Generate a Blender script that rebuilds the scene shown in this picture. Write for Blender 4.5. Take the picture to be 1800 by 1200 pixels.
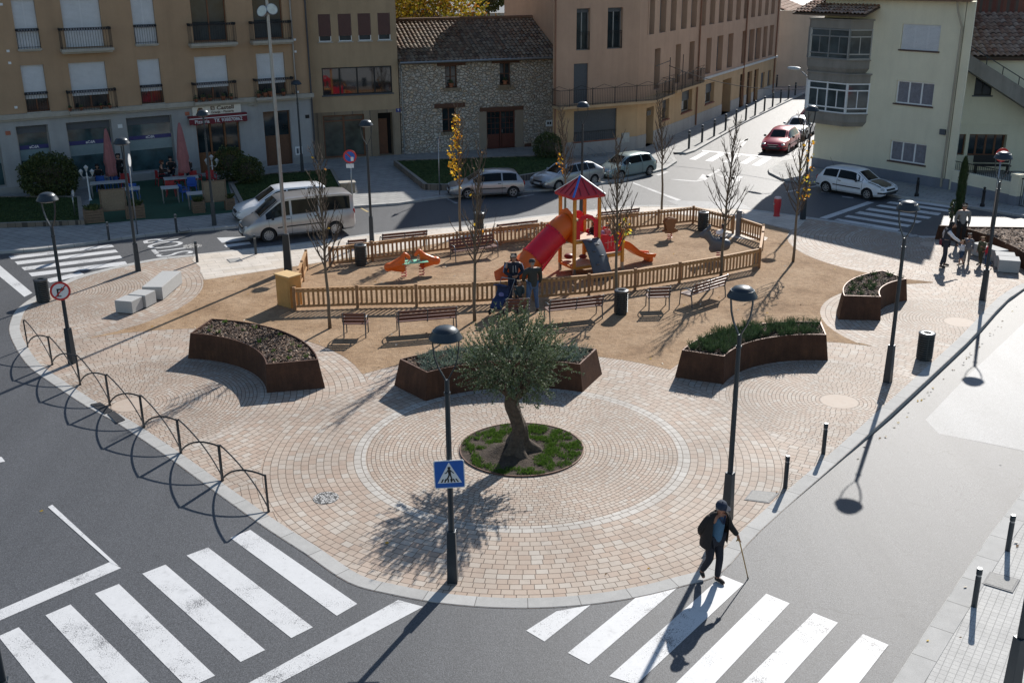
import bpy, bmesh, math, random
from mathutils import Vector, Matrix, noise
random.seed(7)
SC = bpy.context.scene
for _o in list(bpy.data.objects): bpy.data.objects.remove(_o)
COL = SC.collection
R = math.radians; PI = math.pi
# ---------------------------------------------------------------- camera
HC, PITCH, ROLL, FPX = 11.2, 0.3407, -0.0078, 1864.5
cam = bpy.data.cameras.new('camera'); camo = bpy.data.objects.new('camera', cam); COL.objects.link(camo)
camo.matrix_world = Matrix.Translation((0, 0, HC)) @ Matrix.Rotation(PI/2-PITCH, 4, 'X') @ Matrix.Rotation(ROLL, 4, 'Z')
cam.sensor_width = 36; cam.lens = FPX/1800*36; cam.clip_end = 2000; cam.clip_start = .1
SC.camera = camo
# ---------------------------------------------------------------- light
AZ, EL = 0.4273, 0.5686
w = bpy.data.worlds.new("World"); SC.world = w; w.use_nodes = True
nt = w.node_tree; sky = nt.nodes.new('ShaderNodeTexSky'); sky.sky_type = 'NISHITA'; sky.sun_disc = False
sky.sun_elevation = EL; sky.sun_rotation = AZ; sky.air_density = 1.2; sky.dust_density = .4; sky.ozone_density = 2.0
bg = nt.nodes['Background']; bg.inputs[1].default_value = .088; nt.links.new(sky.outputs[0], bg.inputs[0])
sun = bpy.data.lights.new('sun', 'SUN'); sun.energy = 5.0; sun.angle = R(.53); sun.color = (1, .955, .89)
suno = bpy.data.objects.new('sun', sun); COL.objects.link(suno)
sd = Vector((math.sin(AZ)*math.cos(EL), math.cos(AZ)*math.cos(EL), math.sin(EL)))
suno.rotation_euler = sd.to_track_quat('Z', 'Y').to_euler(); suno.location = (20, 40, 60)
SC.view_settings.view_transform = 'Standard'; SC.view_settings.look = 'None'
SC.view_settings.exposure = 0.36; SC.view_settings.gamma = 1
# ---------------------------------------------------------------- where a sight line meets the ground
def ray(px, py):
    X, Y = px-900, py-600; c, s = math.cos(ROLL), math.sin(ROLL)
    a = X*c+Y*s; b = -X*s+Y*c; cp, sp = math.cos(PITCH), math.sin(PITCH)
    return Vector((a, FPX*cp-b*sp, -FPX*sp-b*cp))
def G(px, py, z=0.0):
    d = ray(px, py); t = (z-HC)/d.z
    return Vector((d.x*t, d.y*t, z))
def G2(px, py, z=0.0): v = G(px, py, z); return (v.x, v.y)
def ZA(base, px, py):          # height seen at (px,py) straight above a ground point
    d = ray(px, py); t = base.y/d.y
    return HC+d.z*t
# ---------------------------------------------------------------- objects
def tag(o, label=None, cat=None, group=None, kind=None):
    if label: o['label'] = label
    if cat: o['category'] = cat
    if group: o['group'] = group
    if kind: o['kind'] = kind
    return o
def empty(name, loc=(0, 0, 0), rz=0, label=None, cat=None, group=None):
    o = bpy.data.objects.new(name, None); COL.objects.link(o); o.location = loc; o.rotation_euler = (0, 0, rz)
    o.empty_display_size = .2
    return tag(o, label, cat, group)
class MB:
    def __init__(s): s.v = []; s.f = []; s.m = []; s.M = Matrix.Identity(4); s.k = 0; s.uv = None
    def mat(s, M): s.M = M; return s
    def add(s, vs, fs, k=None):
        n = len(s.v); s.v += [s.M @ Vector(a) for a in vs]
        s.f += [tuple(n+i for i in f) for f in fs]; s.m += [s.k if k is None else k]*len(fs); return s
    def box(s, c, d, rz=0, k=None, tap=1.0):
        x, y, z = d[0]/2, d[1]/2, d[2]/2; vs = []
        cr, sr = math.cos(rz), math.sin(rz)
        for zz, q in ((-z, 1), (z, tap)):
            for a, b in ((-x, -y), (x, -y), (x, y), (-x, y)):
                a *= q; b *= q; vs.append((c[0]+a*cr-b*sr, c[1]+a*sr+b*cr, c[2]+zz))
        return s.add(vs, [(3, 2, 1, 0), (4, 5, 6, 7), (0, 1, 5, 4), (1, 2, 6, 5), (2, 3, 7, 6), (3, 0, 4, 7)], k)
    def bar(s, a, b, w, h=None, up=(0, 0, 1), k=None):       # box section from a to b
        a = Vector(a); b = Vector(b); h = h or w; d = (b-a)
        if d.length < 1e-6: return s
        d.normalize(); u = Vector(up)
        if abs(d.dot(u)) > .98: u = Vector((0, 1, 0)) if abs(d.y) < .9 else Vector((1, 0, 0))
        sx = d.cross(u).normalized()*(w/2); sy = sx.cross(d).normalized()*(h/2)
        vs = [p+e for p in (a, b) for e in (-sx-sy, sx-sy, sx+sy, -sx+sy)]
        return s.add(vs, [(3, 2, 1, 0), (4, 5, 6, 7), (0, 1, 5, 4), (1, 2, 6, 5), (2, 3, 7, 6), (3, 0, 4, 7)], k)
    def tube(s, pts, r, n=8, k=None, cap=True):
        pts = [Vector(p) for p in pts]; rs = r if isinstance(r, (list, tuple)) else [r]*len(pts)
        vs = []; fs = []; N = len(pts); pu = None
        for i, p in enumerate(pts):
            t = (pts[min(i+1, N-1)]-pts[max(i-1, 0)])
            t = t.normalized() if t.length > 1e-9 else Vector((0, 0, 1))
            if pu is None: pu = t.orthogonal().normalized()
            u = (pu-t*pu.dot(t)); u = u.normalized() if u.length > 1e-6 else t.orthogonal().normalized()
            pu = u; v = t.cross(u)
            for j in range(n):
                a = 2*PI*j/n; vs.append(p+(u*math.cos(a)+v*math.sin(a))*rs[i])
        for i in range(N-1):
            for j in range(n):
                a = i*n+j; b = i*n+(j+1) % n; fs.append((a, b, b+n, a+n))
        if cap: fs += [tuple(range(n))[::-1], tuple(range((N-1)*n, N*n))]
        return s.add(vs, fs, k)
    def lathe(s, prof, n=16, c=(0, 0, 0), k=None, ax=None, sx=1, sy=1):   # prof [(r,z)]
        vs = []; fs = []
        for r_, z in prof:
            for j in range(n):
                a = 2*PI*j/n; vs.append((c[0]+r_*math.cos(a)*sx, c[1]+r_*math.sin(a)*sy, c[2]+z))
        for i in range(len(prof)-1):
            for j in range(n):
                a = i*n+j; b = i*n+(j+1) % n; fs.append((a, b, b+n, a+n))
        if prof[0][0] > 1e-4: fs.append(tuple(range(n))[::-1])
        if prof[-1][0] > 1e-4: fs.append(tuple(range((len(prof)-1)*n, len(prof)*n)))
        return s.add(vs, fs, k)
    def prism(s, poly, z0, z1, k=None, top=None):
        n = len(poly); t = top or poly
        vs = [(p[0], p[1], z0) for p in poly]+[(p[0], p[1], z1) for p in t]
        return s.add(vs, [tuple(range(n))[::-1], tuple(range(n, 2*n))]+[(i, (i+1) % n, n+(i+1) % n, n+i) for i in range(n)], k)
    def ball(s, c, r, n=10, m=7, k=None, sc=(1, 1, 1)):
        return s.add([(c[0]+r*sc[0]*math.sin(PI*i/m)*math.cos(2*PI*j/n), c[1]+r*sc[1]*math.sin(PI*i/m)*math.sin(2*PI*j/n), c[2]+r*sc[2]*math.cos(PI*i/m)) for i in range(m+1) for j in range(n)],
                     [(i*n+j, (i+1)*n+j, (i+1)*n+(j+1) % n, i*n+(j+1) % n) for i in range(m) for j in range(n)], k)
    def build(s, name, mats, parent=None, smooth=False, bevel=0, recalc=True):
        me = bpy.data.meshes.new(name); me.from_pydata(s.v, [], s.f)
        if not isinstance(mats, (list, tuple)): mats = [mats]
        for q in mats: me.materials.append(q)
        for p, k in zip(me.polygons, s.m): p.material_index = min(k, len(mats)-1)
        if recalc or bevel:
            bm = bmesh.new(); bm.from_mesh(me)
            if recalc: bmesh.ops.remove_doubles(bm, verts=bm.verts, dist=1e-5); bmesh.ops.recalc_face_normals(bm, faces=bm.faces)
            bm.to_mesh(me); bm.free()
        if smooth:
            for p in me.polygons: p.use_smooth = True
            if smooth is not True: me.set_sharp_from_angle(angle=R(smooth))
        me.update()
        o = bpy.data.objects.new(name, me); COL.objects.link(o)
        if parent: o.parent = parent
        if bevel:
            b = o.modifiers.new('bevel', 'BEVEL'); b.width = bevel; b.segments = 2; b.limit_method = 'ANGLE'
        return o
def children(o): return [c for c in o.children]
def dup(o, loc=None, rz=None, label=None, parent=None, s=None):
    kids = list(o.children); c = o.copy(); COL.objects.link(c)
    if parent is not None: c.parent = parent
    if loc is not None: c.location = loc
    if rz is not None: c.rotation_euler = (0, 0, rz)
    if s is not None: c.scale = (s, s, s)
    if label: c['label'] = label
    for k in kids: dup(k, parent=c)
    return c
def bake(o):                    # replace a modified object's mesh by its result
    bpy.context.view_layer.update(); dg = bpy.context.evaluated_depsgraph_get()
    me = bpy.data.meshes.new_from_object(o.evaluated_get(dg)); o.modifiers.clear(); old = o.data; o.data = me; me.name = o.name
    return o
def sheet(name, pts, z, mat, kind='structure', label=None, cat=None, parent=None):     # flat polygon
    me = bpy.data.meshes.new(name); bm = bmesh.new()
    vs = [bm.verts.new((p[0], p[1], z(p[0], p[1]) if callable(z) else z)) for p in pts]
    f = bm.faces.new(vs); bm.normal_update()
    if f.normal.z < 0: f.normal_flip()
    bmesh.ops.triangulate(bm, faces=[f]); bm.to_mesh(me); bm.free(); me.materials.append(mat)
    o = bpy.data.objects.new(name, me); COL.objects.link(o)
    if parent: o.parent = parent
    return tag(o, label, cat, kind=kind)
# ---------------------------------------------------------------- materials
class S:                        # a socket with arithmetic
    def __init__(s, t, k): s.t = t; s.k = k
    def _m(s, op, *a):
        n = s.t.nodes.new('ShaderNodeMath'); n.operation = op
        for i, q in enumerate((s,)+a):
            if isinstance(q, S): s.t.links.new(q.k, n.inputs[i])
            else: n.inputs[i].default_value = q
        return S(s.t, n.outputs[0])
    def __add__(s, o): return s._m('ADD', o)
    def __sub__(s, o): return s._m('SUBTRACT', o)
    def __mul__(s, o): return s._m('MULTIPLY', o)
    def __truediv__(s, o): return s._m('DIVIDE', o)
    def fl(s): return s._m('FLOOR')
    def fr(s): return s._m('FRACT')
    def lt(s, o): return s._m('LESS_THAN', o)
    def gt(s, o): return s._m('GREATER_THAN', o)
    def mn(s, o): return s._m('MINIMUM', o)
    def mx(s, o): return s._m('MAXIMUM', o)
    def sq(s): return s._m('SQRT')
    def ab(s): return s._m('ABSOLUTE')
    def at2(s, o): return s._m('ARCTAN2', o)
    def mix(s, o, m): return s+(S.c(s.t, o)-s)*m
    @staticmethod
    def c(t, v):
        if isinstance(v, S): return v
        n = t.nodes.new('ShaderNodeValue'); n.outputs[0].default_value = v; return S(t, n.outputs[0])
def newmat(name, rough=.7, metal=0, spec=None):
    m = bpy.data.materials.new(name); m.use_nodes = True; t = m.node_tree; b = t.nodes['Principled BSDF']
    b.inputs['Roughness'].default_value = rough; b.inputs['Metallic'].default_value = metal
    if spec is not None: b.inputs['Specular IOR Level'].default_value = spec
    return m, t, b
def coord(t, kind='Object', scale=(1, 1, 1), rot=0):
    tc = t.nodes.new('ShaderNodeTexCoord'); mp = t.nodes.new('ShaderNodeMapping'); t.links.new(tc.outputs[kind], mp.inputs[0])
    mp.inputs['Scale'].default_value = scale; mp.inputs['Rotation'].default_value = (0, 0, rot); return mp.outputs[0]
def noi(t, vec, scale, detail=4, rough=.6):
    n = t.nodes.new('ShaderNodeTexNoise'); n.inputs['Scale'].default_value = scale; n.inputs['Detail'].default_value = detail
    n.inputs['Roughness'].default_value = rough
    if vec is not None: t.links.new(vec, n.inputs['Vector'])
    return n.outputs[0]
def ramp(t, fac, stops, interp='LINEAR'):
    n = t.nodes.new('ShaderNodeValToRGB'); n.color_ramp.interpolation = interp; e = n.color_ramp.elements
    while len(e) < len(stops): e.new(.5)
    for q, (p, c) in zip(e, stops): q.position = p; q.color = tuple(c)+(1,) if not isinstance(c, (int, float)) else (c, c, c, 1)
    t.links.new(fac.k if isinstance(fac, S) else fac, n.inputs[0]); return n.outputs[0]
def mixc(t, fac, a, b, mode='MIX'):
    n = t.nodes.new('ShaderNodeMix'); n.data_type = 'RGBA'; n.blend_type = mode
    for i, q in ((0, fac), (6, a), (7, b)):
        if isinstance(q, S): q = q.k
        if isinstance(q, (int, float)): n.inputs[i].default_value = q
        elif isinstance(q, (tuple, list)): n.inputs[i].default_value = tuple(q)+(1,)
        else: t.links.new(q, n.inputs[i])
    return n.outputs[2]
def bump(t, b, h, dist=.01, strength=1.0):
    n = t.nodes.new('ShaderNodeBump'); n.inputs['Distance'].default_value = dist; n.inputs['Strength'].default_value = strength
    t.links.new(h.k if isinstance(h, S) else h, n.inputs['Height']); t.links.new(n.outputs[0], b.inputs['Normal'])
_mc = {}
def M(name, col, rough=.7, metal=0, var=.18, scale=6, bmp=0, spec=None, fine=40):
    if name in _mc: return _mc[name]
    m, t, b = newmat(name, rough, metal, spec); v = coord(t)
    n = noi(t, v, scale, 5); f = noi(t, v, fine, 3)
    c1 = tuple(x*(1-var) for x in col); c2 = tuple(min(1, x*(1+var)) for x in col)
    c = ramp(t, n, [(.3, c1), (.7, c2)])
    c = mixc(t, .5*min(1, var*3), c, ramp(t, f, [(.35, tuple(x*(1-var) for x in col)), (.65, tuple(min(1, x*(1+var)) for x in col))]))
    t.links.new(c, b.inputs['Base Color'])
    r_ = t.nodes.new('ShaderNodeMapRange'); r_.inputs[3].default_value = max(0, rough-.08); r_.inputs[4].default_value = min(1, rough+.08)
    t.links.new(n, r_.inputs[0]); t.links.new(r_.outputs[0], b.inputs['Roughness'])
    if bmp: bump(t, b, f, bmp)
    _mc[name] = m; return m
def glassm(name, col=(.02, .03, .035), rough=.06, spec=.7):
    if name in _mc: return _mc[name]
    m, t, b = newmat(name, rough, 0, spec); v = coord(t)
    t.links.new(ramp(t, noi(t, v, 1.5, 2), [(.3, tuple(x*.6 for x in col)), (.7, tuple(x*1.4 for x in col))]), b.inputs['Base Color'])
    _mc[name] = m; return m
DARK = M('dark_painted_steel', (.028, .034, .04), .42, .3, .12)
GALV = M('galvanised_steel', (.30, .31, .325), .38, .8, .1)
BLACKM = M('black_iron', (.012, .012, .014), .5, .2, .15)
WHITEP = M('white_paint', (.75, .76, .76), .5, 0, .05)
GLASS = glassm('window_glass')
def text(body, size, mat, parent=None, name='lettering', ext=.002, align='CENTER', M4=None, sx=1, bold=0):
    c = bpy.data.curves.new(name, 'FONT'); c.body = body; c.size = size; c.extrude = ext; c.align_x = align; c.align_y = 'CENTER'; c.resolution_u = 3
    c.offset = bold
    o = bpy.data.objects.new(name, c); COL.objects.link(o); bpy.context.view_layer.update()
    me = bpy.data.meshes.new_from_object(o.evaluated_get(bpy.context.evaluated_depsgraph_get())); bpy.data.objects.remove(o)
    me.transform(Matrix.Diagonal((sx, 1, 1, 1)))
    if M4: me.transform(M4)
    me.materials.clear(); me.materials.append(mat)
    o = bpy.data.objects.new(name, me); COL.objects.link(o)
    if parent: o.parent = parent
    return o
def catmull(pts, n=6, closed=False):
    P = [Vector((p[0], p[1], 0)) for p in pts]; N = len(P); out = []
    for i in range(N if closed else N-1):
        a, b, c, d = (P[(i-1) % N], P[i], P[(i+1) % N], P[(i+2) % N]) if closed else (P[max(i-1, 0)], P[i], P[i+1], P[min(i+2, N-1)])
        for k in range(n):
            t = k/n; q = .5*((2*b)+(c-a)*t+(2*a-5*b+4*c-d)*t*t+(3*b-a-3*c+d)*t**3); out.append((q.x, q.y))
    if not closed: out.append((P[-1].x, P[-1].y))
    return out
# ================================================================ GROUND
def sst(t): t = max(0, min(1, t)); return t*t*(3-2*t)
def zr(x, y): return -.008-.13*sst((x-6.5)/4)*sst((40-y)/6)*sst((y-14)/5)
def asphalt_mat(name, lo, hi, patchy=1, rough=.585):
    m, t, b = newmat(name, rough, 0, .4); v = coord(t)
    big = noi(t, v, .22, 6, .65); sp = noi(t, v, 55, 2, .8); med = noi(t, v, 1.6, 5, .6)
    c = ramp(t, big, [(.32, lo), (.68, hi)])
    c = mixc(t, .35, c, ramp(t, med, [(.3, lo), (.7, hi)]))
    c = mixc(t, .75, c, ramp(t, sp, [(.3, tuple(x*.35 for x in lo)), (.5, tuple((x+y)/2 for x, y in zip(lo, hi))), (.72, tuple(x*2.1 for x in hi))]), 'MIX')
    wv = t.nodes.new('ShaderNodeTexVoronoi'); wv.feature = 'DISTANCE_TO_EDGE'; wv.inputs['Scale'].default_value = .33
    wn = noi(t, v, 1.1, 4); vm = t.nodes.new('ShaderNodeVectorMath'); vm.operation = 'MULTIPLY_ADD'
    t.links.new(wn, vm.inputs[0]); vm.inputs[1].default_value = (1.6,)*3; t.links.new(v, vm.inputs[2]); t.links.new(vm.outputs[0], wv.inputs['Vector'])
    cr = S(t, wv.outputs['Distance']).lt(.004)*S(t, big).gt(.56)*.4
    c = mixc(t, cr, c, (.02, .02, .022))
    stn = noi(t, coord(t, 'Object', (.5, .5, .5), .6), 1.3, 6, .8); c = mixc(t, .5, c, ramp(t, stn, [(.27, .55), (.40, 1), (.66, 1), (.74, 1.25)]), 'MULTIPLY')
    ln = noi(t, coord(t, 'Object', (.9, .05, 1), -.55), 1.0, 3, .5); c = mixc(t, .45, c, ramp(t, ln, [(.36, .80), (.6, 1.12)]), 'MULTIPLY')
    t.links.new(c, b.inputs['Base Color'])
    bump(t, b, sp, .006, .8); return m
ASPH = asphalt_mat('asphalt', (.052, .055, .061), (.086, .089, .096))
ASPL = asphalt_mat('worn_light_asphalt', (.125, .13, .14), (.20, .205, .215))
ASPD = asphalt_mat('fresh_dark_asphalt', (.036, .038, .041), (.058, .06, .064))
# one ground sheet, finer near the square where the camber matters
gb = MB(); xs = [-400, -200, -100]+[-60+2*i for i in range(61)]+[100, 200, 400]; ys = [-60, -20]+[2*i for i in range(71)]+[200, 300, 600]
vs = [(x, y, zr(x, y)) for y in ys for x in xs]; nx = len(xs)
gb.add(vs, [(j*nx+i, j*nx+i+1, (j+1)*nx+i+1, (j+1)*nx+i) for j in range(len(ys)-1) for i in range(nx-1)])
tag(gb.build('road', ASPH, smooth=True), kind='structure')
def on_road(name, px, mat, dz=.004, world=False):
    pts = [G2(*p, z=-.008) if not world else p for p in px]
    return sheet(name, pts, lambda x, y: zr(x, y)+dz, mat)
# finely cut strips so paint follows the camber
def strip(mb, a, b, c, d, dz=.006, n=10):
    # quad a-b (one end) to d-c (other end)
    a, b, c, d = [Vector((q[0], q[1])) for q in (a, b, c, d)]
    vs = []
    for i in range(n+1):
        for q in (a.lerp(d, i/n), b.lerp(c, i/n)): vs.append((q.x, q.y, zr(q.x, q.y)+dz))
    mb.add(vs, [(2*i, 2*i+1, 2*i+3, 2*i+2) for i in range(n)])
def zp(px, py):                # pixel to road surface
    z = -.008
    for _ in range(3): q = G(px, py, z); z = zr(q.x, q.y)
    return (q.x, q.y)
def paintmat(name, hi=.78, wear=.6):
    m, t, b = newmat(name, .6); v = coord(t); hi = hi*.97
    n = noi(t, v, 5, 8, .75); f = noi(t, v, 45, 3, .8); g = noi(t, v, .9, 4)
    c = ramp(t, n, [(.25, hi*.62), (.45, hi*.9), (.8, hi*1.04)])
    k = (S(t, f)*.55+S(t, n)*.35+S(t, g)*.35)
    c = mixc(t, ramp(t, k, [(wear, 0), (wear+.06, 1)]), c, (.10, .10, .105))
    t.links.new(c, b.inputs['Base Color']); return m
PAINT = paintmat('road_paint', .66, .67); PAINTW = paintmat('worn_road_paint', .5, .62)
def marking(name, quads, mat=PAINT, n=10, dz=.006):
    mb = MB()
    for q in quads: strip(mb, *[zp(*p) for p in q], n=n, dz=dz)
    return tag(mb.build(name, mat, recalc=False), kind='structure')
marking('zebra_crossing', [((405, 945), (440, 931), (628, 1061), (592, 1082)), ((328, 976), (366, 962), (550, 1102), (512, 1121)),
    ((250, 1008), (291, 992), (466, 1142), (423, 1163)), ((167, 1043), (209, 1026), (378, 1187), (330, 1209)),
    ((80, 1081), (124, 1062), (297, 1234), (243, 1258)), ((-3, 1118), (33, 1102), (210, 1284), (152, 1312))])
marking('zebra_crossing', [((957, 1127), (925, 1108), (978, 1074), (1038, 1063)), ((1035, 1167), (998, 1147), (1120, 1048), (1197, 1027)),
    ((1118, 1203), (1071, 1188), (1270, 1011), (1307, 1026)), ((1187, 1203), (1135, 1232), (1347, 1043), (1388, 1060)),
    ((1322, 1262), (1266, 1238), (1430, 1077), (1473, 1094)), ((1413, 1303), (1352, 1273), (1517, 1114), (1562, 1133))][:3]
    +[((1255, 1202), (1188, 1200), (1347, 1043), (1388, 1060)), ((1322, 1262), (1266, 1238), (1430, 1077), (1473, 1094)), ((1440, 1290), (1380, 1262), (1517, 1114), (1562, 1133))])
marking('stop_line', [((-60, 1116), (-60, 1097), (193, 987.5), (213, 998))])
marking('lane_line', [((84, 891), (92, 887), (209, 995), (196, 990))], dz=.009)
marking('stop_line', [((410, 1215), (445, 1225), (744, 1066), (700, 1054))])
marking('lane_mark', [((-30, 818), (-22, 800), (3, 803), (9, 811))])
marking('zebra_crossing', [((15, 451), (20, 456), (201, 434), (196, 430)), ((26, 460), (31, 465.5), (208, 443.5), (203, 439)),
    ((37.5, 470), (43, 475.5), (215.5, 454), (211, 449)), ((50, 480), (56, 486), (225, 465.5), (220, 459.5)), ((80, 491), (88, 497), (150, 483), (140, 478))])
marking('stop_line', [((-20, 450), (-20, 470), (43, 522), (57, 515))])
marking('give_way_hatching', [((381, 418), (390, 427), (440, 421), (436, 416)), ((393, 431), (398, 435), (442, 429), (438, 425))])
marking('zebra_crossing', [((1466, 387), (1472.5, 384.3), (1584, 403), (1577.5, 406.3)), ((1484, 381.2), (1491, 378.3), (1602.5, 396), (1595, 399.3)),
    ((1502.5, 375), (1511, 371.3), (1621, 389), (1613, 392.5)), ((1521, 369), (1528.5, 365.5), (1638, 382), (1631, 385.2)),
    ((1539.5, 362.3), (1547, 359.7), (1655, 375), (1649, 379)), ((1558, 357), (1565, 354.2), (1672, 369.3), (1666, 372.5)), ((1577.5, 352.5), (1585, 349.8), (1690, 364), (1684, 367.5))])
marking('stop_line', [((1440, 383), (1453, 385.2), (1537, 356), (1525, 354.5))])
marking('zebra_crossing', [((1211, 280.5), (1223, 281.5), (1247, 268.2), (1236, 267.2)), ((1239, 283), (1252, 284.5), (1275, 271), (1263, 270)),
    ((1270, 285.3), (1282, 286.5), (1304, 272.5), (1292, 271.8)), ((1300, 287.3), (1312, 288.8), (1334, 275.2), (1322, 274.2)), ((1321, 290.8), (1335, 292.4), (1357, 278.2), (1343, 277))])
marking('stop_line', [((1234, 264), (1234.5, 266.2), (1355, 278.5), (1356, 275.5))])
marking('give_way_triangle', [((1284, 255), (1286, 257), (1316, 246), (1315, 243.6)), ((1311, 244), (1316, 244), (1305, 259.5), (1300, 259)), ((1283, 255), (1283.5, 257.5), (1304, 259.5), (1303, 257.3))], PAINTW, 3)
marking('direction_arrow', [((1240, 310), (1244, 313), (1268, 299), (1262, 298)), ((1223, 320), (1240, 317.5), (1248, 311), (1235, 306))], PAINTW, 3)
marking('direction_arrow', [((1258, 306), (1262, 310), (1290, 316), (1292, 312)), ((1286, 321), (1300, 319), (1306, 311), (1284, 309))], PAINTW, 3)
marking('parking_line', [((775, 344.5), (779, 345), (806, 357.5), (800, 358)), ((908, 346), (910, 348), (940, 342.5), (937, 341.5)), ((1153, 308), (1158, 309.5), (1176, 302.5), (1170, 301.5)), ((1380, 337), (1384, 339), (1440, 327), (1436, 325.5)),
    ((1443, 337), (1444, 338.5), (1460, 340), (1459, 338.7)), ((1480, 345), (1481, 347), (1500, 349), (1500, 347.3))], PAINTW, 3)
marking('long_lane_mark', [((1110, 322), (1114, 321), (1198, 352), (1190, 353)), ((1178, 316), (1180, 315), (1225, 318), (1222, 320))], PAINTW, 4)
YEL = paintmat('yellow_road_paint', .3, .6); 
m_, t_, b_ = newmat('faded_yellow_paint', .7); b_.inputs['Base Color'].default_value = (.5, .36, .14, 1)
t_.links.new(ramp(t_, noi(t_, coord(t_), 14, 5), [(.3, (.3, .24, .13)), (.7, (.55, .4, .15))]), b_.inputs['Base Color'])
marking('parking_line', [((626, 362), (628, 361.5), (649, 372.5), (645, 373))], m_, 3)
# STOP lettering, read by drivers heading west
s0 = G(318, 429.5, -.02); dirv = Vector((.843, .30, 0)).normalized()
up = -(G(333, 428, -.02)-G(262, 437, -.02)).normalized(); rt = Vector((up.y, -up.x, 0)).normalized()
cST = G(298, 434, -.025)
Ms = Matrix(((rt.x, up.x, 0, cST.x), (rt.y, up.y, 0, cST.y), (0, 0, 1, -.002), (0, 0, 0, 1)))
so = text('STOP', 1.0, PAINT, name='stop_lettering', ext=0, M4=Ms @ Matrix.Diagonal((1.42, 2.15, 1, 1)), bold=0); tag(so, kind='structure')
# surface patches of another age
on_road('road_patch', [(1612, 746), (1700, 655), (1800, 562), (1990, 400), (2100, 700), (1830, 790), (1745, 772)], ASPL, .003)
on_road('road_patch', [(1170, 352), (1230, 378), (1330, 372), (1300, 356)], ASPL, .003)
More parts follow.
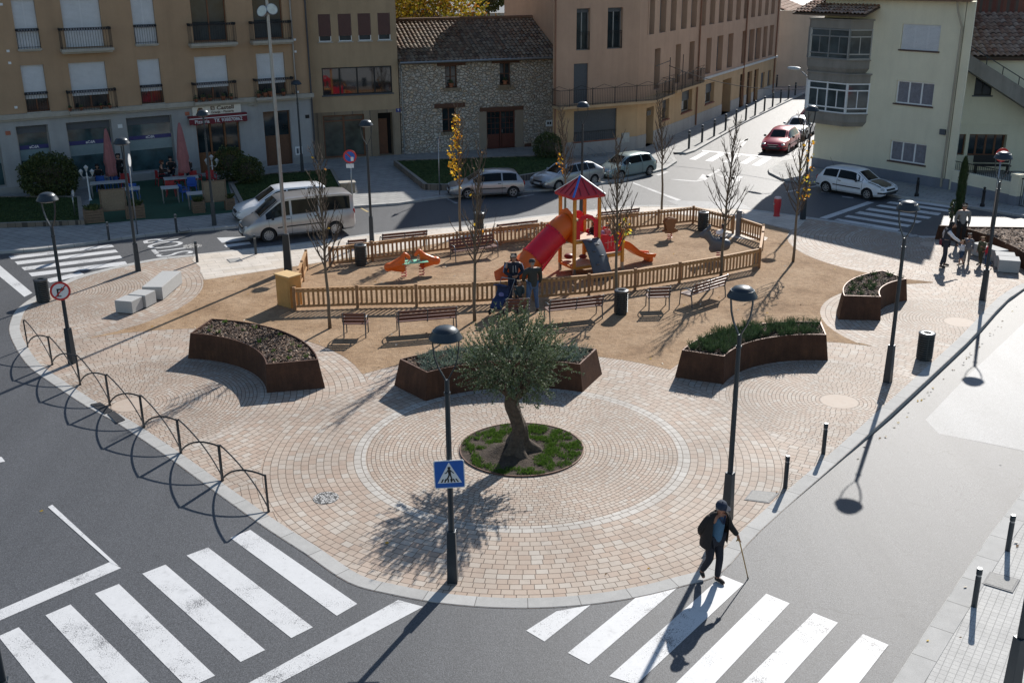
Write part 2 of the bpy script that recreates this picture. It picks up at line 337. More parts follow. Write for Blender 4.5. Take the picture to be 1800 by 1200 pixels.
# ---------------------------------------------------------------- the paved square
cA = (.22, 23.69); cB = (-10.4, 26.7); cC = (8.86, 26.54); cD = (14.78, 33.16); cE = (-17.35, 36.9); cF = (17.72, 43.39)
def paving_mat():
    m, t, b = newmat('ring_laid_pavers', .72, 0, .4); tc = t.nodes.new('ShaderNodeTexCoord'); sx = t.nodes.new('ShaderNodeSeparateXYZ')
    t.links.new(tc.outputs['Object'], sx.inputs[0]); x = S(t, sx.outputs[0]); y = S(t, sx.outputs[1])
    def dist(c): dx = x-c[0]; dy = y-c[1]; return (dx*dx+dy*dy).sq()
    # centre, outer radius of the region, radius where small setts turn to large ones, pale ring
    regs = [(cD, 4.45, 2.45, 2.5, .24), (cF, 5.95, 3.3, 3.4, .21), (cE, 5.95, 4.2, 4.3, .21), (cB, 6.45, 3.45, 3.6, .24), (cC, 4.9, 3.0, 3.15, .24)]
    cx, cy, r1, rp = S.c(t, cC[0]), S.c(t, cC[1]), S.c(t, 9.0), S.c(t, 3.15)
    for c, ro, ri, pr, _ in regs:
        k = dist(c).lt(ro); cx = cx.mix(c[0], k); cy = cy.mix(c[1], k); r1 = r1.mix(ri, k); rp = rp.mix(pr, k)
    k = dist(cA).lt(6.28).mx(y.lt(19.3)*x.gt(-4.5)*x.lt(5.2)); cx = cx.mix(cA[0], k); cy = cy.mix(cA[1], k); r1 = r1.mix(3.8, k); rp = rp.mix(3.95, k)
    disc = (S.c(t, 1)-k)
    dx = x-cx; dy = y-cy; r = (dx*dx+dy*dy).sq(); th = dy.at2(dx)
    big = r.gt(r1); w = S.c(t, .105).mix(.178, big); q = r/w; row = q.fl(); f = q.fr()
    wn = t.nodes.new('ShaderNodeTexWhiteNoise'); wn.noise_dimensions = '1D'; t.links.new((row+cx*3.1).k, wn.inputs['W']); jit = S(t, wn.outputs[0])
    L = w*1.32*(jit*.14+.93); nb = ((row+.5)*w*6.28319/L).fl().mx(3); a = (th/6.28319+1.5)*nb+jit; col = a.fl(); g = a.fr()
    wob = noi(t, tc.outputs['Object'], 9, 3)
    e1 = f.mn(S.c(t, 1)-f)*w; e2 = g.mn(S.c(t, 1)-g)*L; gap = (S(t, wob)-.5)*.007+S.c(t, .0085).mix(.0082, big)
    mort = e1.mn(e2).lt(gap)
    w2 = t.nodes.new('ShaderNodeTexWhiteNoise'); w2.noise_dimensions = '3D'; cb = t.nodes.new('ShaderNodeCombineXYZ')
    t.links.new(row.k, cb.inputs[0]); t.links.new(col.k, cb.inputs[1]); t.links.new(cx.k, cb.inputs[2]); t.links.new(cb.outputs[0], w2.inputs['Vector'])
    base = ramp(t, w2.outputs['Value'], [(0, (.41, .305, .235)), (.3, (.43, .335, .265)), (.6, (.445, .36, .29)), (.85, (.465, .395, .33)), (1, (.49, .435, .375))])
    pale = ramp(t, w2.outputs['Value'], [(0, (.46, .445, .41)), (1, (.56, .54, .50))])
    ring = ((r-rp).ab().lt(.14))
    c = mixc(t, ring*(k*.5+.2), base, pale)
    bl = noi(t, tc.outputs['Object'], .55, 5, .6); c = mixc(t, 1.0, c, ramp(t, bl, [(.25, .80), (.55, 1.0), (.8, 1.06)]), 'MULTIPLY')
    fi = noi(t, tc.outputs['Object'], 60, 3, .7); c = mixc(t, .6, c, ramp(t, fi, [(.3, .78), (.7, 1.12)]), 'MULTIPLY')
    st = noi(t, tc.outputs['Object'], 2.3, 6, .75); c = mixc(t, .6, c, ramp(t, st, [(.28, .58), (.44, 1)]), 'MULTIPLY'); s2 = noi(t, tc.outputs['Object'], .28, 3, .5); c = mixc(t, .7, c, ramp(t, s2, [(.35, .84), (.6, 1.03)]), 'MULTIPLY')
    gv = t.nodes.new('ShaderNodeTexVoronoi'); gv.inputs['Scale'].default_value = 1.7; t.links.new(tc.outputs['Object'], gv.inputs['Vector']); c = mixc(t, S(t, gv.outputs['Distance']).lt(.035)*.55, c, (.10, .08, .07))
    inner = r.lt(.5)*disc; c = mixc(t, inner*.8, c, (.445, .36, .29)); mort = mort*(S.c(t, 1)-inner)
    edge = (r-.5).ab().lt(.006)*disc*.6
    c = mixc(t, mort.mx(edge)*.9, c, (.10, .07, .048)); t.links.new(c, b.inputs['Base Color'])
    hgt = (S.c(t, 1)-mort)+S(t, w2.outputs['Value'])*.35+S(t, fi)*.3; bump(t, b, hgt, .006, .9)
    return m
PAVE = paving_mat()
edge_px = [(17, 588), (20, 560), (33, 540), (67, 517), (123, 490), (178, 474), (233, 462), (283, 453), (350, 446), (413, 439), (500, 430), (602, 417), (700, 405), (822, 396), (933, 380), (1030, 370), (1116, 361), (1200, 362), (1310, 367), (1375, 375), (1440, 384), (1500, 393), (1583, 407), (1640, 415)]
edge = [G2(*p) for p in edge_px]+[(22.5, 46.2), (27, 47.5), (33, 48.5), (34, 47), (28.4, 42.4), (23.2, 39.8), G2(1800, 507), G2(1700, 602), G2(1530, 760), G2(1477, 808), G2(1340, 930)]
for a in range(-56, -122, -8): edge.append((cA[0]+6.85*math.cos(R(a)), cA[1]+6.85*math.sin(R(a))))
edge += [G2(*p) for p in ((535, 972), (460, 923), (375, 862), (290, 800), (208, 745), (150, 713), (88, 672), (45, 638))]
EDGE = catmull(edge, 4, True)
sheet('paving', EDGE, 0, PAVE)
# kerb: top band and outer face
def offset(poly, d):
    n = len(poly); out = []
    for i in range(n):
        a = Vector(poly[(i-1) % n]); b = Vector(poly[(i+1) % n]); t = (b-a).normalized(); nn = Vector((-t.y, t.x))
        out.append(Vector(poly[i])+nn*d)
    return out
area = sum(EDGE[i][0]*EDGE[(i+1) % len(EDGE)][1]-EDGE[(i+1) % len(EDGE)][0]*EDGE[i][1] for i in range(len(EDGE)))
sgn = 1 if area > 0 else -1
def kerb_mat(name, lo, hi, unit):
    m, t, b = newmat(name, .75, 0, .3); uv = t.nodes.new('ShaderNodeUVMap'); sx = t.nodes.new('ShaderNodeSeparateXYZ'); t.links.new(uv.outputs[0], sx.inputs[0])
    u = S(t, sx.outputs[0])/unit; f = u.fr(); j = f.mn(S.c(t, 1)-f).lt(.009/unit)
    wn = t.nodes.new('ShaderNodeTexWhiteNoise'); wn.noise_dimensions = '1D'; t.links.new(u.fl().k, wn.inputs['W'])
    v = coord(t); n = noi(t, v, 3, 6, .7); s = noi(t, v, 70, 2)
    c = ramp(t, n, [(.25, lo), (.7, hi)]); c = mixc(t, .4, c, ramp(t, wn.outputs[0], [(0, lo), (1, hi)])); c = mixc(t, .5, c, ramp(t, s, [(.3, .8), (.7, 1.15)]), 'MULTIPLY')
    c = mixc(t, j*.8, c, (.1, .095, .09)); t.links.new(c, b.inputs['Base Color']); bump(t, b, s, .004); return m
KERB = kerb_mat('kerb_stone', (.33, .325, .31), (.48, .47, .45), 1.0)
def band(name, poly, width, zt, zb, mat, closed=True, side=1):
    n = len(poly); inn = offset(poly, width*side) if closed else None
    if not closed:
        inn = []
        for i in range(n):
            a = Vector(poly[max(i-1, 0)]); b = Vector(poly[min(i+1, n-1)]); t = (b-a).normalized(); inn.append(Vector(poly[i])+Vector((-t.y, t.x))*width*side)
    vs = []; us = []; L = 0
    for i in range(n+(1 if closed else 0)):
        p = Vector(poly[i % n]); q = inn[i % n]
        if i: L += (p-Vector(poly[(i-1) % n])).length
        for k, (a, z) in enumerate(((p, zb), (p, zt-.015), (p.lerp(q, .05), zt), (q, zt), (q, zt-.02))):
            vs.append((a.x, a.y, z)); us.append((L, k*.1))
    m = n if closed else n-1
    fs = [(5*i+k, 5*i+5+k, 5*i+6+k, 5*i+1+k) for i in range(m) for k in range(4)]
    me = bpy.data.meshes.new(name); me.from_pydata(vs, [], fs); me.materials.append(mat)
    uvl = me.uv_layers.new(name='UVMap')
    for lp in me.loops: uvl.data[lp.index].uv = us[lp.vertex_index]
    o = bpy.data.objects.new(name, me); COL.objects.link(o); return tag(o, kind='structure')
band('kerb', EDGE, .33, .006, -.2, KERB, True, sgn)
# ---------------------------------------------------------------- sand
def arc(c, r, a0, a1, n=14): return [(c[0]+r*math.cos(R(a0+(a1-a0)*i/n)), c[1]+r*math.sin(R(a0+(a1-a0)*i/n))) for i in range(n+1)]
def sand_mat():
    m, t, b = newmat('compacted_sand', .9, 0, .2); v = coord(t)
    a = noi(t, v, .7, 6, .65); f = noi(t, v, 26, 4, .75); g = noi(t, v, 5, 6, .7)
    c = ramp(t, a, [(.28, (.22, .135, .075)), (.45, (.33, .215, .125)), (.72, (.43, .30, .19))])
    c = mixc(t, .8, c, ramp(t, g, [(.3, .62), (.6, 1.08)]), 'MULTIPLY'); c = mixc(t, .9, c, ramp(t, f, [(.3, .62), (.5, 1), (.72, 1.3)]), 'MULTIPLY')
    p = t.nodes.new('ShaderNodeTexVoronoi'); p.inputs['Scale'].default_value = 7; t.links.new(v, p.inputs['Vector'])
    c = mixc(t, S(t, p.outputs['Distance']).lt(.07)*.75, c, (.62, .58, .5)); t.links.new(c, b.inputs['Base Color'])
    bump(t, b, S(t, f)*.5+S(t, g), .035, .9); return m
SAND = sand_mat()
import itertools
def isect(c1, r1, c2, r2):
    c1 = Vector(c1); c2 = Vector(c2); d = (c2-c1).length; a = (r1*r1-r2*r2+d*d)/(2*d); h = math.sqrt(max(0, r1*r1-a*a)); u = (c2-c1)/d; q = c1+u*a; return [q+Vector((-u.y, u.x))*h, q-Vector((-u.y, u.x))*h]
def ang(c, p): return math.degrees(math.atan2(p[1]-c[1], p[0]-c[0]))
rE, rB, rA, rC, rD, rF = 5.95, 6.4, 6.9, 4.9, 4.45, 5.93
pEB = max(isect(cE, rE, cB, rB), key=lambda p: p.x); pBA = max(isect(cB, rB, cA, rA), key=lambda p: p.y)
pAC = max(isect(cA, rA, cC, rC), key=lambda p: p.y); pCD = max(isect(cC, rC, cD, rD), key=lambda p: p.y)
nE = G2(357, 490); nS = [G2(*p) for p in ((1180, 378), (1040, 388), (960, 397), (890, 407), (700, 440), (560, 462), (440, 480), (357, 492))]
pF0 = G2(1392, 406)
sand = arc(cE, rE, ang(cE, nE), ang(cE, pEB))+arc(cB, rB, ang(cB, pEB), ang(cB, pBA))+arc(cA, rA, ang(cA, pBA), ang(cA, pAC))
sand += arc(cC, rC, ang(cC, pAC), 50)+[G2(1515, 601)]+arc(cD, rD, ang(cD, G2(1515, 601))-0, ang(cD, pCD) if False else 165, 8)
# rebuilt below in plan order: the east lobes
sand = arc(cE, rE, ang(cE, nE), ang(cE, pEB))+arc(cB, rB, ang(cB, pEB), ang(cB, pBA))+arc(cA, rA, ang(cA, pBA), ang(cA, pAC))+arc(cC, rC, ang(cC, pAC), 62)
a515 = ang(cD, G2(1515, 601)); sand += [G2(1515, 603)]+arc(cD, rD, a515 % 360, 108, 12)+[G2(1640, 497)]
aF = ang(cF, G2(1640, 497)) % 360; aF1 = ang(cF, pF0) % 360
sand += arc(cF, rF, aF, aF1, 14)+[G2(1345, 394), G2(1180, 376)]+nS[1:]
sheet('sand', sand, .004, SAND)
# ---------------------------------------------------------------- pavements
def slab_mat(name, cols, sx, sy, rot=0, off=.5, joint=.006, mort=(.12, .11, .1), rough=.75):
    m, t, b = newmat(name, rough, 0, .35); v = coord(t, 'Object', (1, 1, 1), rot); br = t.nodes.new('ShaderNodeTexBrick'); t.links.new(v, br.inputs['Vector'])
    br.inputs['Scale'].default_value = 1; br.inputs['Brick Width'].default_value = sx; br.inputs['Row Height'].default_value = sy; br.offset = off
    br.inputs['Mortar Size'].default_value = joint; br.inputs['Mortar Smooth'].default_value = .1; br.inputs['Bias'].default_value = 0
    for i, c in enumerate(cols[:2]): br.inputs[i+1].default_value = tuple(c)+(1,)
    br.inputs['Mortar'].default_value = tuple(mort)+(1,)
    c = mixc(t, .8, br.outputs[0], ramp(t, noi(t, v, 1.2, 6, .7), [(.25, .74), (.6, 1.08)]), 'MULTIPLY'); c = mixc(t, .6, c, ramp(t, noi(t, v, 40, 3), [(.3, .82), (.7, 1.12)]), 'MULTIPLY')
    t.links.new(c, b.inputs['Base Color']); bump(t, b, S.c(t, 1)-S(t, br.outputs['Fac']), .004); return m
rn = math.atan2(G(933, 380).y-G(413, 439).y, G(933, 380).x-G(413, 439).x)
SLABL = slab_mat('large_pale_slabs', [(.56, .49, .41), (.62, .56, .49)], .8, .4, -rn, .5, .006, (.28, .24, .2))
nb = [G2(345, 447), G2(413, 441.5), G2(500, 432.5), G2(602, 419.5), G2(700, 407.5), G2(822, 398.5), G2(933, 382.5), G2(1030, 372.5), G2(1116, 363.5), G2(1200, 364.5), G2(1310, 369), G2(1375, 377), G2(1420, 383)]
sheet('pavement', [G2(p[0], p[1]) for p in ((352, 478), (352, 470), (338, 458))]+nb+[G2(1404, 400), G2(1392, 404), G2(1345, 393), G2(1180, 375)]+nS[1:-1]+[G2(360, 492), G2(357, 487)], .008, SLABL)
sheet('pavement', [G2(*p) for p in ((1262, 404), (1300, 405), (1350, 418), (1346, 423), (1300, 420), (1258, 412))], .012, SLABL)
SLABG = slab_mat('grey_pavement_tiles', [(.30, .30, .29), (.35, .345, .33)], .6, .4, .6, .5, .012, (.14, .14, .135))
SLABS = slab_mat('small_grey_tiles', [(.46, .45, .43), (.50, .49, .465)], .125, .125, -.98, .0, .005, (.33, .325, .31))
# bottom right sidewalk
q = [G2(1568, 1202), G2(1627, 1110), G2(1680, 1030), G2(1740, 940), G2(1800, 862), G2(1900, 740)]
d0 = (Vector(q[0])-Vector(q[2])).normalized(); q = [tuple(Vector(q[0])+d0*9)]+q; d1 = (Vector(q[-1])-Vector(q[-3])).normalized(); q += [tuple(Vector(q[-1])+d1*9)]
sheet('pavement', q+[(q[-1][0]+15, q[-1][1]-4), (q[0][0]+15, q[0][1]-6)], .02, SLABS)
band('kerb', q, .42, .03, -.2, KERB, False, -1)
# north side: pavement, forecourts and lawns (a real step of .12 above the carriageway)
ZN = .1
FL0 = Vector((-11.75, 63.9)); FLd = Vector((math.sin(R(57.5)), math.cos(R(57.5))))
nk = [G2(*p, z=ZN) for p in ((-400, 480), (-100, 451), (0, 442), (60, 438), (150, 427), (233, 415), (300, 407), (400, 399), (470, 391), (560, 375), (612, 363), (700, 357), (775, 346), (860, 339), (1000, 330), (1100, 315), (1172, 295), (1190, 283), (1186, 277))]
sheet('pavement', nk+[G2(1183, 268, ZN), G2(1210, 268, ZN), G2(1310, 213, ZN), G2(1415, 163, ZN), (31, 112), (40, 130), (-60, 130), (-60, 60)], ZN, SLABG)
band('kerb', nk, .22, ZN+.006, -.2, KERB, False, 1)
ek = [G2(*p, z=ZN) for p in ((1172, 262), (1186, 267), (1206, 269), (1222, 264), (1310, 214), (1413, 163.5), (1520, 118))]
band('kerb', ek, .22, ZN+.006, -.2, KERB, False, 1)
# yellow house corner pavement, and the one running behind the crossing
yk = [G2(*p, z=ZN) for p in ((1700, 150), (1520, 190), (1430, 250), (1395, 279), (1368, 283), (1350, 297), (1352, 303), (1374, 314), (1420, 320), (1480, 322), (1580, 345), (1700, 362), (1800, 379), (2100, 425))]
sheet('pavement', yk+[(75, 62), (60, 110)], ZN, SLABG); band('kerb', yk, .22, ZN+.006, -.2, KERB, False, 1)
# plain metal covers and grates set in the ground
GRM = M('cover_metal', (.13, .13, .135), .7, .2, .25)
def cover(px, label, z, ax=(1, 0), cat='manhole cover'):
    mb = MB(); P = [G(*p, z=z) for p in px]
    c = sum(P, Vector())/4
    mb.prism([((p.x), (p.y)) for p in P], z-.02, z+.006)
    mb.prism([tuple((c+(p-c)*.86)[:2]) for p in P], z+.006, z+.010, k=1)
    return tag(mb.build('manhole_cover', [GRM, M('cover_plate', (.32, .31, .29), .8, 0, .3, 12)]), label, cat)
cover([(1322, 861), (1370, 866), (1352, 884), (1308, 878)], 'pale rectangular metal cover set in pavers behind the walking man', .004)
cover([(1740, 1004), (1793, 1018), (1780, 1041), (1727, 1025)], 'pale rectangular metal cover at the foot of a bollard on the grey sidewalk', .032)
cover([(398, 456), (421, 453), (427, 459), (404, 462)], 'grey metal cover in the pale slabs beside a bollard', .012)
cover([(1595, 413), (1612, 412), (1616, 416.5), (1598, 417.5)], 'small dark metal cover in pavers at the end of the shaded crossing', .004)
cover([(312, 403), (330, 400), (334, 405), (317, 408)], 'dark metal cover in the shaded pavement beyond the stop lettering', ZN+.002)
def grate(px, label, z, n=9):
    P = [G(*p, z=z) for p in px]; mb = MB(); a, b, c, d = P; t = empty('drain_grate', (0, 0, 0), 0, label, 'drain grate', 'drain grates in the gutter')
    mb.prism([(p.x, p.y) for p in P], z-.02, z+.004); mb.build('pit', M('drain_pit', (.01, .01, .01), .9), t)
    fr = MB()
    for p, q_ in ((a, b), (b, c), (c, d), (d, a)): fr.bar(p+Vector((0, 0, .008)), q_+Vector((0, 0, .008)), .03, .02)
    for i in range(1, n): fr.bar(a.lerp(b, i/n)+Vector((0, 0, .01)), d.lerp(c, i/n)+Vector((0, 0, .01)), .02, .014)
    fr.bar(a.lerp(d, .5)+Vector((0, 0, .012)), b.lerp(c, .5)+Vector((0, 0, .012)), .03, .014)
    fr.build('bars', M('grate_iron', (.045, .045, .048), .6, .4), t)
grate([(160, 711), (176, 708), (197, 722), (185, 727)], 'left of two dark drain grates under the arched railing', .010)
grate([(190, 727), (200, 723), (219, 738), (206, 743)], 'right of two dark drain grates under the arched railing', .010)
grate([(1512, 786), (1532, 772), (1546, 779), (1526, 794)], 'drain grate in the gutter of the sunlit road', zr(10, 22)+.01)
def roundcover(px, py, r, label, z, m):
    c = G(px, py, z); mb = MB(); mb.lathe([(r, -.02), (r, .003), (r*.97, .007), (0, .008)], 28); o = mb.build('manhole_cover', m); o.location = c; return tag(o, label, 'manhole cover')
m_, t_, b_ = newmat('cobbled_lid', .8); vn = t_.nodes.new('ShaderNodeTexVoronoi'); vn.inputs['Scale'].default_value = 22; t_.links.new(coord(t_), vn.inputs['Vector'])
t_.links.new(ramp(t_, vn.outputs['Distance'], [(.2, (.6, .59, .56)), (.45, (.3, .29, .28)), (.6, (.05, .05, .05))]), b_.inputs['Base Color'])
roundcover(573, 874.5, .29, 'round speckled cobble-filled cover in the pavers near the railing', .004, m_)
roundcover(338, 432.5, .4, 'round speckled cover in the road beside the stop lettering', -.004, m_)
# ================================================================ BUILDINGS
def plaster(name, col, stain=.25, rough=.85):
    m, t, b = newmat(name, rough, 0, .2); v = coord(t)
    c = ramp(t, noi(t, v, .5, 6, .65), [(.25, tuple(x*(1-stain*.6) for x in col)), (.7, tuple(x*1.06 for x in col))])
    vs_ = coord(t, 'Object', (1.4, 1.4, .16)); c = mixc(t, min(1, stain*1.4), c, ramp(t, noi(t, vs_, 1.3, 5, .7), [(.3, .66), (.55, 1.0)]), 'MULTIPLY')
    f = noi(t, v, 30, 4, .7); c = mixc(t, .5, c, ramp(t, f, [(.3, .88), (.7, 1.08)]), 'MULTIPLY')
    t.links.new(c, b.inputs['Base Color']); bump(t, b, f, .006, .8); return m
def stone_mat():
    m, t, b = newmat('rubble_stone', .9, 0, .2); tc = coord(t); wn = t.nodes.new('ShaderNodeVectorMath'); wn.operation = 'MULTIPLY_ADD'
    n3 = t.nodes.new('ShaderNodeTexNoise'); n3.inputs['Scale'].default_value = 2.5; n3.inputs['Detail'].default_value = 3; t.links.new(tc, n3.inputs[0])
    t.links.new(n3.outputs['Color'], wn.inputs[0]); wn.inputs[1].default_value = (.22,)*3; t.links.new(tc, wn.inputs[2])
    mp = t.nodes.new('ShaderNodeMapping'); mp.inputs['Scale'].default_value = (1, 1, 1.45); t.links.new(wn.outputs[0], mp.inputs[0])
    e = t.nodes.new('ShaderNodeTexVoronoi'); e.feature = 'DISTANCE_TO_EDGE'; e.inputs['Scale'].default_value = 4.4; t.links.new(mp.outputs[0], e.inputs['Vector'])
    d = t.nodes.new('ShaderNodeTexVoronoi'); d.inputs['Scale'].default_value = 4.4; t.links.new(mp.outputs[0], d.inputs['Vector'])
    sx = t.nodes.new('ShaderNodeSeparateXYZ'); t.links.new(d.outputs['Color'], sx.inputs[0])
    c = ramp(t, sx.outputs[0], [(0, (.46, .36, .28)), (.2, (.56, .48, .40)), (.45, (.64, .57, .49)), (.7, (.53, .47, .41)), (.85, (.60, .47, .34)), (1, (.68, .64, .57))])
    c = mixc(t, .7, c, ramp(t, noi(t, tc, 12, 4, .7), [(.3, .7), (.7, 1.1)]), 'MULTIPLY')
    gap = ramp(t, e.outputs['Distance'], [(.01, .8), (.045, 0)]); c = mixc(t, gap, c, (.19, .16, .13)); t.links.new(c, b.inputs['Base Color'])
    bump(t, b, ramp(t, e.outputs['Distance'], [(0, 0), (.14, 1)]), .06, 1); return m
def tile_mat(name, cols):
    m, t, b = newmat(name, .85, 0, .25); uv = t.nodes.new('ShaderNodeUVMap'); sx = t.nodes.new('ShaderNodeSeparateXYZ'); t.links.new(uv.outputs[0], sx.inputs[0])
    cb = t.nodes.new('ShaderNodeCombineXYZ'); t.links.new(S(t, sx.outputs[0]).fl().k, cb.inputs[0]); t.links.new(S(t, sx.outputs[1]).fl().k, cb.inputs[1])
    w_ = t.nodes.new('ShaderNodeTexWhiteNoise'); t.links.new(cb.outputs[0], w_.inputs['Vector'])
    c = ramp(t, w_.outputs['Value'], [(i/(len(cols)-1), q) for i, q in enumerate(cols)]); v = coord(t)
    c = mixc(t, .8, c, ramp(t, noi(t, v, 3, 6, .7), [(.3, .5), (.6, 1.1)]), 'MULTIPLY'); t.links.new(c, b.inputs['Base Color']); bump(t, b, noi(t, v, 25, 3), .008); return m
TILE = tile_mat('old_roof_tile', [(.13, .09, .07), (.23, .17, .12), (.31, .25, .19), (.20, .12, .08), (.27, .22, .17), (.15, .12, .10)])
TILE2 = tile_mat('red_roof_tile', [(.33, .17, .11), (.42, .26, .18), (.5, .36, .27), (.3, .15, .10)])
def tiled_roof(name, O, U, V, width, length, mat, parent, tw=.24, tl=.36, amp=.07):
    # O: eave corner, U along the eave, V up the slope (unit vectors)
    O = Vector(O); U = Vector(U).normalized(); V = Vector(V).normalized(); N = U.cross(V).normalized()
    if N.z < 0: N = -N
    nc = max(1, round(width/tw)); tw = width/nc; nr = max(1, round(length/tl)); tl = length/nr; vs = []; fs = []; us = []
    prof = [(k/8, amp*abs(math.sin(PI*k/8)) if k else 0) for k in range(8)]
    jig = random.Random(5)
    for r in range(nr):
        for e, (tt, dz) in enumerate(((r, .04), (r+1, 0))):
            for c in range(nc):
                jz = random.Random(r*1000+c).uniform(-.008, .012); jl = random.Random(r*7+c*313).uniform(-.03, .03) if e == 0 else 0
                for (k, h) in prof:
                    p = O+U*((c+k)*tw)+V*(tt*tl+jl)+N*(h+dz+jz); vs.append(p); us.append((c+.5, r+.5))
            p = O+U*(nc*tw)+V*(tt*tl)+N*dz; vs.append(p); us.append((nc-.5, r+.5))
        n = nc*8+1; b = r*2*n
        fs += [(b+i, b+i+1, b+n+i+1, b+n+i) for i in range(n-1)]
    me = bpy.data.meshes.new(name); me.from_pydata(vs, [], fs); me.materials.append(mat); uvl = me.uv_layers.new(name='UVMap')
    for lp in me.loops: uvl.data[lp.index].uv = us[lp.vertex_index]
    for p in me.polygons: p.use_smooth = True
    o = bpy.data.objects.new(name, me); COL.objects.link(o); o.parent = parent
    # solid under-roof so no light leaks through
    ub = MB(); e = N*-.03; A = [O+e, O+U*width+e, O+U*width+V*length+e, O+V*length+e]; ub.add(A+[a+N*-.08 for a in A], [(0, 1, 2, 3), (7, 6, 5, 4), (0, 4, 5, 1), (1, 5, 6, 2), (2, 6, 7, 3), (3, 7, 4, 0)])
    ub.build('roof_boarding', M('roof_underside', (.10, .07, .05), .9), o)
    return o
class Facade:
    "a wall plane standing on the ground: O at its left foot (seen from outside), az = direction of its run"
    def __init__(s, O, az, z0=0.0):
        s.O = Vector((O[0], O[1], 0)); s.u = Vector((math.sin(az), math.cos(az), 0)); s.n = Vector((s.u.y, -s.u.x, 0)); s.z0 = z0; s.holes = []
    def at(s, px, py, off=0):
        d = ray(px, py); C = Vector((0, 0, HC)); o = s.O+s.n*off; t = (o-C).dot(s.n)/d.dot(s.n); p = C+d*t
        return ((p-s.O).dot(s.u), p.z)
    def P(s, a, z, off=0): v = s.O+s.u*a+s.n*off; return Vector((v.x, v.y, z))
    def rect(s, x0, y0, x1, y1, off=0):          # from opposite image corners: (s0,z0,s1,z1)
        a = s.at(x0, y0, off); b = s.at(x1, y1, off); return (min(a[0], b[0]), min(a[1], b[1]), max(a[0], b[0]), max(a[1], b[1]))
    def mtx(s, a, z, off=0):                     # local frame: x along wall, y up, z outward
        p = s.P(a, z, off); return Matrix(((s.u.x, 0, s.n.x, p.x), (s.u.y, 0, s.n.y, p.y), (0, 1, 0, p.z), (0, 0, 0, 1)))
    def wall(s, name, s0, s1, z0, z1, mat, parent, holes, depth=.25, revmat=None, thick=None):
        mb = MB(); S_ = sorted({s0, s1}|{h[0] for h in holes}|{h[2] for h in holes}); Z_ = sorted({z0, z1}|{h[1] for h in holes}|{h[3] for h in holes})
        S_ = [a for a in S_ if s0 <= a <= s1]; Z_ = [a for a in Z_ if z0 <= a <= z1]
        inside = lambda a, z: any(h[0] < a < h[2] and h[1] < z < h[3] for h in holes)
        for i in range(len(S_)-1):
            for j in range(len(Z_)-1):
                if not inside((S_[i]+S_[i+1])/2, (Z_[j]+Z_[j+1])/2):
                    mb.add([s.P(S_[i], Z_[j]), s.P(S_[i+1], Z_[j]), s.P(S_[i+1], Z_[j+1]), s.P(S_[i], Z_[j+1])], [(0, 1, 2, 3)])
        for h in holes:
            a, b, c, d = h[:4]; dp = -(h[4] if len(h) > 4 else depth)
            q = [s.P(a, b), s.P(c, b), s.P(c, d), s.P(a, d)]; r = [s.P(a, b, dp), s.P(c, b, dp), s.P(c, d, dp), s.P(a, d, dp)]
            mb.add(q+r, [(0, 4, 5, 1), (1, 5, 6, 2), (2, 6, 7, 3), (3, 7, 4, 0)], 1 if revmat else 0)
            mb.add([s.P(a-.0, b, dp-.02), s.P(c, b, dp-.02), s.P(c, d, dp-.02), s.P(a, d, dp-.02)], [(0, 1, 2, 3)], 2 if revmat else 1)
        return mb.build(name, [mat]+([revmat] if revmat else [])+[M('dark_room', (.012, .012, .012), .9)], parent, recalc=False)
    def slab(s, mb, a0, a1, z0, z1, o0, o1, k=None):     # box on the facade
        mb.add([s.P(a, z, o) for z in (z0, z1) for a, o in ((a0, o0), (a1, o0), (a1, o1), (a0, o1))], [(0, 1, 2, 3), (7, 6, 5, 4), (0, 4, 5, 1), (1, 5, 6, 2), (2, 6, 7, 3), (3, 7, 4, 0)], k); return mb
    def frame(s, mb, r, w, o0, o1, mull=0, trans=(), k=None):
        a, b, c, d = r; s.slab(mb, a, a+w, b, d, o0, o1, k); s.slab(mb, c-w, c, b, d, o0, o1, k)
        s.slab(mb, a+w, c-w, b, b+w, o0, o1, k); s.slab(mb, a+w, c-w, d-w, d, o0, o1, k)
        for i in range(mull): q = a+(c-a)*(i+1)/(mull+1); s.slab(mb, q-w*.6, q+w*.6, b+w, d-w, o0, o1+.003, k)
        for f in trans: q = b+(d-b)*f; s.slab(mb, a+w, c-w, q-w*.4, q+w*.4, o0, o1-.003, k)
    def window(s, r, parent, fm, gm=GLASS, mull=1, trans=(), dep=-.2, w=.06, name='window', shutter=0, sm=None, curtain=None, sill=None, fz=.05):
        a, b, c, d = r; mb = MB(); s.frame(mb, r, w, dep, dep+fz, mull, trans); o = mb.build(name, fm, parent)
        g = MB(); s.slab(g, a+w*.5, c-w*.5, b+w*.5, d-w*.5, dep+.008, dep+.02); g.build('pane', gm, o)
        if curtain:
            g = MB(); n = max(4, int((c-a)/.07)); vs = []
            for i in range(n+1):
                for z in (b+w, d-w): vs.append(s.P(a+w+(c-a-2*w)*i/n, z, dep+.024+(.012 if i % 2 else 0)))
            g.add(vs, [(2*i, 2*i+2, 2*i+3, 2*i+1) for i in range(n)]); g.build('curtain', curtain, o)
        if shutter:
            g = MB(); z1 = d; z0 = d-(d-b)*shutter; n = max(2, int((z1-z0)/.06))
            for i in range(n): zz = z0+(z1-z0)*i/n; s.slab(g, a+.01, c-.01, zz+.004, zz+(z1-z0)/n-.002, dep+.06, dep+.085+.006*(i % 2))
            g.build('roller_shutter', sm, o)
        if sill:
            g = MB(); s.slab(g, a-.08, c+.08, b-.07, b+.003, -.18, .06); g.build('sill', sill, o)
        return o
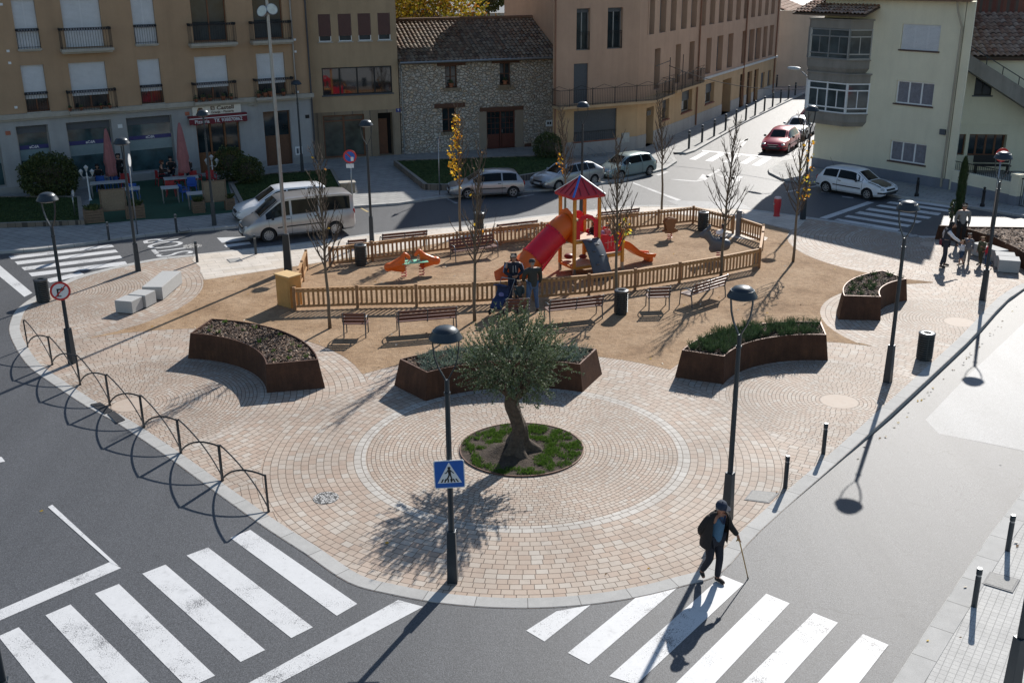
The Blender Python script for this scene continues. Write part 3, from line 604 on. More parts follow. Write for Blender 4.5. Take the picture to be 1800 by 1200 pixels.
    def balcony(s, r, parent, depth, floor, iron, pitch=.13, balls=True, curved=False, slabt=.14):
        a, b, c, d = r; mb = MB(); s.slab(mb, a-.05, c+.05, b-slabt, b, .005, depth+.05); s.slab(mb, a, c, b-slabt*1.7, b-slabt-.002, .005, depth*.8)
        o = mb.build('balcony', floor, parent); m = MB()
        pts = [(a, .0), (a, depth), (c, depth), (c, .0)]
        for (p, q), (p2, q2) in zip(pts, pts[1:]):
            L = math.hypot(p2-p, q2-q)
            if L < .02: continue
            for z in (b+.08, d-.12, d): m.bar(s.P(p, z, q), s.P(p2, z, q2), .03 if z == d else .02)
            n = max(1, round(L/pitch))
            for i in range(n+1):
                t = i/n; aa = p+(p2-p)*t; qq = q+(q2-q)*t; bul = .03 if q == q2 else 0
                m.tube([s.P(aa, b, qq), s.P(aa, b+(d-b)*.25, qq+bul), s.P(aa, d, qq)], .009, 4)
                if balls and i < n:
                    am = aa+(p2-p)/n*.5; qm = qq+(q2-q)/n*.5; m.ball(s.P(am, d-.06, qm), .05, 6, 4)
        m.build('railing', iron, o); return o
FRW = M('white_window_frame', (.78, .79, .80), .5, 0, .06); FRB = M('brown_wood_frame', (.16, .065, .03), .6, 0, .25); FRG = M('grey_aluminium', (.30, .31, .32), .4, .6, .1)
SHW = M('white_shutter', (.62, .64, .67), .6, 0, .06, 2); SHB = M('brown_shutter', (.10, .045, .04), .6, 0, .12); SHG = M('dark_grey_shutter', (.085, .095, .11), .6, 0, .1)
CUR = M('net_curtain', (.20, .20, .23), .9, 0, .3); STN = M('pale_stone_trim', (.40, .37, .32), .8, 0, .15, 4, .004)
# ---------------------------------------------------------------- left apartment building
OCH = plaster('ochre_plaster', (.42, .285, .18), .2); GRY = plaster('pale_grey_render', (.40, .40, .40), .3)
F1 = Facade(FL0-FLd*22, R(57.5)); E1 = (Vector((FL0.x, FL0.y, 0))-F1.O).dot(F1.u)
apt = empty('apartment_building', F1.P(E1/2, 0), 0, 'ochre apartment block with white shutters and iron balconies above a grey ground floor', 'building'); apt.location = (0, 0, 0)
zc = 4.07; H1 = 14.6
LB = []       # windows: image rectangles (x0,y0,x1,y1)
up3 = [((21, 17), (73, 89), 'n'), ((107, 15), (185, 88), 'b'), ((230, 11), (278, 80), 'n'), ((334, 8), (402, 76), 'bo'), ((443, 6), (500, 74), 'bo')]
up2 = [((36, 120), (87, 188), 'n'), ((120, 116), (194, 184), 'b'), ((241, 110), (288, 177), 'n'), ((341, 104), (405, 174), 'b'), ((450, 102), (505, 170), 'b')]
hs = []; wl = []
for rowi, row in enumerate((up3, up2)):
    for p, q, k in row:
        r = F1.rect(p[0], p[1], q[0], q[1]); r = list(r)
        r[1] = (4.22 if rowi else 7.35); r[3] = r[1]+(2.35 if rowi else 2.4); hs.append(tuple(r)); wl.append((tuple(r), k, rowi))
for dx in (-3.8, -7.2):       # the run continues left of the frame
    for z in (4.22, 7.35): r = (wl[5][0][0]+dx, z, wl[5][0][2]+dx+.0, z+2.35); hs.append(r); wl.append((r, 'b' if dx == -3.8 else 'n', 1))
for w_ in list(wl):           # third floor, above the frame but real
    if w_[2] == 0: r = w_[0]; r = (r[0], 10.5, r[2], 12.8); hs.append(r); wl.append((r, 'n', 1))
F1.wall('upper_wall', -8, E1, zc, H1, OCH, apt, hs, .22)
for r, k, rw in wl:
    full = 'o' not in k
    o = F1.window(r, apt, FRB if rw or not full else FRW, mull=1, dep=-.2, shutter=(.72 if rw else 1.0) if full else .08, sm=SHW)
    if 'b' in k: F1.balcony((r[0]-.28, r[1]-.06, r[2]+.28, r[1]+.98), apt, .55 if r[1] > 7 else .42, STN, BLACKM)
    else:
        F1.balcony((r[0]+.02, r[1]+.02, r[2]-.02, r[1]+1.0), apt, .06, STN, BLACKM, slabt=.08)
# plants in pots and hanging laundry on two balconies
POT = M('terracotta', (.30, .11, .055), .8, 0, .2); LEAFP = M('pot_leaves', (.05, .085, .03), .7, 0, .4, 20)
def potplant(loc, s=.16, label='', h=.3, rest=1):
    t = empty('flower_pot', loc, 0, label, 'flower pot', 'flower pots on balconies and sills'); mb = MB(); mb.lathe([(s*.7, 0), (s, s*1.4), (s*1.08, s*1.4), (s*1.08, s*1.6), (s*.9, s*1.6)], 10); mb.build('pot', POT, t, smooth=40)
    l = MB(); rr = random.Random(int(loc[0]*100))
    for i in range(46):
        a = rr.uniform(0, 2*PI); e = rr.uniform(.1, 1.4); q = rr.uniform(.3, 1)*h; c = Vector((math.cos(a)*math.cos(e)*q*.8, math.sin(a)*math.cos(e)*q*.8, s*1.6+math.sin(e)*q)); d = Vector((rr.uniform(-1, 1), rr.uniform(-1, 1), rr.uniform(-1, 1))).normalized()*.05; e2 = d.orthogonal().normalized()*.02
        l.add([c-d, c+e2, c+d, c-e2], [(0, 1, 2, 3)])
    l.build('leaves', LEAFP, t, recalc=False); return t
for j, (x, y) in enumerate(((344, 170), (357, 171), (369, 170), (392, 168), (406, 166))):
    a, z = F1.at(x, y, .3); potplant(F1.P(a, 4.18, .3), .1+.03*(j % 2), 'terracotta flower pot %s on the long balcony right above the awning' % ('leftmost', 'second from left', 'in the middle', 'second from right', 'rightmost')[j], .2)
for j, (x, y) in enumerate(((454, 163), (466, 164), (476, 162), (498, 159))):
    a, z = F1.at(x, y, .3); potplant(F1.P(a, 4.18, .3), .12+.03*(j % 3), 'terracotta flower pot %s on the rightmost lower balcony' % ('leftmost', 'second from left', 'third from left', 'rightmost')[j], .24)
for j, (x, y) in enumerate(((122, 184), (142, 183), (177, 181), (192, 179))):
    a, z = F1.at(x, y, .3); potplant(F1.P(a, 4.18, .3), .1, 'small terracotta pot %s on the balcony above the left shop windows' % ('leftmost', 'second from left', 'third from left', 'rightmost')[j], .12)
# ground floor
gf = [F1.rect(-70, 215, 12, 322), F1.rect(24, 206, 98, 313), F1.rect(113, 201, 208, 310), F1.rect(219, 193, 312, 298), F1.rect(343, 207, 427, 288), F1.rect(462, 197, 516, 283)]
gf = [(g[0], .55 if i < 4 else .14, g[2], 3.55 if i < 4 else (3.15 if i == 4 else 3.3), .3) for i, g in enumerate(gf)]
F1.wall('ground_floor_wall', -8, E1, -.2, zc, GRY, apt, gf, .3)
mb = MB(); F1.slab(mb, -8, E1+.1, zc-.12, zc+.12, -.1, .22); F1.slab(mb, -8, E1+.06, zc-.22, zc-.12, -.1, .12); mb.build('cornice', STN, apt)
mb = MB()
PLN = plaster('grey_stone_plinth', (.33, .33, .32), .3)
for a0, a1 in ((-8, gf[4][0]-.05), (gf[4][2]+.05, gf[5][0]-.05), (gf[5][2]+.05, E1+.02)): mb = MB(); F1.slab(mb, a0, a1, -.2, .5, -.01, .035); mb.build('plinth', PLN, apt)
SHOPG = glassm('shop_glass', (.045, .085, .095), .12); BLUEB = M('violet_blue_band', (.035, .035, .16), .5, 0, .08); LOGO = M('white_lettering', (.7, .7, .7), .6, 0, .02)
FROST = M('frosted_film', (.20, .27, .29), .35, 0, .08)
for i, g in enumerate(gf[:4]):
    r = g[:4]; o = F1.window(r, apt, FRG, SHOPG, 0, (.87,), -.28, .07, 'shop_window')
    b = MB(); F1.slab(b, r[0]+.05, r[2]-.05, r[3]-.42, r[3]-.02, -.27, -.23); b.build('shutter_box', SHG, o)
    b = MB(); F1.slab(b, r[0]+.07, r[2]-.07, 2.32, 2.52, -.262, -.255); b.build('printed_band', BLUEB, o)
    b = MB(); F1.slab(b, r[0]+.07, r[2]-.07, 1.75, 2.30, -.262, -.257); b.build('frosted_film', FROST, o)
    text('eCdA', .2, LOGO, o, 'shop_lettering', .003, M4=F1.mtx((r[0]+r[2])/2, 2.42, -.25), bold=.006)
# doors: restaurant and flats
def door(F, r, parent, m, dep=-.24, leaves=2, glassfrac=.6, arch=False, name='door', lights=1):
    a, b, c, d = r[:4]; o = None; fr = MB(); F.frame(fr, (a, b, c, d), .08, dep, dep+.07, leaves-1); o = fr.build(name, m, parent)
    L = (c-a)/leaves
    for i in range(leaves):
        x0 = a+L*i+.08; x1 = a+L*(i+1)-.08; zb = b+(d-b)*(1-glassfrac)
        p = MB(); F.slab(p, x0+.002, x1-.002, b+.09, zb, dep+.005, dep+.045); F.slab(p, x0+.1, x1-.1, b+.2, zb-.1, dep+.045, dep+.06); p.build('panel', m, o)
        g = MB(); F.slab(g, x0, x1, zb+.002, d-.09, dep+.01, dep+.02); g.build('pane', GLASS, o)
        if lights > 1:
            q = MB()
            for j in range(1, 3): F.slab(q, x0+(x1-x0)*j/3-.012, x0+(x1-x0)*j/3+.012, zb, d-.1, dep+.02, dep+.04)
            for j in range(1, lights): z = zb+(d-.1-zb)*j/lights; F.slab(q, x0, x1, z-.012, z+.012, dep+.02, dep+.037)
            q.build('glazing_bars', m, o)
    h = MB(); h.bar(F.P((a+c)/2+.1, b+1.0, dep+.1), F.P((a+c)/2+.1, b+1.2, dep+.1), .03); h.build('handle', GALV, o); return o
WOOD = M('varnished_wood', (.20, .085, .035), .5, 0, .3, 8)
door(F1, gf[4], apt, WOOD, leaves=3, glassfrac=.62); door(F1, gf[5], apt, M('dark_oak_door', (.12, .055, .028), .55, 0, .3, 8), leaves=2, glassfrac=.45)
# drainpipes
mb = MB(); a, _ = F1.at(520, 163); mb.tube([F1.P(a, 4.25, .1), F1.P(a, H1, .1)], .05, 8); mb.build('drainpipe', GALV, apt)
mb = MB(); mb.tube([F1.P(E1-.02, .3, .09), F1.P(E1-.02, H1, .09)], .05, 8); mb.build('drainpipe', M('dark_pipe', (.06, .06, .07), .5), apt)
mb = MB(); F1.slab(mb, -8.4, E1+.4, H1, H1+.3, -9.6, .75); mb.build('roof', TILE, apt)
# solid side and back so the block casts its shadow
mb = MB()
mb.add([F1.P(E1, -.2), F1.P(E1, H1), F1.P(E1, H1, -9), F1.P(E1, -.2, -9), F1.P(-8, -.2, -9), F1.P(-8, H1, -9), F1.P(-8, -.2), F1.P(-8, H1)], [(0, 1, 2, 3), (3, 2, 5, 4), (4, 5, 7, 6)])
mb.build('side_wall', OCH, apt, recalc=False)
# vents, plaques, meter boxes
for x, y in ((2, 8), (14, 90), (17, 111), (28, 189), (518, 70), (519, 91), (523, 162)): mb = MB(); a, z = F1.at(x, y); F1.slab(mb, a-.07, a+.07, z-.06, z+.06, 0, .03); mb.build('vent_cover', WHITEP, apt)
ORN = M('orange_plaque', (.38, .12, .07), .6)
for x, y, m in ((14, 234, ORN), (211, 222, WHITEP), (329, 200, ORN), (540, 205, BLACKM)): a, z = F1.at(x, y); mb = MB(); F1.slab(mb, a-.12, a+.12, z-.1, z+.1, 0, .03); mb.build('plaque', m, apt)
a, z = F1.at(525, 265); mb = MB(); F1.slab(mb, a-.22, a+.22, z-.25, z+.25, 0, .06); F1.slab(mb, a-.15, a-.02, z-.15, z+.15, .06, .065, 1); F1.slab(mb, a+.04, a+.16, z-.15, z+.15, .06, .065, 1); mb.build('meter_cabinet', [WHITEP, SHG], apt)
a, z = F1.at(444, 184); mb = MB(); mb.M = F1.mtx(a, z, .01); mb.add([(-.32, -.05, 0), (-.1, .12, .06), (.12, .16, .03), (.32, -.06, 0), (.1, -.1, .08), (-.05, .02, .12)], [(0, 1, 5), (1, 2, 5), (2, 3, 4), (5, 2, 4), (0, 5, 4)]); mb.build('wall_relief', STN, apt)
# restaurant sign and awning
sg = F1.rect(337, 188, 424, 205, .06); t = empty('shop_sign', (0, 0, 0), 0, 'white shop sign reading El Castell Granja - Pizzeria above a dark red awning', 'sign')
CREAM = M('cream_sign_board', (.74, .70, .62), .6, 0, .04); mb = MB(); F1.slab(mb, sg[0], sg[2], 3.41, 3.87, .02, .14); mb.build('board', CREAM, t)
SGT = M('brown_sign_lettering', (.10, .055, .03), .6); ms = (sg[0]+sg[2])/2
text('El Castell', .29, SGT, t, 'lettering', .003, M4=F1.mtx(ms+.3, 3.74, .146), bold=.008, sx=1.25)
text('Granja - Pizzeria', .17, SGT, t, 'lettering', .003, M4=F1.mtx(ms+.3, 3.52, .146), bold=.005, sx=1.15)
mb = MB(); mb.M = F1.mtx(ms-.95, 3.65, .142); mb.lathe([(0, 0), (.16, .0), (.2, .004)], 6); mb.box((0, .02, .008), (.2, .26, .01), k=1); mb.box((-.14, -.17, .008), (.2, .05, .01), .5, k=1); mb.box((.14, -.17, .008), (.2, .05, .01), -.5, k=1)
mb.build('emblem', [M('emblem_gold', (.32, .17, .05), .6), SGT], t)
aw = F1.rect(332, 208, 436, 222, .3); t = empty('awning', (0, 0, 0), 0, 'rolled dark red awning lettered Pizzeria with a phone number over the restaurant door', 'awning')
ARED = M('dark_red_awning', (.16, .015, .025), .7, 0, .12); mb = MB(); F1.slab(mb, aw[0], aw[2], 3.28, 3.40, .02, .32); mb.build('cassette', ARED, t)
mb = MB(); F1.slab(mb, aw[0]+.01, aw[2]-.01, 3.235, 3.278, .28, .32); mb.build('trim', WHITEP, t)
mb = MB(); n = 22; vs = []
for i in range(n+1):
    a = aw[0]+(aw[2]-aw[0])*i/n
    for z in (3.232, 2.92+.03*math.sin(i*2)): vs.append(F1.P(a, z, .3+.012*math.sin(i*1.3)))
mb.add(vs, [(2*i, 2*i+1, 2*i+3, 2*i+2) for i in range(n)]); mb.build('valance', ARED, t, recalc=False)
ma = (aw[0]+aw[2])/2; text('Pizzeria', .27, LOGO, t, 'lettering', .003, M4=F1.mtx(ma-.95, 3.07, .318), bold=.004); text('Tlf. 938870862', .27, LOGO, t, 'lettering', .003, M4=F1.mtx(ma+.55, 3.08, .318), bold=.004)
# ---------------------------------------------------------------- second ochre building
OC2 = plaster('yellow_ochre_plaster', (.42, .31, .20), .25); SAB = slab_mat('sandstone_blocks', [(.24, .18, .12), (.31, .24, .17)], .6, .35, 0, .5, .008, (.12, .1, .08), .85)
b2e = Vector(G2(706, 274.5)); az2 = R(71); u2 = Vector((math.sin(az2), math.cos(az2))); F2 = Facade(b2e-u2*6.2, az2); E2 = 6.2
o2 = empty('corner_building', (0, 0, 0), 0, 'narrow ochre building with four brown shuttered windows above a ribbon window and shopfront', 'building')
H2 = 14.7
up = [F2.rect(*q) for q in ((558, 26, 583, 74), (593, 25, 619, 73), (628, 24, 653, 71), (663, 23, 687, 70))]; zz = (sum(r[1] for r in up)/4, sum(r[3] for r in up)/4); up = [(r[0], zz[0], r[2], zz[1], .1) for r in up]
rb = F2.rect(565, 120, 690, 163); sh = F2.rect(567, 204, 644, 275); dr = F2.rect(664, 199, 693, 271); hb = F2.at(690, 192)[1]
sh = (sh[0], .15, sh[2], sh[3], .2); dr = (dr[0], .12, dr[2], dr[3], .7); rb = rb+(.12,)
F2.wall('upper_wall', -.6, E2, hb, H2, OC2, o2, up+[rb], .12); F2.wall('ground_floor_wall', -.6, E2, -.2, hb, SAB, o2, [sh, dr], .2)
for r in up:
    w_ = F2.window(r[:4], o2, FRW, mull=0, dep=-.09, shutter=.8, sm=SHB, sill=STN, w=.05)
FRD = M('black_aluminium', (.02, .025, .03), .4, .5, .1)
F2.window(rb[:4], o2, FRD, glassm('mirror_glass', (.02, .022, .025), .03, 1.0), 3, (), -.1, .07, sill=SHG)
w_ = F2.window(sh[:4], o2, FRB, glassm('shop_glass_green', (.07, .075, .06), .15), 1, (.86,), -.18, .09, 'shop_window')
mb = MB(); F2.slab(mb, dr[0]+.02, dr[2]-.25, .1, 2.3, -.62, -.56); mb.build('door', FRB, o2)
mb = MB(); F2.slab(mb, -.6, E2, H2, H2+.25, -8, .3); mb.build('roof', TILE, o2)
mb = MB(); F2.slab(mb, E2+.01, E2+3.4, 9.9, H2, -8, -.02); F2.slab(mb, E2+3.4, E2+6.2, 9.9, H2, -5.2, -2.8); mb.build('shadow_caster_wing', OC2, o2)  # unseen overhanging mass, added to throw shade on the north pavement and terrace
mb = MB(); F2.slab(mb, E2+.01, E2+3.3, H2+.01, H2+.2, -8, 0); mb.build('shadow_caster_roof', TILE, o2)  # cover slab of the added shade-casting mass
mb = MB(); mb.add([F2.P(E2, -.2), F2.P(E2, H2), F2.P(E2, H2, -7), F2.P(E2, -.2, -7), F2.P(-.6, -.2, -7), F2.P(-.6, H2, -7)], [(0, 1, 2, 3), (3, 2, 5, 4)]); mb.build('side_wall', OC2, o2, recalc=False)
mb = MB(); a, _ = F2.at(563, 270); mb.tube([F2.P(.02, .3, .1), F2.P(.02, H2, .1)], .05, 8); mb.build('drainpipe', FRD, o2)
BLUP = M('blue_number_plate', (.03, .04, .2), .5)
def number(F, x, y, txt, parent):
    a, z = F.at(x, y); mb = MB(); F.slab(mb, a-.14, a+.14, z-.11, z+.11, 0, .02); o = mb.build('number_plate', BLUP, parent); text(txt, .2, LOGO, o, 'number', .002, M4=F.mtx(a, z, .024), bold=.006)
number(F2, 700, 194, '9', o2)
# ---------------------------------------------------------------- stone house
STO = stone_mat(); OAK = M('old_timber', (.11, .05, .03), .8, 0, .3, 10); az3 = R(71.5)
F3 = Facade(b2e+u2*.06, az3); E3 = F3.at(980, 180)[0]+.05; ze = 5.75; o3 = empty('stone_house', (0, 0, 0), 0, 'rubble stone house with old curved roof tiles and a glazed double door', 'building')
wn = [F3.rect(782, 116, 804, 154), F3.rect(878, 111, 898, 149), F3.rect(777, 190, 803, 231)]; wn = [w_+(.28,) for w_ in wn]; dr = F3.rect(855, 196, 906, 266); dr = (dr[0], .1, dr[2], dr[3], .22)
F3.wall('wall', 0, E3, -.2, ze, STO, o3, wn+[dr], .28)
for w_ in wn: F3.window(w_[:4], o3, OAK, mull=1, trans=(.5,), dep=-.24, w=.07)
door(F3, dr, o3, M('red_brown_door', (.12, .035, .022), .5, 0, .25), dep=-.18, glassfrac=.62, lights=4)
for w_ in wn[:2]+[wn[2]]: q = MB(); F3.slab(q, w_[0]-.5, w_[2]+.55, w_[3], w_[3]+.27, -.1, .07); q.build('lintel', OAK, o3)
q = MB(); F3.slab(q, dr[0]-.45, dr[2]+.55, dr[3], dr[3]+.24, -.1, .06); q.build('lintel', OAK, o3)
mb = MB()
for w_ in wn: F3.slab(mb, w_[0]-.12, w_[2]+.15, w_[1]-.16, w_[1], -.2, .1)
F3.slab(mb, wn[1][0]-.25, wn[1][2]+.3, wn[1][1]-.3, wn[1][1]-.162, -.1, .05); mb.build('sills', SAB, o3)
mb = MB(); JMB = plaster('sandstone_jamb', (.32, .26, .2), .3); F3.slab(mb, dr[0]-.5, dr[0]-.004, .0, dr[3]-.004, -.1, .025); mb.build('door_jamb', JMB, o3); mb = MB(); F3.slab(mb, dr[2]+.004, dr[2]+.55, .0, dr[3]-.004, -.1, .025); mb.build('door_jamb', JMB, o3)
for i, w_ in enumerate(wn[:2]):
    p = F3.P((w_[0]+w_[2])/2, w_[1]+.02, -.06); potplant(p, .16, 'terracotta window box plant in the %s upper window of the stone house' % ('left', 'right')[i], .22)
number(F3, 850, 195, '8', o3)
a, z = F3.at(965, 217); mb = MB(); F3.slab(mb, a-.22, a+.22, z-.2, z+.2, 0, .04); F3.slab(mb, a-.14, a-.02, z-.06, z+.1, .04, .045, 1); F3.slab(mb, a+.03, a+.14, z-.06, z+.1, .04, .045, 1); mb.build('meter_cabinet', [WHITEP, BLACKM], o3)
a, z = F3.at(928, 259); mb = MB(); F3.slab(mb, a-.22, a+.22, z-.25, z+.25, 0, .03); mb.build('vent_grille', OAK, o3)
RD = 5.0; rs = math.atan2(1.95, RD); V3 = -F3.n*math.cos(rs)+Vector((0, 0, math.sin(rs))); sl = RD/math.cos(rs)
tiled_roof('roof', F3.P(-.02, ze+.02, .45)+Vector((0, 0, -.1)), F3.u, V3, E3+.35, sl+.55, TILE, o3, .27, .42, .085)
mb = MB()
for i in range(20): a = .25+(E3-.3)*i/19; F3.slab(mb, a-.05, a+.05, ze-.2, ze-.08, -.1, .4)
mb.build('rafter_ends', OAK, o3); mb = MB(); mb.tube([F3.P(-.03, ze-.07, .5), F3.P(E3+.3, ze-.07, .5)], .07, 8); mb.build('gutter', FRG, o3)
mb = MB(); mb.tube([F3.P(.12, .1, .08), F3.P(.12, ze-.6, .08), F3.P(-.02, ze-.1, .45)], .05, 8); mb.build('drainpipe', FRG, o3)
rt_ = F3.P(0, ze+.02, .45)+V3*(sl+.5); mb = MB(); mb.tube([rt_+F3.u*-.05, rt_+F3.u*(E3+.36)], .13, 8); mb.build('ridge_tiles', TILE, o3)
mb = MB(); e_ = [F3.P(0, -.2), F3.P(0, ze), F3.P(0, ze+1.95, -RD), F3.P(0, -.2, -9), F3.P(E3, -.2), F3.P(E3, ze), F3.P(E3, ze+1.95, -RD), F3.P(E3, -.2, -9), F3.P(0, ze, -9), F3.P(E3, ze, -9)]
mb.add(e_, [(0, 1, 2, 8, 3), (4, 5, 6, 9, 7), (3, 8, 9, 7), (8, 2, 6, 9)]); mb.build('gable_walls', STO, o3, recalc=False)
# ---------------------------------------------------------------- pink building on the corner
PNK = plaster('salmon_plaster', (.50, .33, .235), .2); PYL = plaster('apricot_plaster', (.54, .37, .22), .25); MAR = plaster('grey_marble_plinth', (.40, .38, .37), .35, .55)
o4 = empty('corner_block', (0, 0, 0), 0, 'large salmon coloured corner building with rows of tall narrow windows and a curved balcony', 'building')
pc1 = Vector(G2(1118, 266)); az4 = R(62.5); u4 = Vector((math.sin(az4), math.cos(az4))); L4 = 6.1; F4 = Facade(pc1-u4*L4, az4); H4 = 12.0
pc2 = Vector(G2(1134, 261.5)); F4c = Facade(pc1, math.atan2(pc2.x-pc1.x, pc2.y-pc1.y)); Lc = (pc2-pc1).length
pe = Vector(G2(1361, 165.5)); F5 = Facade(pc2, math.atan2(pe.x-pc2.x, pe.y-pc2.y)); L5 = (pe-pc2).length
zb4 = 3.2
w4 = [F4.rect(1014, 3, 1037, 70), F4.rect(1069, 3, 1094, 68)]; w4 = [(w_[0], 6.35, w_[2], 8.75, .3) for w_ in w4]; wd = F4.rect(1009, 99, 1033, 175); wd = (wd[0], zb4+.06, wd[2], 5.6, .14); ws = F4.rect(1009, 196, 1083, 243)
ws = ws+(.16,); w4b = [(w_[0], 9.6, w_[2], 11.4, .3) for w_ in w4]
F4.wall('front_upper_wall', 0, L4, zb4, H4, PNK, o4, w4+[wd]+w4b, .3); F4.wall('front_lower_wall', 0, L4, -.2, zb4, PYL, o4, [ws], .16)
F4c.wall('corner_upper_wall', 0, Lc, zb4, H4, PNK, o4, []); F4c.wall('corner_lower_wall', 0, Lc, -.2, zb4, PYL, o4, [])
for w_ in w4+w4b:
    F4.window(w_[:4], o4, FRG, mull=1, dep=-.28, shutter=.1, sm=SHG); F4.balcony((w_[0]+.03, w_[1]+.02, w_[2]-.03, w_[1]+1.05), o4, -.06, PNK, BLACKM, balls=False, slabt=.05)
mb = MB(); n = 42
for i in range(n): z = wd[1]+(wd[3]-wd[1])*i/n; F4.slab(mb, wd[0], wd[2], z, z+(wd[3]-wd[1])/n-.006, -.12, -.1+.006*(i % 2))
mb.build('roller_shutter', SHG, o4)
mb = MB(); n = 30
for i in range(n): z = ws[1]+(ws[3]-ws[1])*i/n; F4.slab(mb, ws[0], ws[2], z, z+(ws[3]-ws[1])/n-.006, -.13, -.1+.006*(i % 2))
mb.build('roller_shutter', SHG, o4)
mb = MB(); F4.slab(mb, ws[0]-.05, ws[2]+.05, ws[1]-.08, ws[1], -.13, .04); mb.build('sill', M('red_tile_sill', (.22, .07, .04), .7), o4)
mb = MB()
for i in range(20): a = ws[0]+.05+(ws[2]-ws[0]-.1)*i/19; mb.bar(F4.P(a, ws[1], -.02), F4.P(a, ws[1]+.55, -.02), .016)
mb.bar(F4.P(ws[0]+.02, ws[1]+.55, -.02), F4.P(ws[2]-.02, ws[1]+.55, -.02), .025); mb.build('window_rail', BLACKM, o4)
for F, L in ((F4, L4), (F4c, Lc)): mb = MB(); F.slab(mb, -.01, L+.02, -.2, .95, -.02, .03); mb.build('plinth', MAR, o4)
a, z = F4.at(1099, 242); mb = MB(); F4.slab(mb, a-.28, a+.28, z-.3, z+.3, 0, .05); mb.build('meter_cabinet', M('cabinet_grey', (.42, .42, .40), .6), o4)
# long side along the street
def colx(x): return F5.at(x, 0)[0]
rowA = [(1140, 1151, 0, 62), (1160, 1171, 0, 59), (1179, 1189, 0, 55.5), (1198, 1208, 0, 52), (1215, 1225, 0, 49), (1232, 1241, 0, 46.5), (1248, 1257, 0, 43.5), (1264, 1273, 0, 40.5), (1279, 1288, 0, 38), (1294, 1302, 0, 36), (1308, 1315, 0, 33.5), (1321, 1328, 0, 31), (1333, 1339, 0, 29), (1345, 1351, 0, 27), (1356, 1362, 0, 25)]
rowB = [(1150, 1160, 87, 160), (1187, 1196, 80, 148), (1211, 1220, 73, 142), (1241, 1250, 69, 129), (1260, 1270, 65, 126), (1279, 1288, 61, 121), (1304, 1312, 56, 112), (1316, 1325, 53, 108), (1328, 1337, 50, 104), (1341, 1348, 48, 101), (1352, 1359, 45, 99)]
rowC = [(1164, 1176, 176, 211), (1198, 1216, 161, 201), (1240, 1255, 148, 184)]
rowD = [(1269.5, 1284.5, 132, 198), (1300, 1308, 125, 186), (1312.5, 1321, 122, 181), (1325, 1332.5, 118, 175)]
rowE = [(1338, 1344, 119, 147), (1350, 1355, 115, 143)]
hU = []; hL = []
def colrect(x0, x1, ya, yb, z0=None, z1=None):
    a = F5.at(x0, (ya+yb)/2)[0]; b = F5.at(x1, (ya+yb)/2)[0]; za = F5.at(x0, yb)[1]; zt = F5.at(x0, ya)[1]
    return (a, za if z0 is None else z0, b, zt if z1 is None else z1, .45)
zA = sum(colrect(*r)[1] for r in rowA)/len(rowA); zBs = sum(colrect(*r)[1] for r in rowB)/len(rowB); zBt = sum(colrect(*r)[3] for r in rowB)/len(rowB)
rA_ = [colrect(*r, z0=zA, z1=zA+2.3) for r in rowA]; rB_ = [colrect(*r, z0=zBs, z1=zBt) for r in rowB]; rTop = [(r[0], zA+3.25, r[2], zA+4.8, .45) for r in rA_ if zA+5.3 < H4]
zsp = 3.3
F5.wall('street_upper_wall', 0, L5, zsp, H4, PNK, o4, rA_+rB_+rTop, .45)
rC_ = [colrect(*r) for r in rowC]; zc0 = sum(r[1] for r in rC_)/3; zc1 = sum(r[3] for r in rC_)/3; rC_ = [(r[0], zc0, r[2], min(zc1, zsp-.3), .35) for r in rC_]
rD_ = [colrect(*r) for r in rowD]; rD_ = [(r[0], .1, r[2], min(2.75, zsp-.2), .8 if i == 0 else .3) for i, r in enumerate(rD_)]; rE_ = [colrect(*r) for r in rowE]; rE_ = [(r[0], .95, r[2], 2.3, .25) for r in rE_]
dS = colrect(1135.5, 1148.5, 185, 257); dS = (dS[0], .1, dS[2], 2.55, .7)
F5.wall('street_lower_wall', 0, L5, -.2, zsp, PYL, o4, rC_+rD_+rE_+[dS], .35)
for r in rA_+rTop: F5.window(r[:4], o4, FRG, mull=0, trans=(.45,), dep=-.42, w=.05)
for r in rB_: F5.window(r[:4], o4, FRG, mull=0, trans=(.4,), dep=-.42, w=.05)
for r in rC_: F5.window(r[:4], o4, FRG, mull=0, dep=-.33, w=.05, shutter=.5, sm=SHG, sill=M('red_tile_sill', (.22, .07, .04), .7))
for r in rD_: F5.window(r[:4], o4, FRB, mull=0, trans=(.75,), dep=r[4]*-1+.03, w=.06)
for r in rE_: F5.window(r[:4], o4, FRG, mull=0, dep=-.23, w=.05, shutter=1, sm=SHG)
F5.window(dS[:4], o4, FRB, mull=0, trans=(.75,), dep=-.66, w=.06)
mb = MB()
cuts = sorted([(r[0], r[2]) for r in rD_+[dS]]); a0 = -.01
for c0, c1 in cuts+[(L5, L5)]:
    if c0-.01 > a0: mb = MB(); F5.slab(mb, a0, c0-.01, -.2, .95, -.02, .03); mb.build('plinth', MAR, o4)
    a0 = c1+.01
q0 = F5.at(1240, 129)[0]-.6
mb = MB(); F5.slab(mb, q0, L5, zsp-.06, zsp+.1, 0, .1); mb.build('string_course', plaster('white_course', (.6, .6, .58), .2), o4)
for x, y0 in ((1228, 60), (1305, 40), (1360, 20)): a = F5.at(x, y0+100)[0] if x != 1228 else F5.at(1222, 200)[0]; mb = MB(); mb.tube([F5.P(a, .2, .08), F5.P(a, H4, .08)], .06, 8); mb.build('drainpipe', M('rust_pipe', (.25, .12, .07), .6), o4)
a, z = F5.at(1140, 199); mb = MB(); F5.slab(mb, a-.35, a+.35, z-.15, z+.15, .005, .04); o_ = mb.build('name_plate', BLACKM, o4)
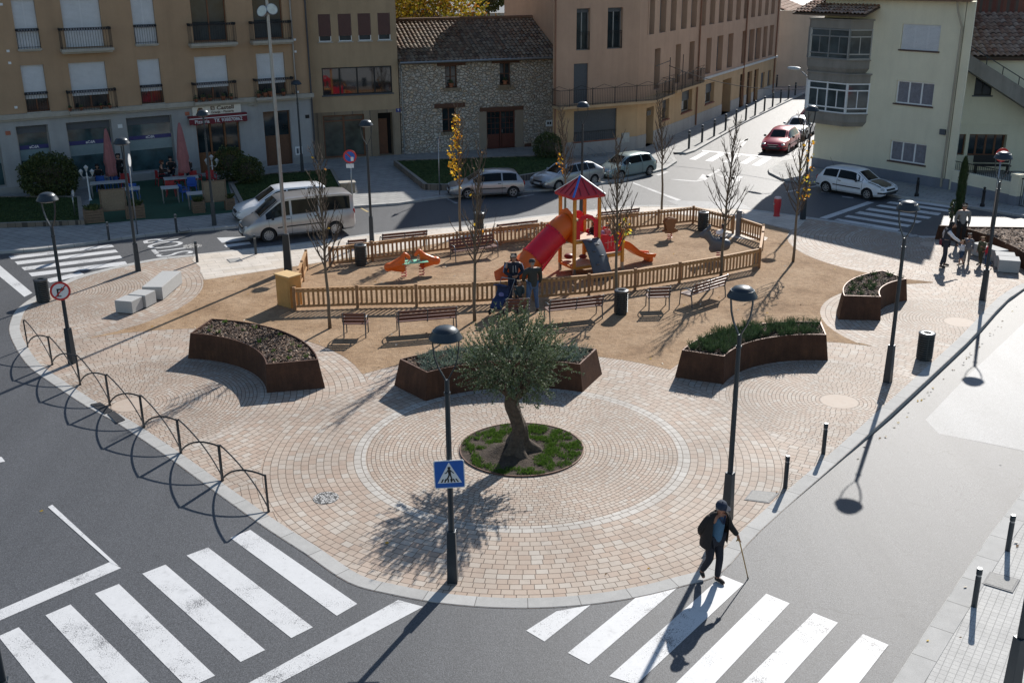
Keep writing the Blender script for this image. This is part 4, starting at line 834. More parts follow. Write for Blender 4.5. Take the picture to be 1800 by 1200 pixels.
mb = MB(); P4 = [F4.P(-.3, 0, .4), F4.P(L4, 0, .5), F5.P(0, 0, .5), F5.P(L5+.3, 0, .5), F5.P(L5+.3, 0, -11), F4.P(-.3, 0, -11)]
S1 = F3.P(E3+.02, 0, 0); S2 = F3.P(E3+.02, 0, -11); P4 = [F4.P(0, 0, .35), F4.P(L4, 0, .45), F5.P(0, 0, .45), F5.P(L5, 0, .45), F5.P(L5, 0, -9), S2, S1]
mb.prism([(p.x, p.y) for p in P4], H4, H4+.35); mb.build('roof', TILE, o4)
mb = MB(); mb.prism([(1.2, 74.6), (6, 75.6), (4.5, 82), (.2, 80.5)], H4+.35, 14.35); mb.build('shadow_caster_block', PNK, o4)  # unseen block added on the roof to shade the forecourt behind the van
mb = MB(); P5 = [F4.P(.01, 0, -.01), S1, S2, F5.P(L5-.01, 0, -8.8), F5.P(L5-.01, 0, -.01)]
mb.add([(p.x, p.y, z) for p in P5 for z in (-.2, H4)], [(0, 1, 3, 2), (2, 3, 5, 4), (4, 5, 7, 6), (6, 7, 9, 8)]); mb.build('side_wall', PNK, o4, recalc=False)
mb = MB(); mb.tube([F4.P(.1, .2, .1), F4.P(.1, H4, .1)], .05, 8); mb.build('drainpipe', M('rust_pipe', (.25, .12, .07), .6), o4)
# curved corner balcony
PB = [F4.P(-.05, 0, .02), F4.P(-.05, 0, .95), F4.P(L4*.5, 0, 1.0), F4.P(L4-.6, 0, 1.0), F4c.P(0, 0, 1.1)+F4.u*.1, F4c.P(Lc*.7, 0, 1.1), F5.P(.8, 0, 1.0), F5.P(2.3, 0, .95), F5.P(F5.at(1187, 150, .9)[0], 0, .9)]
PBf = catmull([(p.x, p.y) for p in PB[1:]], 5); Lb = F5.at(1187, 150, .9)[0]
poly = [tuple(PB[0][:2])]+PBf+[tuple(F5.P(Lb, 0, .02)[:2]), tuple(F5.P(.0, 0, .02)[:2]), tuple(F4.P(L4, 0, .02)[:2])]
mb = MB(); mb.prism(poly, zb4-.12, zb4+.03); bo = mb.build('balcony', PYL, o4)
def railrun(pts, z, h, parent, pitch=.12, peaks=True):
    m = MB(); P = [Vector((p[0], p[1], 0)) for p in pts]; carry = 0
    for a, b in zip(P, P[1:]):
        for q in (.08, h): m.bar(a+Vector((0, 0, z+q)), b+Vector((0, 0, z+q)), .026)
        L = (b-a).length; t = carry
        while t < L: c = a.lerp(b, t/L); m.bar(c+Vector((0, 0, z)), c+Vector((0, 0, z+h)), .014); t += pitch
        carry = t-L
    cum = 0; seg = []
    for a, b in zip(P, P[1:]): seg.append((cum, a, b)); cum += (b-a).length
    def pt(s_):
        for c, a, b in reversed(seg):
            if s_ >= c: return a.lerp(b, min(1, (s_-c)/(b-a).length))
        return P[0]
    if peaks:
        n = max(1, round(cum/1.5))
        for i in range(n):
            s0_ = cum*i/n; s1_ = cum*(i+1)/n; zt = z+h
            m.bar(pt(s0_)+Vector((0, 0, zt)), pt((s0_+s1_)/2)+Vector((0, 0, zt+.24)), .02); m.bar(pt((s0_+s1_)/2)+Vector((0, 0, zt+.24)), pt(s1_)+Vector((0, 0, zt)), .02)
            m.bar(pt(s0_)+Vector((0, 0, z)), pt(s0_)+Vector((0, 0, zt+.1)), .035)
    m.build('railing', BLACKM, parent)
railrun([PB[0][:2]]+PBf+[F5.P(Lb, 0, .02)[:2]], zb4+.03, .95, bo)
s0_, s1_ = F5.at(1190, 150, .7)[0], F5.at(1239, 137, .7)[0]; mb = MB(); F5.slab(mb, s0_, s1_, zb4-.05, zb4+.1, .01, .75); b2_ = mb.build('balcony', PYL, o4)
railrun([F5.P(s0_+.03, 0, .7)[:2], F5.P(s1_-.03, 0, .7)[:2], F5.P(s1_-.03, 0, .02)[:2]], zb4+.1, .95, b2_)
mb = MB()
for k in (1.6, 4.2): mb.bar(F5.P(k, zb4, .9), F5.P(k, zb4+2.4, .9), .045)
mb.bar(F5.P(-.8, zb4+2.05, .8), F5.P(1.6, zb4+2.2, .9), .035); mb.build('awning_frame', BLACKM, bo)
# overhead cable from the balcony across the street
def cable(a, b, sag, label, r=.012):
    pts = [Vector(a).lerp(Vector(b), t/16)-Vector((0, 0, sag*4*(t/16)*(1-t/16))) for t in range(17)]
    mb = MB(); mb.tube(pts, r, 5); return tag(mb.build('overhead_cable', BLACKM), label, 'cable')
cable(F5.P(2.6, 5.0, .5), Vector((20.3, 60.5, 5.1)), 1.0, 'thin black cable strung across the side street', .02)
# ---------------------------------------------------------------- end of the street
o6 = empty('far_house', (0, 0, 0), 0, 'orange rendered house with a tiled roof closing the side street', 'building'); ORG = plaster('orange_render', (.55, .34, .17), .2); GR6 = plaster('grey_render_far', (.27, .25, .24), .3)
f0 = Vector(G2(1352, 141)); f1 = Vector(G2(1393, 148)); F6 = Facade(f0, math.atan2(f1.x-f0.x, f1.y-f0.y)); L6 = (f1-f0).length
F7 = Facade(f1, R(20)); wn7 = [(1.6, 2.9, 2.6, 4.8, .3), (1.5, .1, 2.7, 2.2, .3), (3.6, 2.9, 4.6, 4.8, .3)]
wn6 = F6.rect(1386, 35, 1398, 55.5)+(.05,)
F6.wall('front_wall', -8, L6, -.2, 6.3, ORG, o6, [wn6]); F7.wall('street_wall', 0, 14, -.2, 6.3, GR6, o6, wn7)
for r in wn7: F7.window(r[:4], o6, FRB, dep=-.28)
mb = MB(); F6.slab(mb, wn6[0], wn6[2], wn6[1], wn6[3], -.03, .01); mb.build('shutter', plaster('pale_shutter', (.55, .40, .26), .1), o6)
tiled_roof('roof', F7.P(-.4, 6.25, .5), F7.u, -F7.n*.93+Vector((0, 0, .36)), 14, 7, TILE2, o6, .35, .5, .07)
# ---------------------------------------------------------------- yellow house on the right
YLW = plaster('pale_yellow_render', (.74, .70, .54), .12); BGR = plaster('blue_grey_plinth', (.22, .235, .27), .25); CON = plaster('grey_concrete', (.30, .28, .25), .45)
ye = Vector(G2(1657, 335)); az8 = R(-37.0); u8 = Vector((math.sin(az8), math.cos(az8)))
L8 = 8.35; F8 = Facade(ye-u8*-L8*1.0, az8+PI); H8 = 9.35      # runs from far-left corner towards the near-right one
o8 = empty('yellow_house', (0, 0, 0), 0, 'pale yellow three storey house with two stacked glazed bays and a blue-grey plinth', 'building')
w8 = [F8.rect(1587, 42, 1649, 91), F8.rect(1577, 141, 1638, 188), F8.rect(1566, 246, 1625, 291)]; w8 = [w_+(.18,) for w_ in w8]
F8.wall('front_wall', 0, L8+.0, -.2, H8, YLW, o8, w8, .18)
mb = MB(); F8.slab(mb, -.02, L8+.3, -.2, .62, -.02, .03); mb.build('plinth', BGR, o8)
for i, w_ in enumerate(w8): F8.window(w_[:4], o8, FRW, mull=2, dep=-.15, w=.07, shutter=(1, 0, 0)[i], sm=SHW, curtain=(None, CUR, CUR)[i], sill=M('dark_sill', (.10, .06, .05), .7))
bk = Vector((math.sin(R(24)), math.cos(R(24)), 0))*9
mb = MB(); mb.prism([tuple(p[:2]) for p in (F8.P(-.5, 0, .5), F8.P(L8+.5, 0, .5), F8.P(L8+.5, 0, 0)+bk, F8.P(-.5, 0, -9))], H8, H8+.25); mb.build('roof', TILE, o8)
nd = -F8.n; mb = MB(); mb.add([F8.P(L8, -.2), F8.P(L8, H8), F8.P(L8, H8)+bk, F8.P(L8, -.2)+bk, F8.P(0, -.2), F8.P(0, H8), F8.P(0, H8, -9), F8.P(0, -.2, -9)], [(0, 3, 2, 1), (3, 7, 6, 2), (4, 5, 6, 7)]); mb.build('side_walls', YLW, o8, recalc=False)
mb = MB(); q8 = F8.P(L8+.02, 0, -.02); mb.prism([tuple(p[:2]) for p in (q8, q8+F8.u*.45, q8+F8.u*.45+bk*.2, q8+bk*.2)], -.19, H8-.01); mb.build('corner_buttress', YLW, o8)
mb = MB(); a = F8.at(1660, 290)[0]; mb.tube([F8.P(a, .2, .1), F8.P(a+.05, H8-1.2, .1), F8.P(a-.15, H8-.5, .25), F8.P(a-.25, H8, .3)], .055, 8); mb.build('drainpipe', plaster('cream_pipe', (.42, .38, .3), .4), o8)
a, z = F8.at(1658, 232); mb = MB(); F8.slab(mb, a-.16, a+.16, z-.14, z+.14, 0, .1); mb.build('junction_box', SHG, o8)
# glazed bays at the far-left corner: three facets
for bi, (zb_, zs_, zt_, fm) in enumerate(((2.72, 3.95-.55, 5.05, FRW), (5.55, 6.25, 7.85, FRG))):
    ta = F8.at(1420, 150 if bi == 0 else 60)[0]
    b0 = F8.at(1525 if bi == 0 else 1533, 190 if bi == 0 else 70)[0]
    xl = F8.at(1419 if bi == 0 else 1424, 170 if bi == 0 else 70, .95)[0]; foot = [F8.P(b0, 0, .0), F8.P(b0-.75, 0, .95), F8.P(xl, 0, .95), F8.P(xl-.6, 0, .3), F8.P(xl-.6, 0, -2.2), F8.P(.2, 0, -2.2)]
    pl = [(p.x, p.y) for p in foot]; bay = MB(); cx_ = sum(p[0] for p in pl)/6; cy_ = sum(p[1] for p in pl)/6
    inn = [(cx_+(p[0]-cx_)*.93, cy_+(p[1]-cy_)*.93) for p in pl]
    bay.prism(inn, zb_, zb_+.25, top=pl); bay.prism(pl, zb_+.252, zs_-.04); bay.prism([(cx_+(p[0]-cx_)*1.03, cy_+(p[1]-cy_)*1.03) for p in pl], zs_-.04, zs_+.02)
    bay.prism(pl, zt_+.0, zt_+.42); bay.prism([(cx_+(p[0]-cx_)*1.04, cy_+(p[1]-cy_)*1.04) for p in pl], zt_+.42, zt_+.5); bw = bay.build('bay_window', CON, o8)
    core = MB(); core.prism([(cx_+(p[0]-cx_)*.7, cy_+(p[1]-cy_)*.7) for p in pl], zs_+.02, zt_); core.build('bay_interior', M('dim_interior', (.06, .055, .05), .9), bw)
    gl = MB(); fr = MB()
    for p, q in zip(pl[:5], pl[1:5]):
        p = Vector((p[0], p[1], 0)); q = Vector((q[0], q[1], 0)); L = (q-p).length; n = max(1, round(L/1.35)); d = (q-p)/L
        nrm = Vector((-d.y, d.x, 0)); nrm = nrm if nrm.dot(Vector((cx_, cy_, 0))-p) < 0 else -nrm
        a_ = p-nrm*.05; b_ = q-nrm*.05
        gl.add([(a_.x, a_.y, zs_), (b_.x, b_.y, zs_), (b_.x, b_.y, zt_), (a_.x, a_.y, zt_)], [(0, 1, 2, 3)])
        up_ = Vector((0, 0, 1)); o_ = -nrm*.04
        for i in range(n+1): w_ = .12 if i in (0, n) else .09; c = p+(q-p)*(i/n)+o_; fr.bar(c+up_*zs_, c+up_*zt_, w_, .07, up=d)
        for i in range(n): c = p+(q-p)*((i+.5)/n)+o_; fr.bar(c+up_*(zs_+.3), c+up_*(zt_-.42), .05, .05, up=d)
        for z in (zs_+.05, zs_+.3, zt_-.4, zt_-.05): fr.bar(p+o_+up_*z, q+o_+up_*z, .08, .065)
    gl.build('pane', glassm('bay_glass', (.06, .075, .08), .08), bw, recalc=False); fr.build('frame', fm, bw)
rf = F8.P(-1.2, 8.62, 1.3); tiled_roof('bay_roof', rf, F8.u, -F8.n*.95+Vector((0, 0, .3)), b0+1.5, 1.9, TILE2, o8, .24, .4, .08)
# street lamp arm fixed on the bay
lp = F8.P(xl-.5, 5.15, .3); t = empty('wall_street_light', (0, 0, 0), 0, 'grey cobra-head street light projecting from the yellow house bay', 'street light')
dd = (F8.P(0, 0)-F8.P(1, 0)).normalized()
mb = MB(); mb.tube([lp, lp+dd*.4+Vector((0, 0, .25))], .03, 8); mb.build('arm', GALV, t); mb = MB(); mb.M = Matrix.Translation(lp+dd*.95+Vector((0, 0, .38))) @ dd.to_track_quat('X', 'Z').to_matrix().to_4x4(); mb.ball((0, 0, 0), .5, 12, 8, sc=(1, .34, .2)); mb.build('head', M('lamp_head_grey', (.45, .5, .52), .4), t, smooth=True)
# ---------------------------------------------------------------- house behind with outside stair
o9 = empty('rear_house', (0, 0, 0), 0, 'yellow rear house with outside stair, tiled lean-to roof and dark porch', 'building')
P9 = Vector(G2(1683, 318, 0)); F9 = Facade(P9+Vector((.3, 2.8)), R(98)); zr9 = 6.35
w9 = [F9.rect(1705, 236, 1765, 276)+(.5,), F9.rect(1716, 133, 1742, 168)+(.15,), F9.rect(1680, 236, 1694, 273)+(.3,)]
F9.wall('wall', -1.5, 26, -.2, zr9, YLW, o9, w9)
F9.window(w9[0][:4], o9, FRB, mull=3, dep=-.45, w=.09); F9.window(w9[1][:4], o9, FRD, mull=1, dep=-.13, sill=SHG); F9.window(w9[2][:4], o9, FRB, mull=0, dep=-.28)
tiled_roof('roof', F9.P(-1.5, zr9-.02, .5), F9.u, -F9.n*.93+Vector((0, 0, .37)), 27, 5.5, TILE2, o9, .30, .45, .1)
mb = MB(); F9.slab(mb, -1.5, 26, zr9-.22, zr9-.12, 0, .35); mb.build('eave', M('dark_sill', (.10, .06, .05), .7), o9)
mb = MB(); F9.slab(mb, -1.5, 26, 2.6, 2.72, 0, .04); mb.build('string_course', YLW, o9)
# stair: sloping slab with balustrade on the wall side
sa = [F9.at(1697, 91, 1.3), F9.at(1697, 118, 1.3), F9.at(1800, 190, 1.3), F9.at(1800, 157, 1.3)]
a0_, a1_ = sa[0][0], sa[2][0]; ex = 4.0; k0 = (sa[3][1]-sa[0][1])/(sa[3][0]-sa[0][0]); k1 = (sa[2][1]-sa[1][1])/(sa[2][0]-sa[1][0])
top = [(a0_-.6, sa[0][1]-k0*.6), (a1_+ex, sa[3][1]+k0*ex)]; bot = [(a0_-.6, sa[1][1]-k0*.6), (a1_+ex, sa[2][1]+k0*ex)]
mb = MB(); vs = [F9.P(a, z, o) for o in (1.3, .02) for a, z in (top[0], top[1], bot[1], bot[0])]; mb.add(vs, [(3, 2, 1, 0), (4, 5, 6, 7), (0, 1, 5, 4), (1, 2, 6, 5), (2, 3, 7, 6), (3, 0, 4, 7)]); mb.build('outside_stair', CON, o9)
mb = MB(); n = 9
for i in range(n+1): t_s = i/n; a = top[0][0]+(top[1][0]-top[0][0])*t_s; z = top[0][1]+(top[1][1]-top[0][1])*t_s; mb.bar(F9.P(a, z, 1.24), F9.P(a, z+.42, 1.24), .035)
mb.bar(F9.P(top[0][0], top[0][1]+.42, 1.24), F9.P(top[1][0], top[1][1]+.42, 1.24), .045); mb.build('handrail', DARK, o9)
BRK = slab_mat('dark_red_brick', [(.14, .05, .04), (.19, .075, .055)], .25, .07, 0, .5, .012, (.10, .08, .07), .85)
F10 = Facade(P9+Vector((1.5, 8.6)), R(98)); ob = empty('brick_building', (0, 0, 0), 0, 'dark red brick building rising behind the tiled lean-to roof', 'building')
F10.wall('wall', -3, 26, 3, 11.7, BRK, ob, [])
# garden wall with railing in front of the rear house
gw0 = Vector(G2(1661, 336)); gw1 = Vector(G2(1773, 362)); Fg = Facade(gw0, math.atan2(gw1.x-gw0.x, gw1.y-gw0.y)); Lg = (gw1-gw0).length
ow = empty('garden_wall', (0, 0, 0), 0, 'low pale yellow wall with grey base and square end pillar before the rear house', 'wall')
mb = MB(); Fg.slab(mb, .35, Lg, -.2, .55, -.2, .02, 1); Fg.slab(mb, .35, Lg, .55, 1.15, -.18, 0); mb.build('wall', [YLW, BGR], ow)
mb = MB(); Fg.slab(mb, Lg, Lg+.45, -.2, .55, -.3, .12, 1); Fg.slab(mb, Lg+.01, Lg+.44, .55, 1.5, -.29, .11); Fg.slab(mb, Lg-.03, Lg+.48, 1.5, 1.6, -.33, .15); mb.build('pillar', [YLW, BGR], ow)
mb = MB(); n = int(Lg/.12)
for i in range(n): a = .4+i*.12; mb.bar(Fg.P(a, 1.15, -.09), Fg.P(a, 1.6, -.09), .016)
mb.bar(Fg.P(.35, 1.6, -.09), Fg.P(Lg, 1.6, -.09), .03); mb.build('railing', BLACKM, ow)
og = empty('metal_gate', (0, 0, 0), 0, 'dark iron bar gate to the right of the square wall pillar', 'gate'); mb = MB()
for i in range(36): a = Lg+.5+i*.11; mb.bar(Fg.P(a, 0, -.1), Fg.P(a, 1.45, -.1), .022)
for z in (.1, 1.4): mb.bar(Fg.P(Lg+.45, z, -.1), Fg.P(Lg+4.5, z, -.1), .04)
mb.build('bars', BLACKM, og)
mb = MB(); c = F9.P(F9.at(1735, 290)[0], 0, .9); mb.M = Matrix.Translation((c.x, c.y, ZN)) @ Matrix.Rotation(-.14, 4, 'Z'); mb.box((0, 0, .45), (1.9, .5, .06)); [mb.box((x, 0, .22), (.06, .45, .42)) for x in (-.85, .85)]; mb.box((0, .27, .75), (1.9, .04, .4)); tag(mb.build('porch_bench', BLACKM), 'dark bench in the shaded porch behind the railing', 'bench')
# ---------------------------------------------------------------- what shows above the stone roof
o11 = empty('courtyard_wall', (0, 0, 0), 0, 'pale sunlit wall far behind the stone house roof', 'wall'); mb = MB(); mb.box((6, 104, 3.5), (60, .4, 7.0)); mb.build('wall', plaster('pale_far_wall', (.50, .46, .38), .2), o11)
# ================================================================ STREET FURNITURE
LAMPM = M('lamp_anthracite', (.035, .045, .055), .38, .35, .1)
def lamp_proto(H=5.2):
    t = empty('street_lamp'); mb = MB(); mb.box((0, 0, .55), (.20, .20, 1.1), tap=.8); mb.box((0, 0, 1.105), (.165, .165, .012)); mb.build('base', LAMPM, t, bevel=.008)
    mb = MB(); mb.tube([(0, 0, 1.1), (0, 0, 3.0), (0, 0, H-1.02)], [.058, .052, .044], 12); mb.tube([(0, 0, H-1.3), (0, 0, H-1.26)], .062, 12); mb.build('pole', LAMPM, t, smooth=40)
    for s in (1, -1):
        mb = MB(); pts = [(0, s*.02, H-1.03), (0, s*.07, H-.93), (0, s*.15, H-.78), (0, s*.21, H-.58), (0, s*.235, H-.36), (0, s*.235, H-.2)]
        for a, b in zip(pts, pts[1:]): mb.bar(a, b, .05, .022)
        mb.build('fork_arm', LAMPM, t)
    mb = MB(); mb.lathe([(.0, H-.26), (.24, H-.26), (.30, H-.235), (.305, H-.215), (.28, H-.17), (.24, H-.10), (.235, H-.085), (.225, H-.085), (.18, H-.035), (.10, H-.008), (0, H)], 28); mb.build('dome', LAMPM, t, smooth=40)
    mb = MB(); mb.lathe([(0, H-.275), (.2, H-.275), (.21, H-.261), (0, H-.261)], 20); mb.build('diffuser', M('lamp_diffuser', (.5, .5, .48), .4), t)
    return t
lampP = lamp_proto(); first = [True]
def place(proto, used, loc, rz, label, cat, group, s=None):
    if used.get(proto): o = dup(proto, loc, rz, label, s=s)
    else:
        o = proto; o.location = loc; o.rotation_euler = (0, 0, rz); o['label'] = label; used[proto] = 1
        if s is not None: o.scale = (s, s, s)
    tag(o, label, cat, group); return o
USED = {}
GL = 'dome street lamps on anthracite poles'
lamps = [((796, 1021), 1.5, 'tall street lamp in the foreground carrying the blue pedestrian crossing sign'), ((1278, 912), .9, 'street lamp standing just behind the old man with the cane'),
    ((1560, 671), .8, 'street lamp between the dark round litter bin and the two right planters'), ((128, 638), 1.2, 'street lamp behind the arched railing carrying the no right turn sign'),
    ((243, 476), .5, 'street lamp between the far left zebra crossing and the stone seats'), ((1727, 527), .9, 'street lamp in front of the walking children at the right'),
    ((654, 425), 1.6, 'street lamp behind the benches between the van and the no parking sign'), ((1022, 372), 1.6, 'street lamp directly behind the red playground roof'),
    ((1411, 386), .4, 'street lamp in the building shadow beside the red hydrant')]
for (p, rz, lb) in lamps: place(lampP, USED, G(*p), rz, lb, 'street lamp', GL)
for p, lb in (((377, 396, ZN), 'street lamp with pale grey pole before the restaurant terrace'), ((532, 305, ZN), 'street lamp before the grey building end near the oak door'), ((53, 312, ZN), 'street lamp half hidden behind the far left round bush')):
    place(lampP, USED, G(*p), .2, lb, 'street lamp', GL)
# two lamps whose lower parts only just enter the frame
place(lampP, USED, Vector(G(1776, 1222, .02)), .3, 'dark street lamp pole cut by the lower right edge of the photo', 'street lamp', GL)
place(lampP, USED, Vector(G(26, 1300, 0)), .3, 'dark street lamp pole crossing the lower left corner', 'street lamp', GL)
# floodlight mast
c = G(507, 477); t = empty('floodlight_mast', c, .1, 'tall grey floodlight mast with dark square base beside the ochre cabinet', 'floodlight mast')
mb = MB(); mb.box((0, 0, .75), (.30, .30, 1.5), tap=.8); mb.build('base', LAMPM, t, bevel=.01); Hm = ZA(c, 478, 12)
mb = MB(); mb.tube([(0, 0, 1.5), (0, 0, Hm+1.4)], [.078, .05], 14); mb.build('pole', GALV, t, smooth=40)
for s, zz in ((-1, 0), (1, .06)):
    mb = MB(); mb.M = Matrix.Translation((s*.17, -.1, Hm-.15+zz)) @ Matrix.Rotation(s*.5, 4, 'Z') @ Matrix.Rotation(1.15, 4, 'X'); mb.lathe([(.05, -.22), (.13, -.16), (.2, -.02), (.21, .03)], 18); hd = mb.build('floodlight', GALV, t, smooth=40)
    mb2 = MB(); mb2.M = mb.M; mb2.lathe([(0, .022), (.2, .022), (.19, .034), (0, .036)], 18); mb2.build('lens', M('floodlight_lens', (.6, .62, .55), .15), hd); m3 = MB(); m3.bar((0, 0, Hm-.1), (s*.17, -.05, Hm-.1+zz), .04); m3.build('bracket', GALV, hd)
# ---------------------------------------------------------------- bollards
def bollard_proto():
    t = empty('bollard'); mb = MB(); mb.lathe([(.048, 0), (.048, .60), (.05, .61)], 14); mb.lathe([(.05, .645), (.05, .74), (.044, .75)], 14); mb.build('post', LAMPM, t, smooth=40)
    mb = MB(); mb.lathe([(.046, .606), (.0465, .649)], 14); mb.build('steel_band', GALV, t, smooth=40); mb = MB(); mb.lathe([(.043, .748), (.04, .758), (0, .76)], 14); mb.build('cap', GALV, t, smooth=40); return t
bp = bollard_proto(); GBo = 'slim dark bollards with a steel band'
B_ = [((1447, 797, 0), 1.06, 'upper of two bollards by the east kerb of the square'), ((1380, 857, 0), 1.06, 'lower of two bollards by the east kerb of the square'), ((1771, 967, .02), 1.06, 'upper bollard on the grey tiled sidewalk at the lower right'), ((1712, 1065, .02), 1.06, 'lower bollard on the grey tiled sidewalk at the lower right'),
    ((192, 422, ZN), 1.05, 'bollard at the end of the far left zebra crossing'), ((311, 409, ZN), 1.1, 'bollard in shade beside the dark cover beyond the stop lettering'), ((347, 461, 0), 1.15, 'bollard on the pale slabs right of the left street lamp'), ((450, 447, 0), 1.1, 'bollard standing in front of the silver van')]
for p, s, lb in B_: place(bp, USED, G(*p), 0, lb, 'bollard', GBo, s)
for i, p in enumerate(((243, 645), (335, 600), (420, 558), (500, 518), (573, 482), (643, 447), (708, 413), (773, 382), (831, 352), (887, 324), (942, 297), (990, 271))):
    q = G(1150+p[0]/4, 100+p[1]/4, ZN); place(bp, USED, q, 0, 'bollard number %s counted from the near end of the row along the side street' % ('one two three four five six seven eight nine ten eleven twelve'.split()[i]), 'bollard', 'bollards in a row along the side street', 1.5)
for p, lb in (((1365, 153, ZN), 'left of two bollards at the foot of the orange house'), ((1371, 150.5, ZN), 'right of two bollards at the foot of the orange house')): place(bp, USED, G(*p), 0, lb, 'bollard', GBo, 1.5)
mbp = empty('cast_iron_bollard'); mb = MB(); mb.lathe([(.11, 0), (.11, .12), (.075, .16), (.07, .7), (.09, .74), (.06, .8), (.05, .86), (.07, .92), (0, .96)], 14); mb.build('post', BLACKM, mbp, smooth=40)
place(mbp, USED, G(1611, 345, ZN), 0, 'dark cast bollard by the plinth of the yellow house', 'bollard', 'cast iron bollards in the shade'); place(mbp, USED, G(1726.5, 363, ZN), 0, 'dark cast bollard in front of the garden wall', 'bollard', 'cast iron bollards in the shade')
# ---------------------------------------------------------------- litter bins
BIN = M('bin_grey_paint', (.055, .065, .07), .42, .4, .12)
def bin_proto():
    t = empty('litter_bin'); mb = MB(); mb.lathe([(.19, 0), (.2, .03), (.2, .8), (.0, .8)], 24); mb.build('inner_drum', M('bin_inner', (.02, .022, .025), .7), t, smooth=40)
    mb = MB()
    for i in range(11): z = .05+i*.068; mb.lathe([(.212, z), (.235, z+.008), (.235, z+.04), (.212, z+.048)], 28)
    mb.build('slat_rings', BIN, t, smooth=35)
    mb = MB(); n = 28; prof = [(.115, .825), (.12, .842), (.225, .848), (.243, .835), (.243, .79), (.205, .79)]; mb.lathe(prof[::-1], n)
    mb.f = [f for f in mb.f if len(f) == 4]; mb.m = mb.m[:len(mb.f)]; mb.build('rim', M('bin_rim', (.12, .13, .14), .3, .6, .05), t, smooth=40)
    mb = MB()
    for a in range(4): mb.bar((.215*math.cos(a*PI/2+.4), .215*math.sin(a*PI/2+.4), .0), (.215*math.cos(a*PI/2+.4), .215*math.sin(a*PI/2+.4), .8), .03)
    mb.build('uprights', BIN, t); return t
bn = bin_proto(); GB2 = 'round grey slatted litter bins'
for p, lb in (((77, 530), 'litter bin on the far left rim of the square beside the no right turn sign'), ((635, 466), 'litter bin inside the fence at the left end of the back fence'), ((842, 406), 'litter bin behind the back fence under the yellow-leaved tree'), ((1091, 551), 'litter bin in the middle between the long bench and the single seat'), ((1235, 405), 'litter bin in the far right corner inside the playground'), ((1624, 631), 'litter bin standing alone on the round paving by the east kerb')):
    place(bn, USED, G(*p), random.uniform(0, 3), lb, 'litter bin', GB2)
# ---------------------------------------------------------------- benches
SLAT = M('bench_brown_slats', (.13, .055, .04), .5, 0, .25, 10); LEG = M('bench_grey_steel', (.13, .15, .17), .4, .5, .1)
def bench_proto(W, name):
    t = empty(name)
    for s in ([-1, 1]):
        x = s*(W/2-.04); mb = MB()
        mb.tube([(x, .28, 0), (x, .26, .22), (x, .22, .42), (x, .27, .62), (x, .33, .86)], [.022, .022, .024, .02, .018], 8)
        mb.tube([(x, -.28, 0), (x, -.26, .3), (x, -.24, .52), (x, -.17, .62), (x, -.02, .645), (x, .14, .63), (x, .25, .60)], .02, 8)
        mb.tube([(x, .22, .40), (x, -.25, .41)], .02, 8); mb.build('end_frame', LEG, t, smooth=50)
    if W > 1:
        mb = MB(); mb.tube([(0, .22, .40), (0, -.22, .41)], .018, 6); mb.tube([(0, .24, .42), (0, .27, .62), (0, .33, .84)], .016, 6); mb.build('centre_brace', LEG, t)
    for i in range(4): mb = MB(); mb.box((0, -.2+i*.118, .437), (W, .098, .032)); mb.build('seat_slat', SLAT, t, bevel=.004)
    for i in range(3):
        z = .55+i*.12; mb = MB(); mb.M = Matrix.Translation((0, .235+i*.032, z)) @ Matrix.Rotation(-.25, 4, 'X'); mb.box((0, 0, 0), (W, .03, .098)); mb.build('back_slat', SLAT, t, bevel=.004)
    return t
bl = bench_proto(1.95, 'park_bench'); bs = bench_proto(.78, 'single_seat')
def face(p, q): d = G(*q)-G(*p); return math.atan2(d.y, d.x)
def put_bench(proto, a, b, label, flip=False, kind='bench'):
    # a, b: feet of the back legs, seen left and right; the back faces the camera unless flipped
    A = G(*a); B = G(*b); m = (A+B)/2; d = (B-A).normalized(); rz = math.atan2(d.y, d.x)+(0 if flip else PI); n = Vector((-d.y, d.x, 0))
    m += n*(.28 if not flip else -.28); place(proto, USED, m, rz, label, kind, 'slatted brown benches and seats')
put_bench(bl, (705, 590), (800, 582), 'long slatted bench left of the foreground lamp head, back to the viewer')
put_bench(bs, (611, 594), (637, 594), 'single slatted seat between the left bare tree and the long bench', kind='seat')
put_bench(bs, (895, 567), (926, 566), 'single slatted seat half hidden behind the olive crown', kind='seat')
put_bench(bl, (968, 570), (1058, 560), 'long slatted bench between the men and the middle litter bin')
put_bench(bs, (1143, 546), (1174, 545), 'single slatted seat right of the middle litter bin', kind='seat')
put_bench(bl, (1209, 544), (1282, 520), 'long slatted bench at the right, turned slightly toward the fence')
put_bench(bs, (613, 458), (646, 455), 'single slatted seat outside the left end of the back fence', kind='seat')
put_bench(bl, (677, 446), (748, 439), 'long slatted bench outside the back fence in front of the street lamp')
put_bench(bl, (876, 428), (942, 420), 'long slatted bench outside the back fence left of the play tower')
put_bench(bl, (1062, 404), (1117, 398), 'long slatted bench outside the back fence right of the play tower')
put_bench(bl, (801, 462), (876, 452), 'long slatted bench inside the playground facing the viewer, under the yellow-leaved tree', flip=False)
USEDB = None
_b = [o for o in COL.objects if o.get('label', '').startswith('long slatted bench inside the playground')][0]; _b.rotation_euler = (0, 0, _b.rotation_euler[2]+PI)
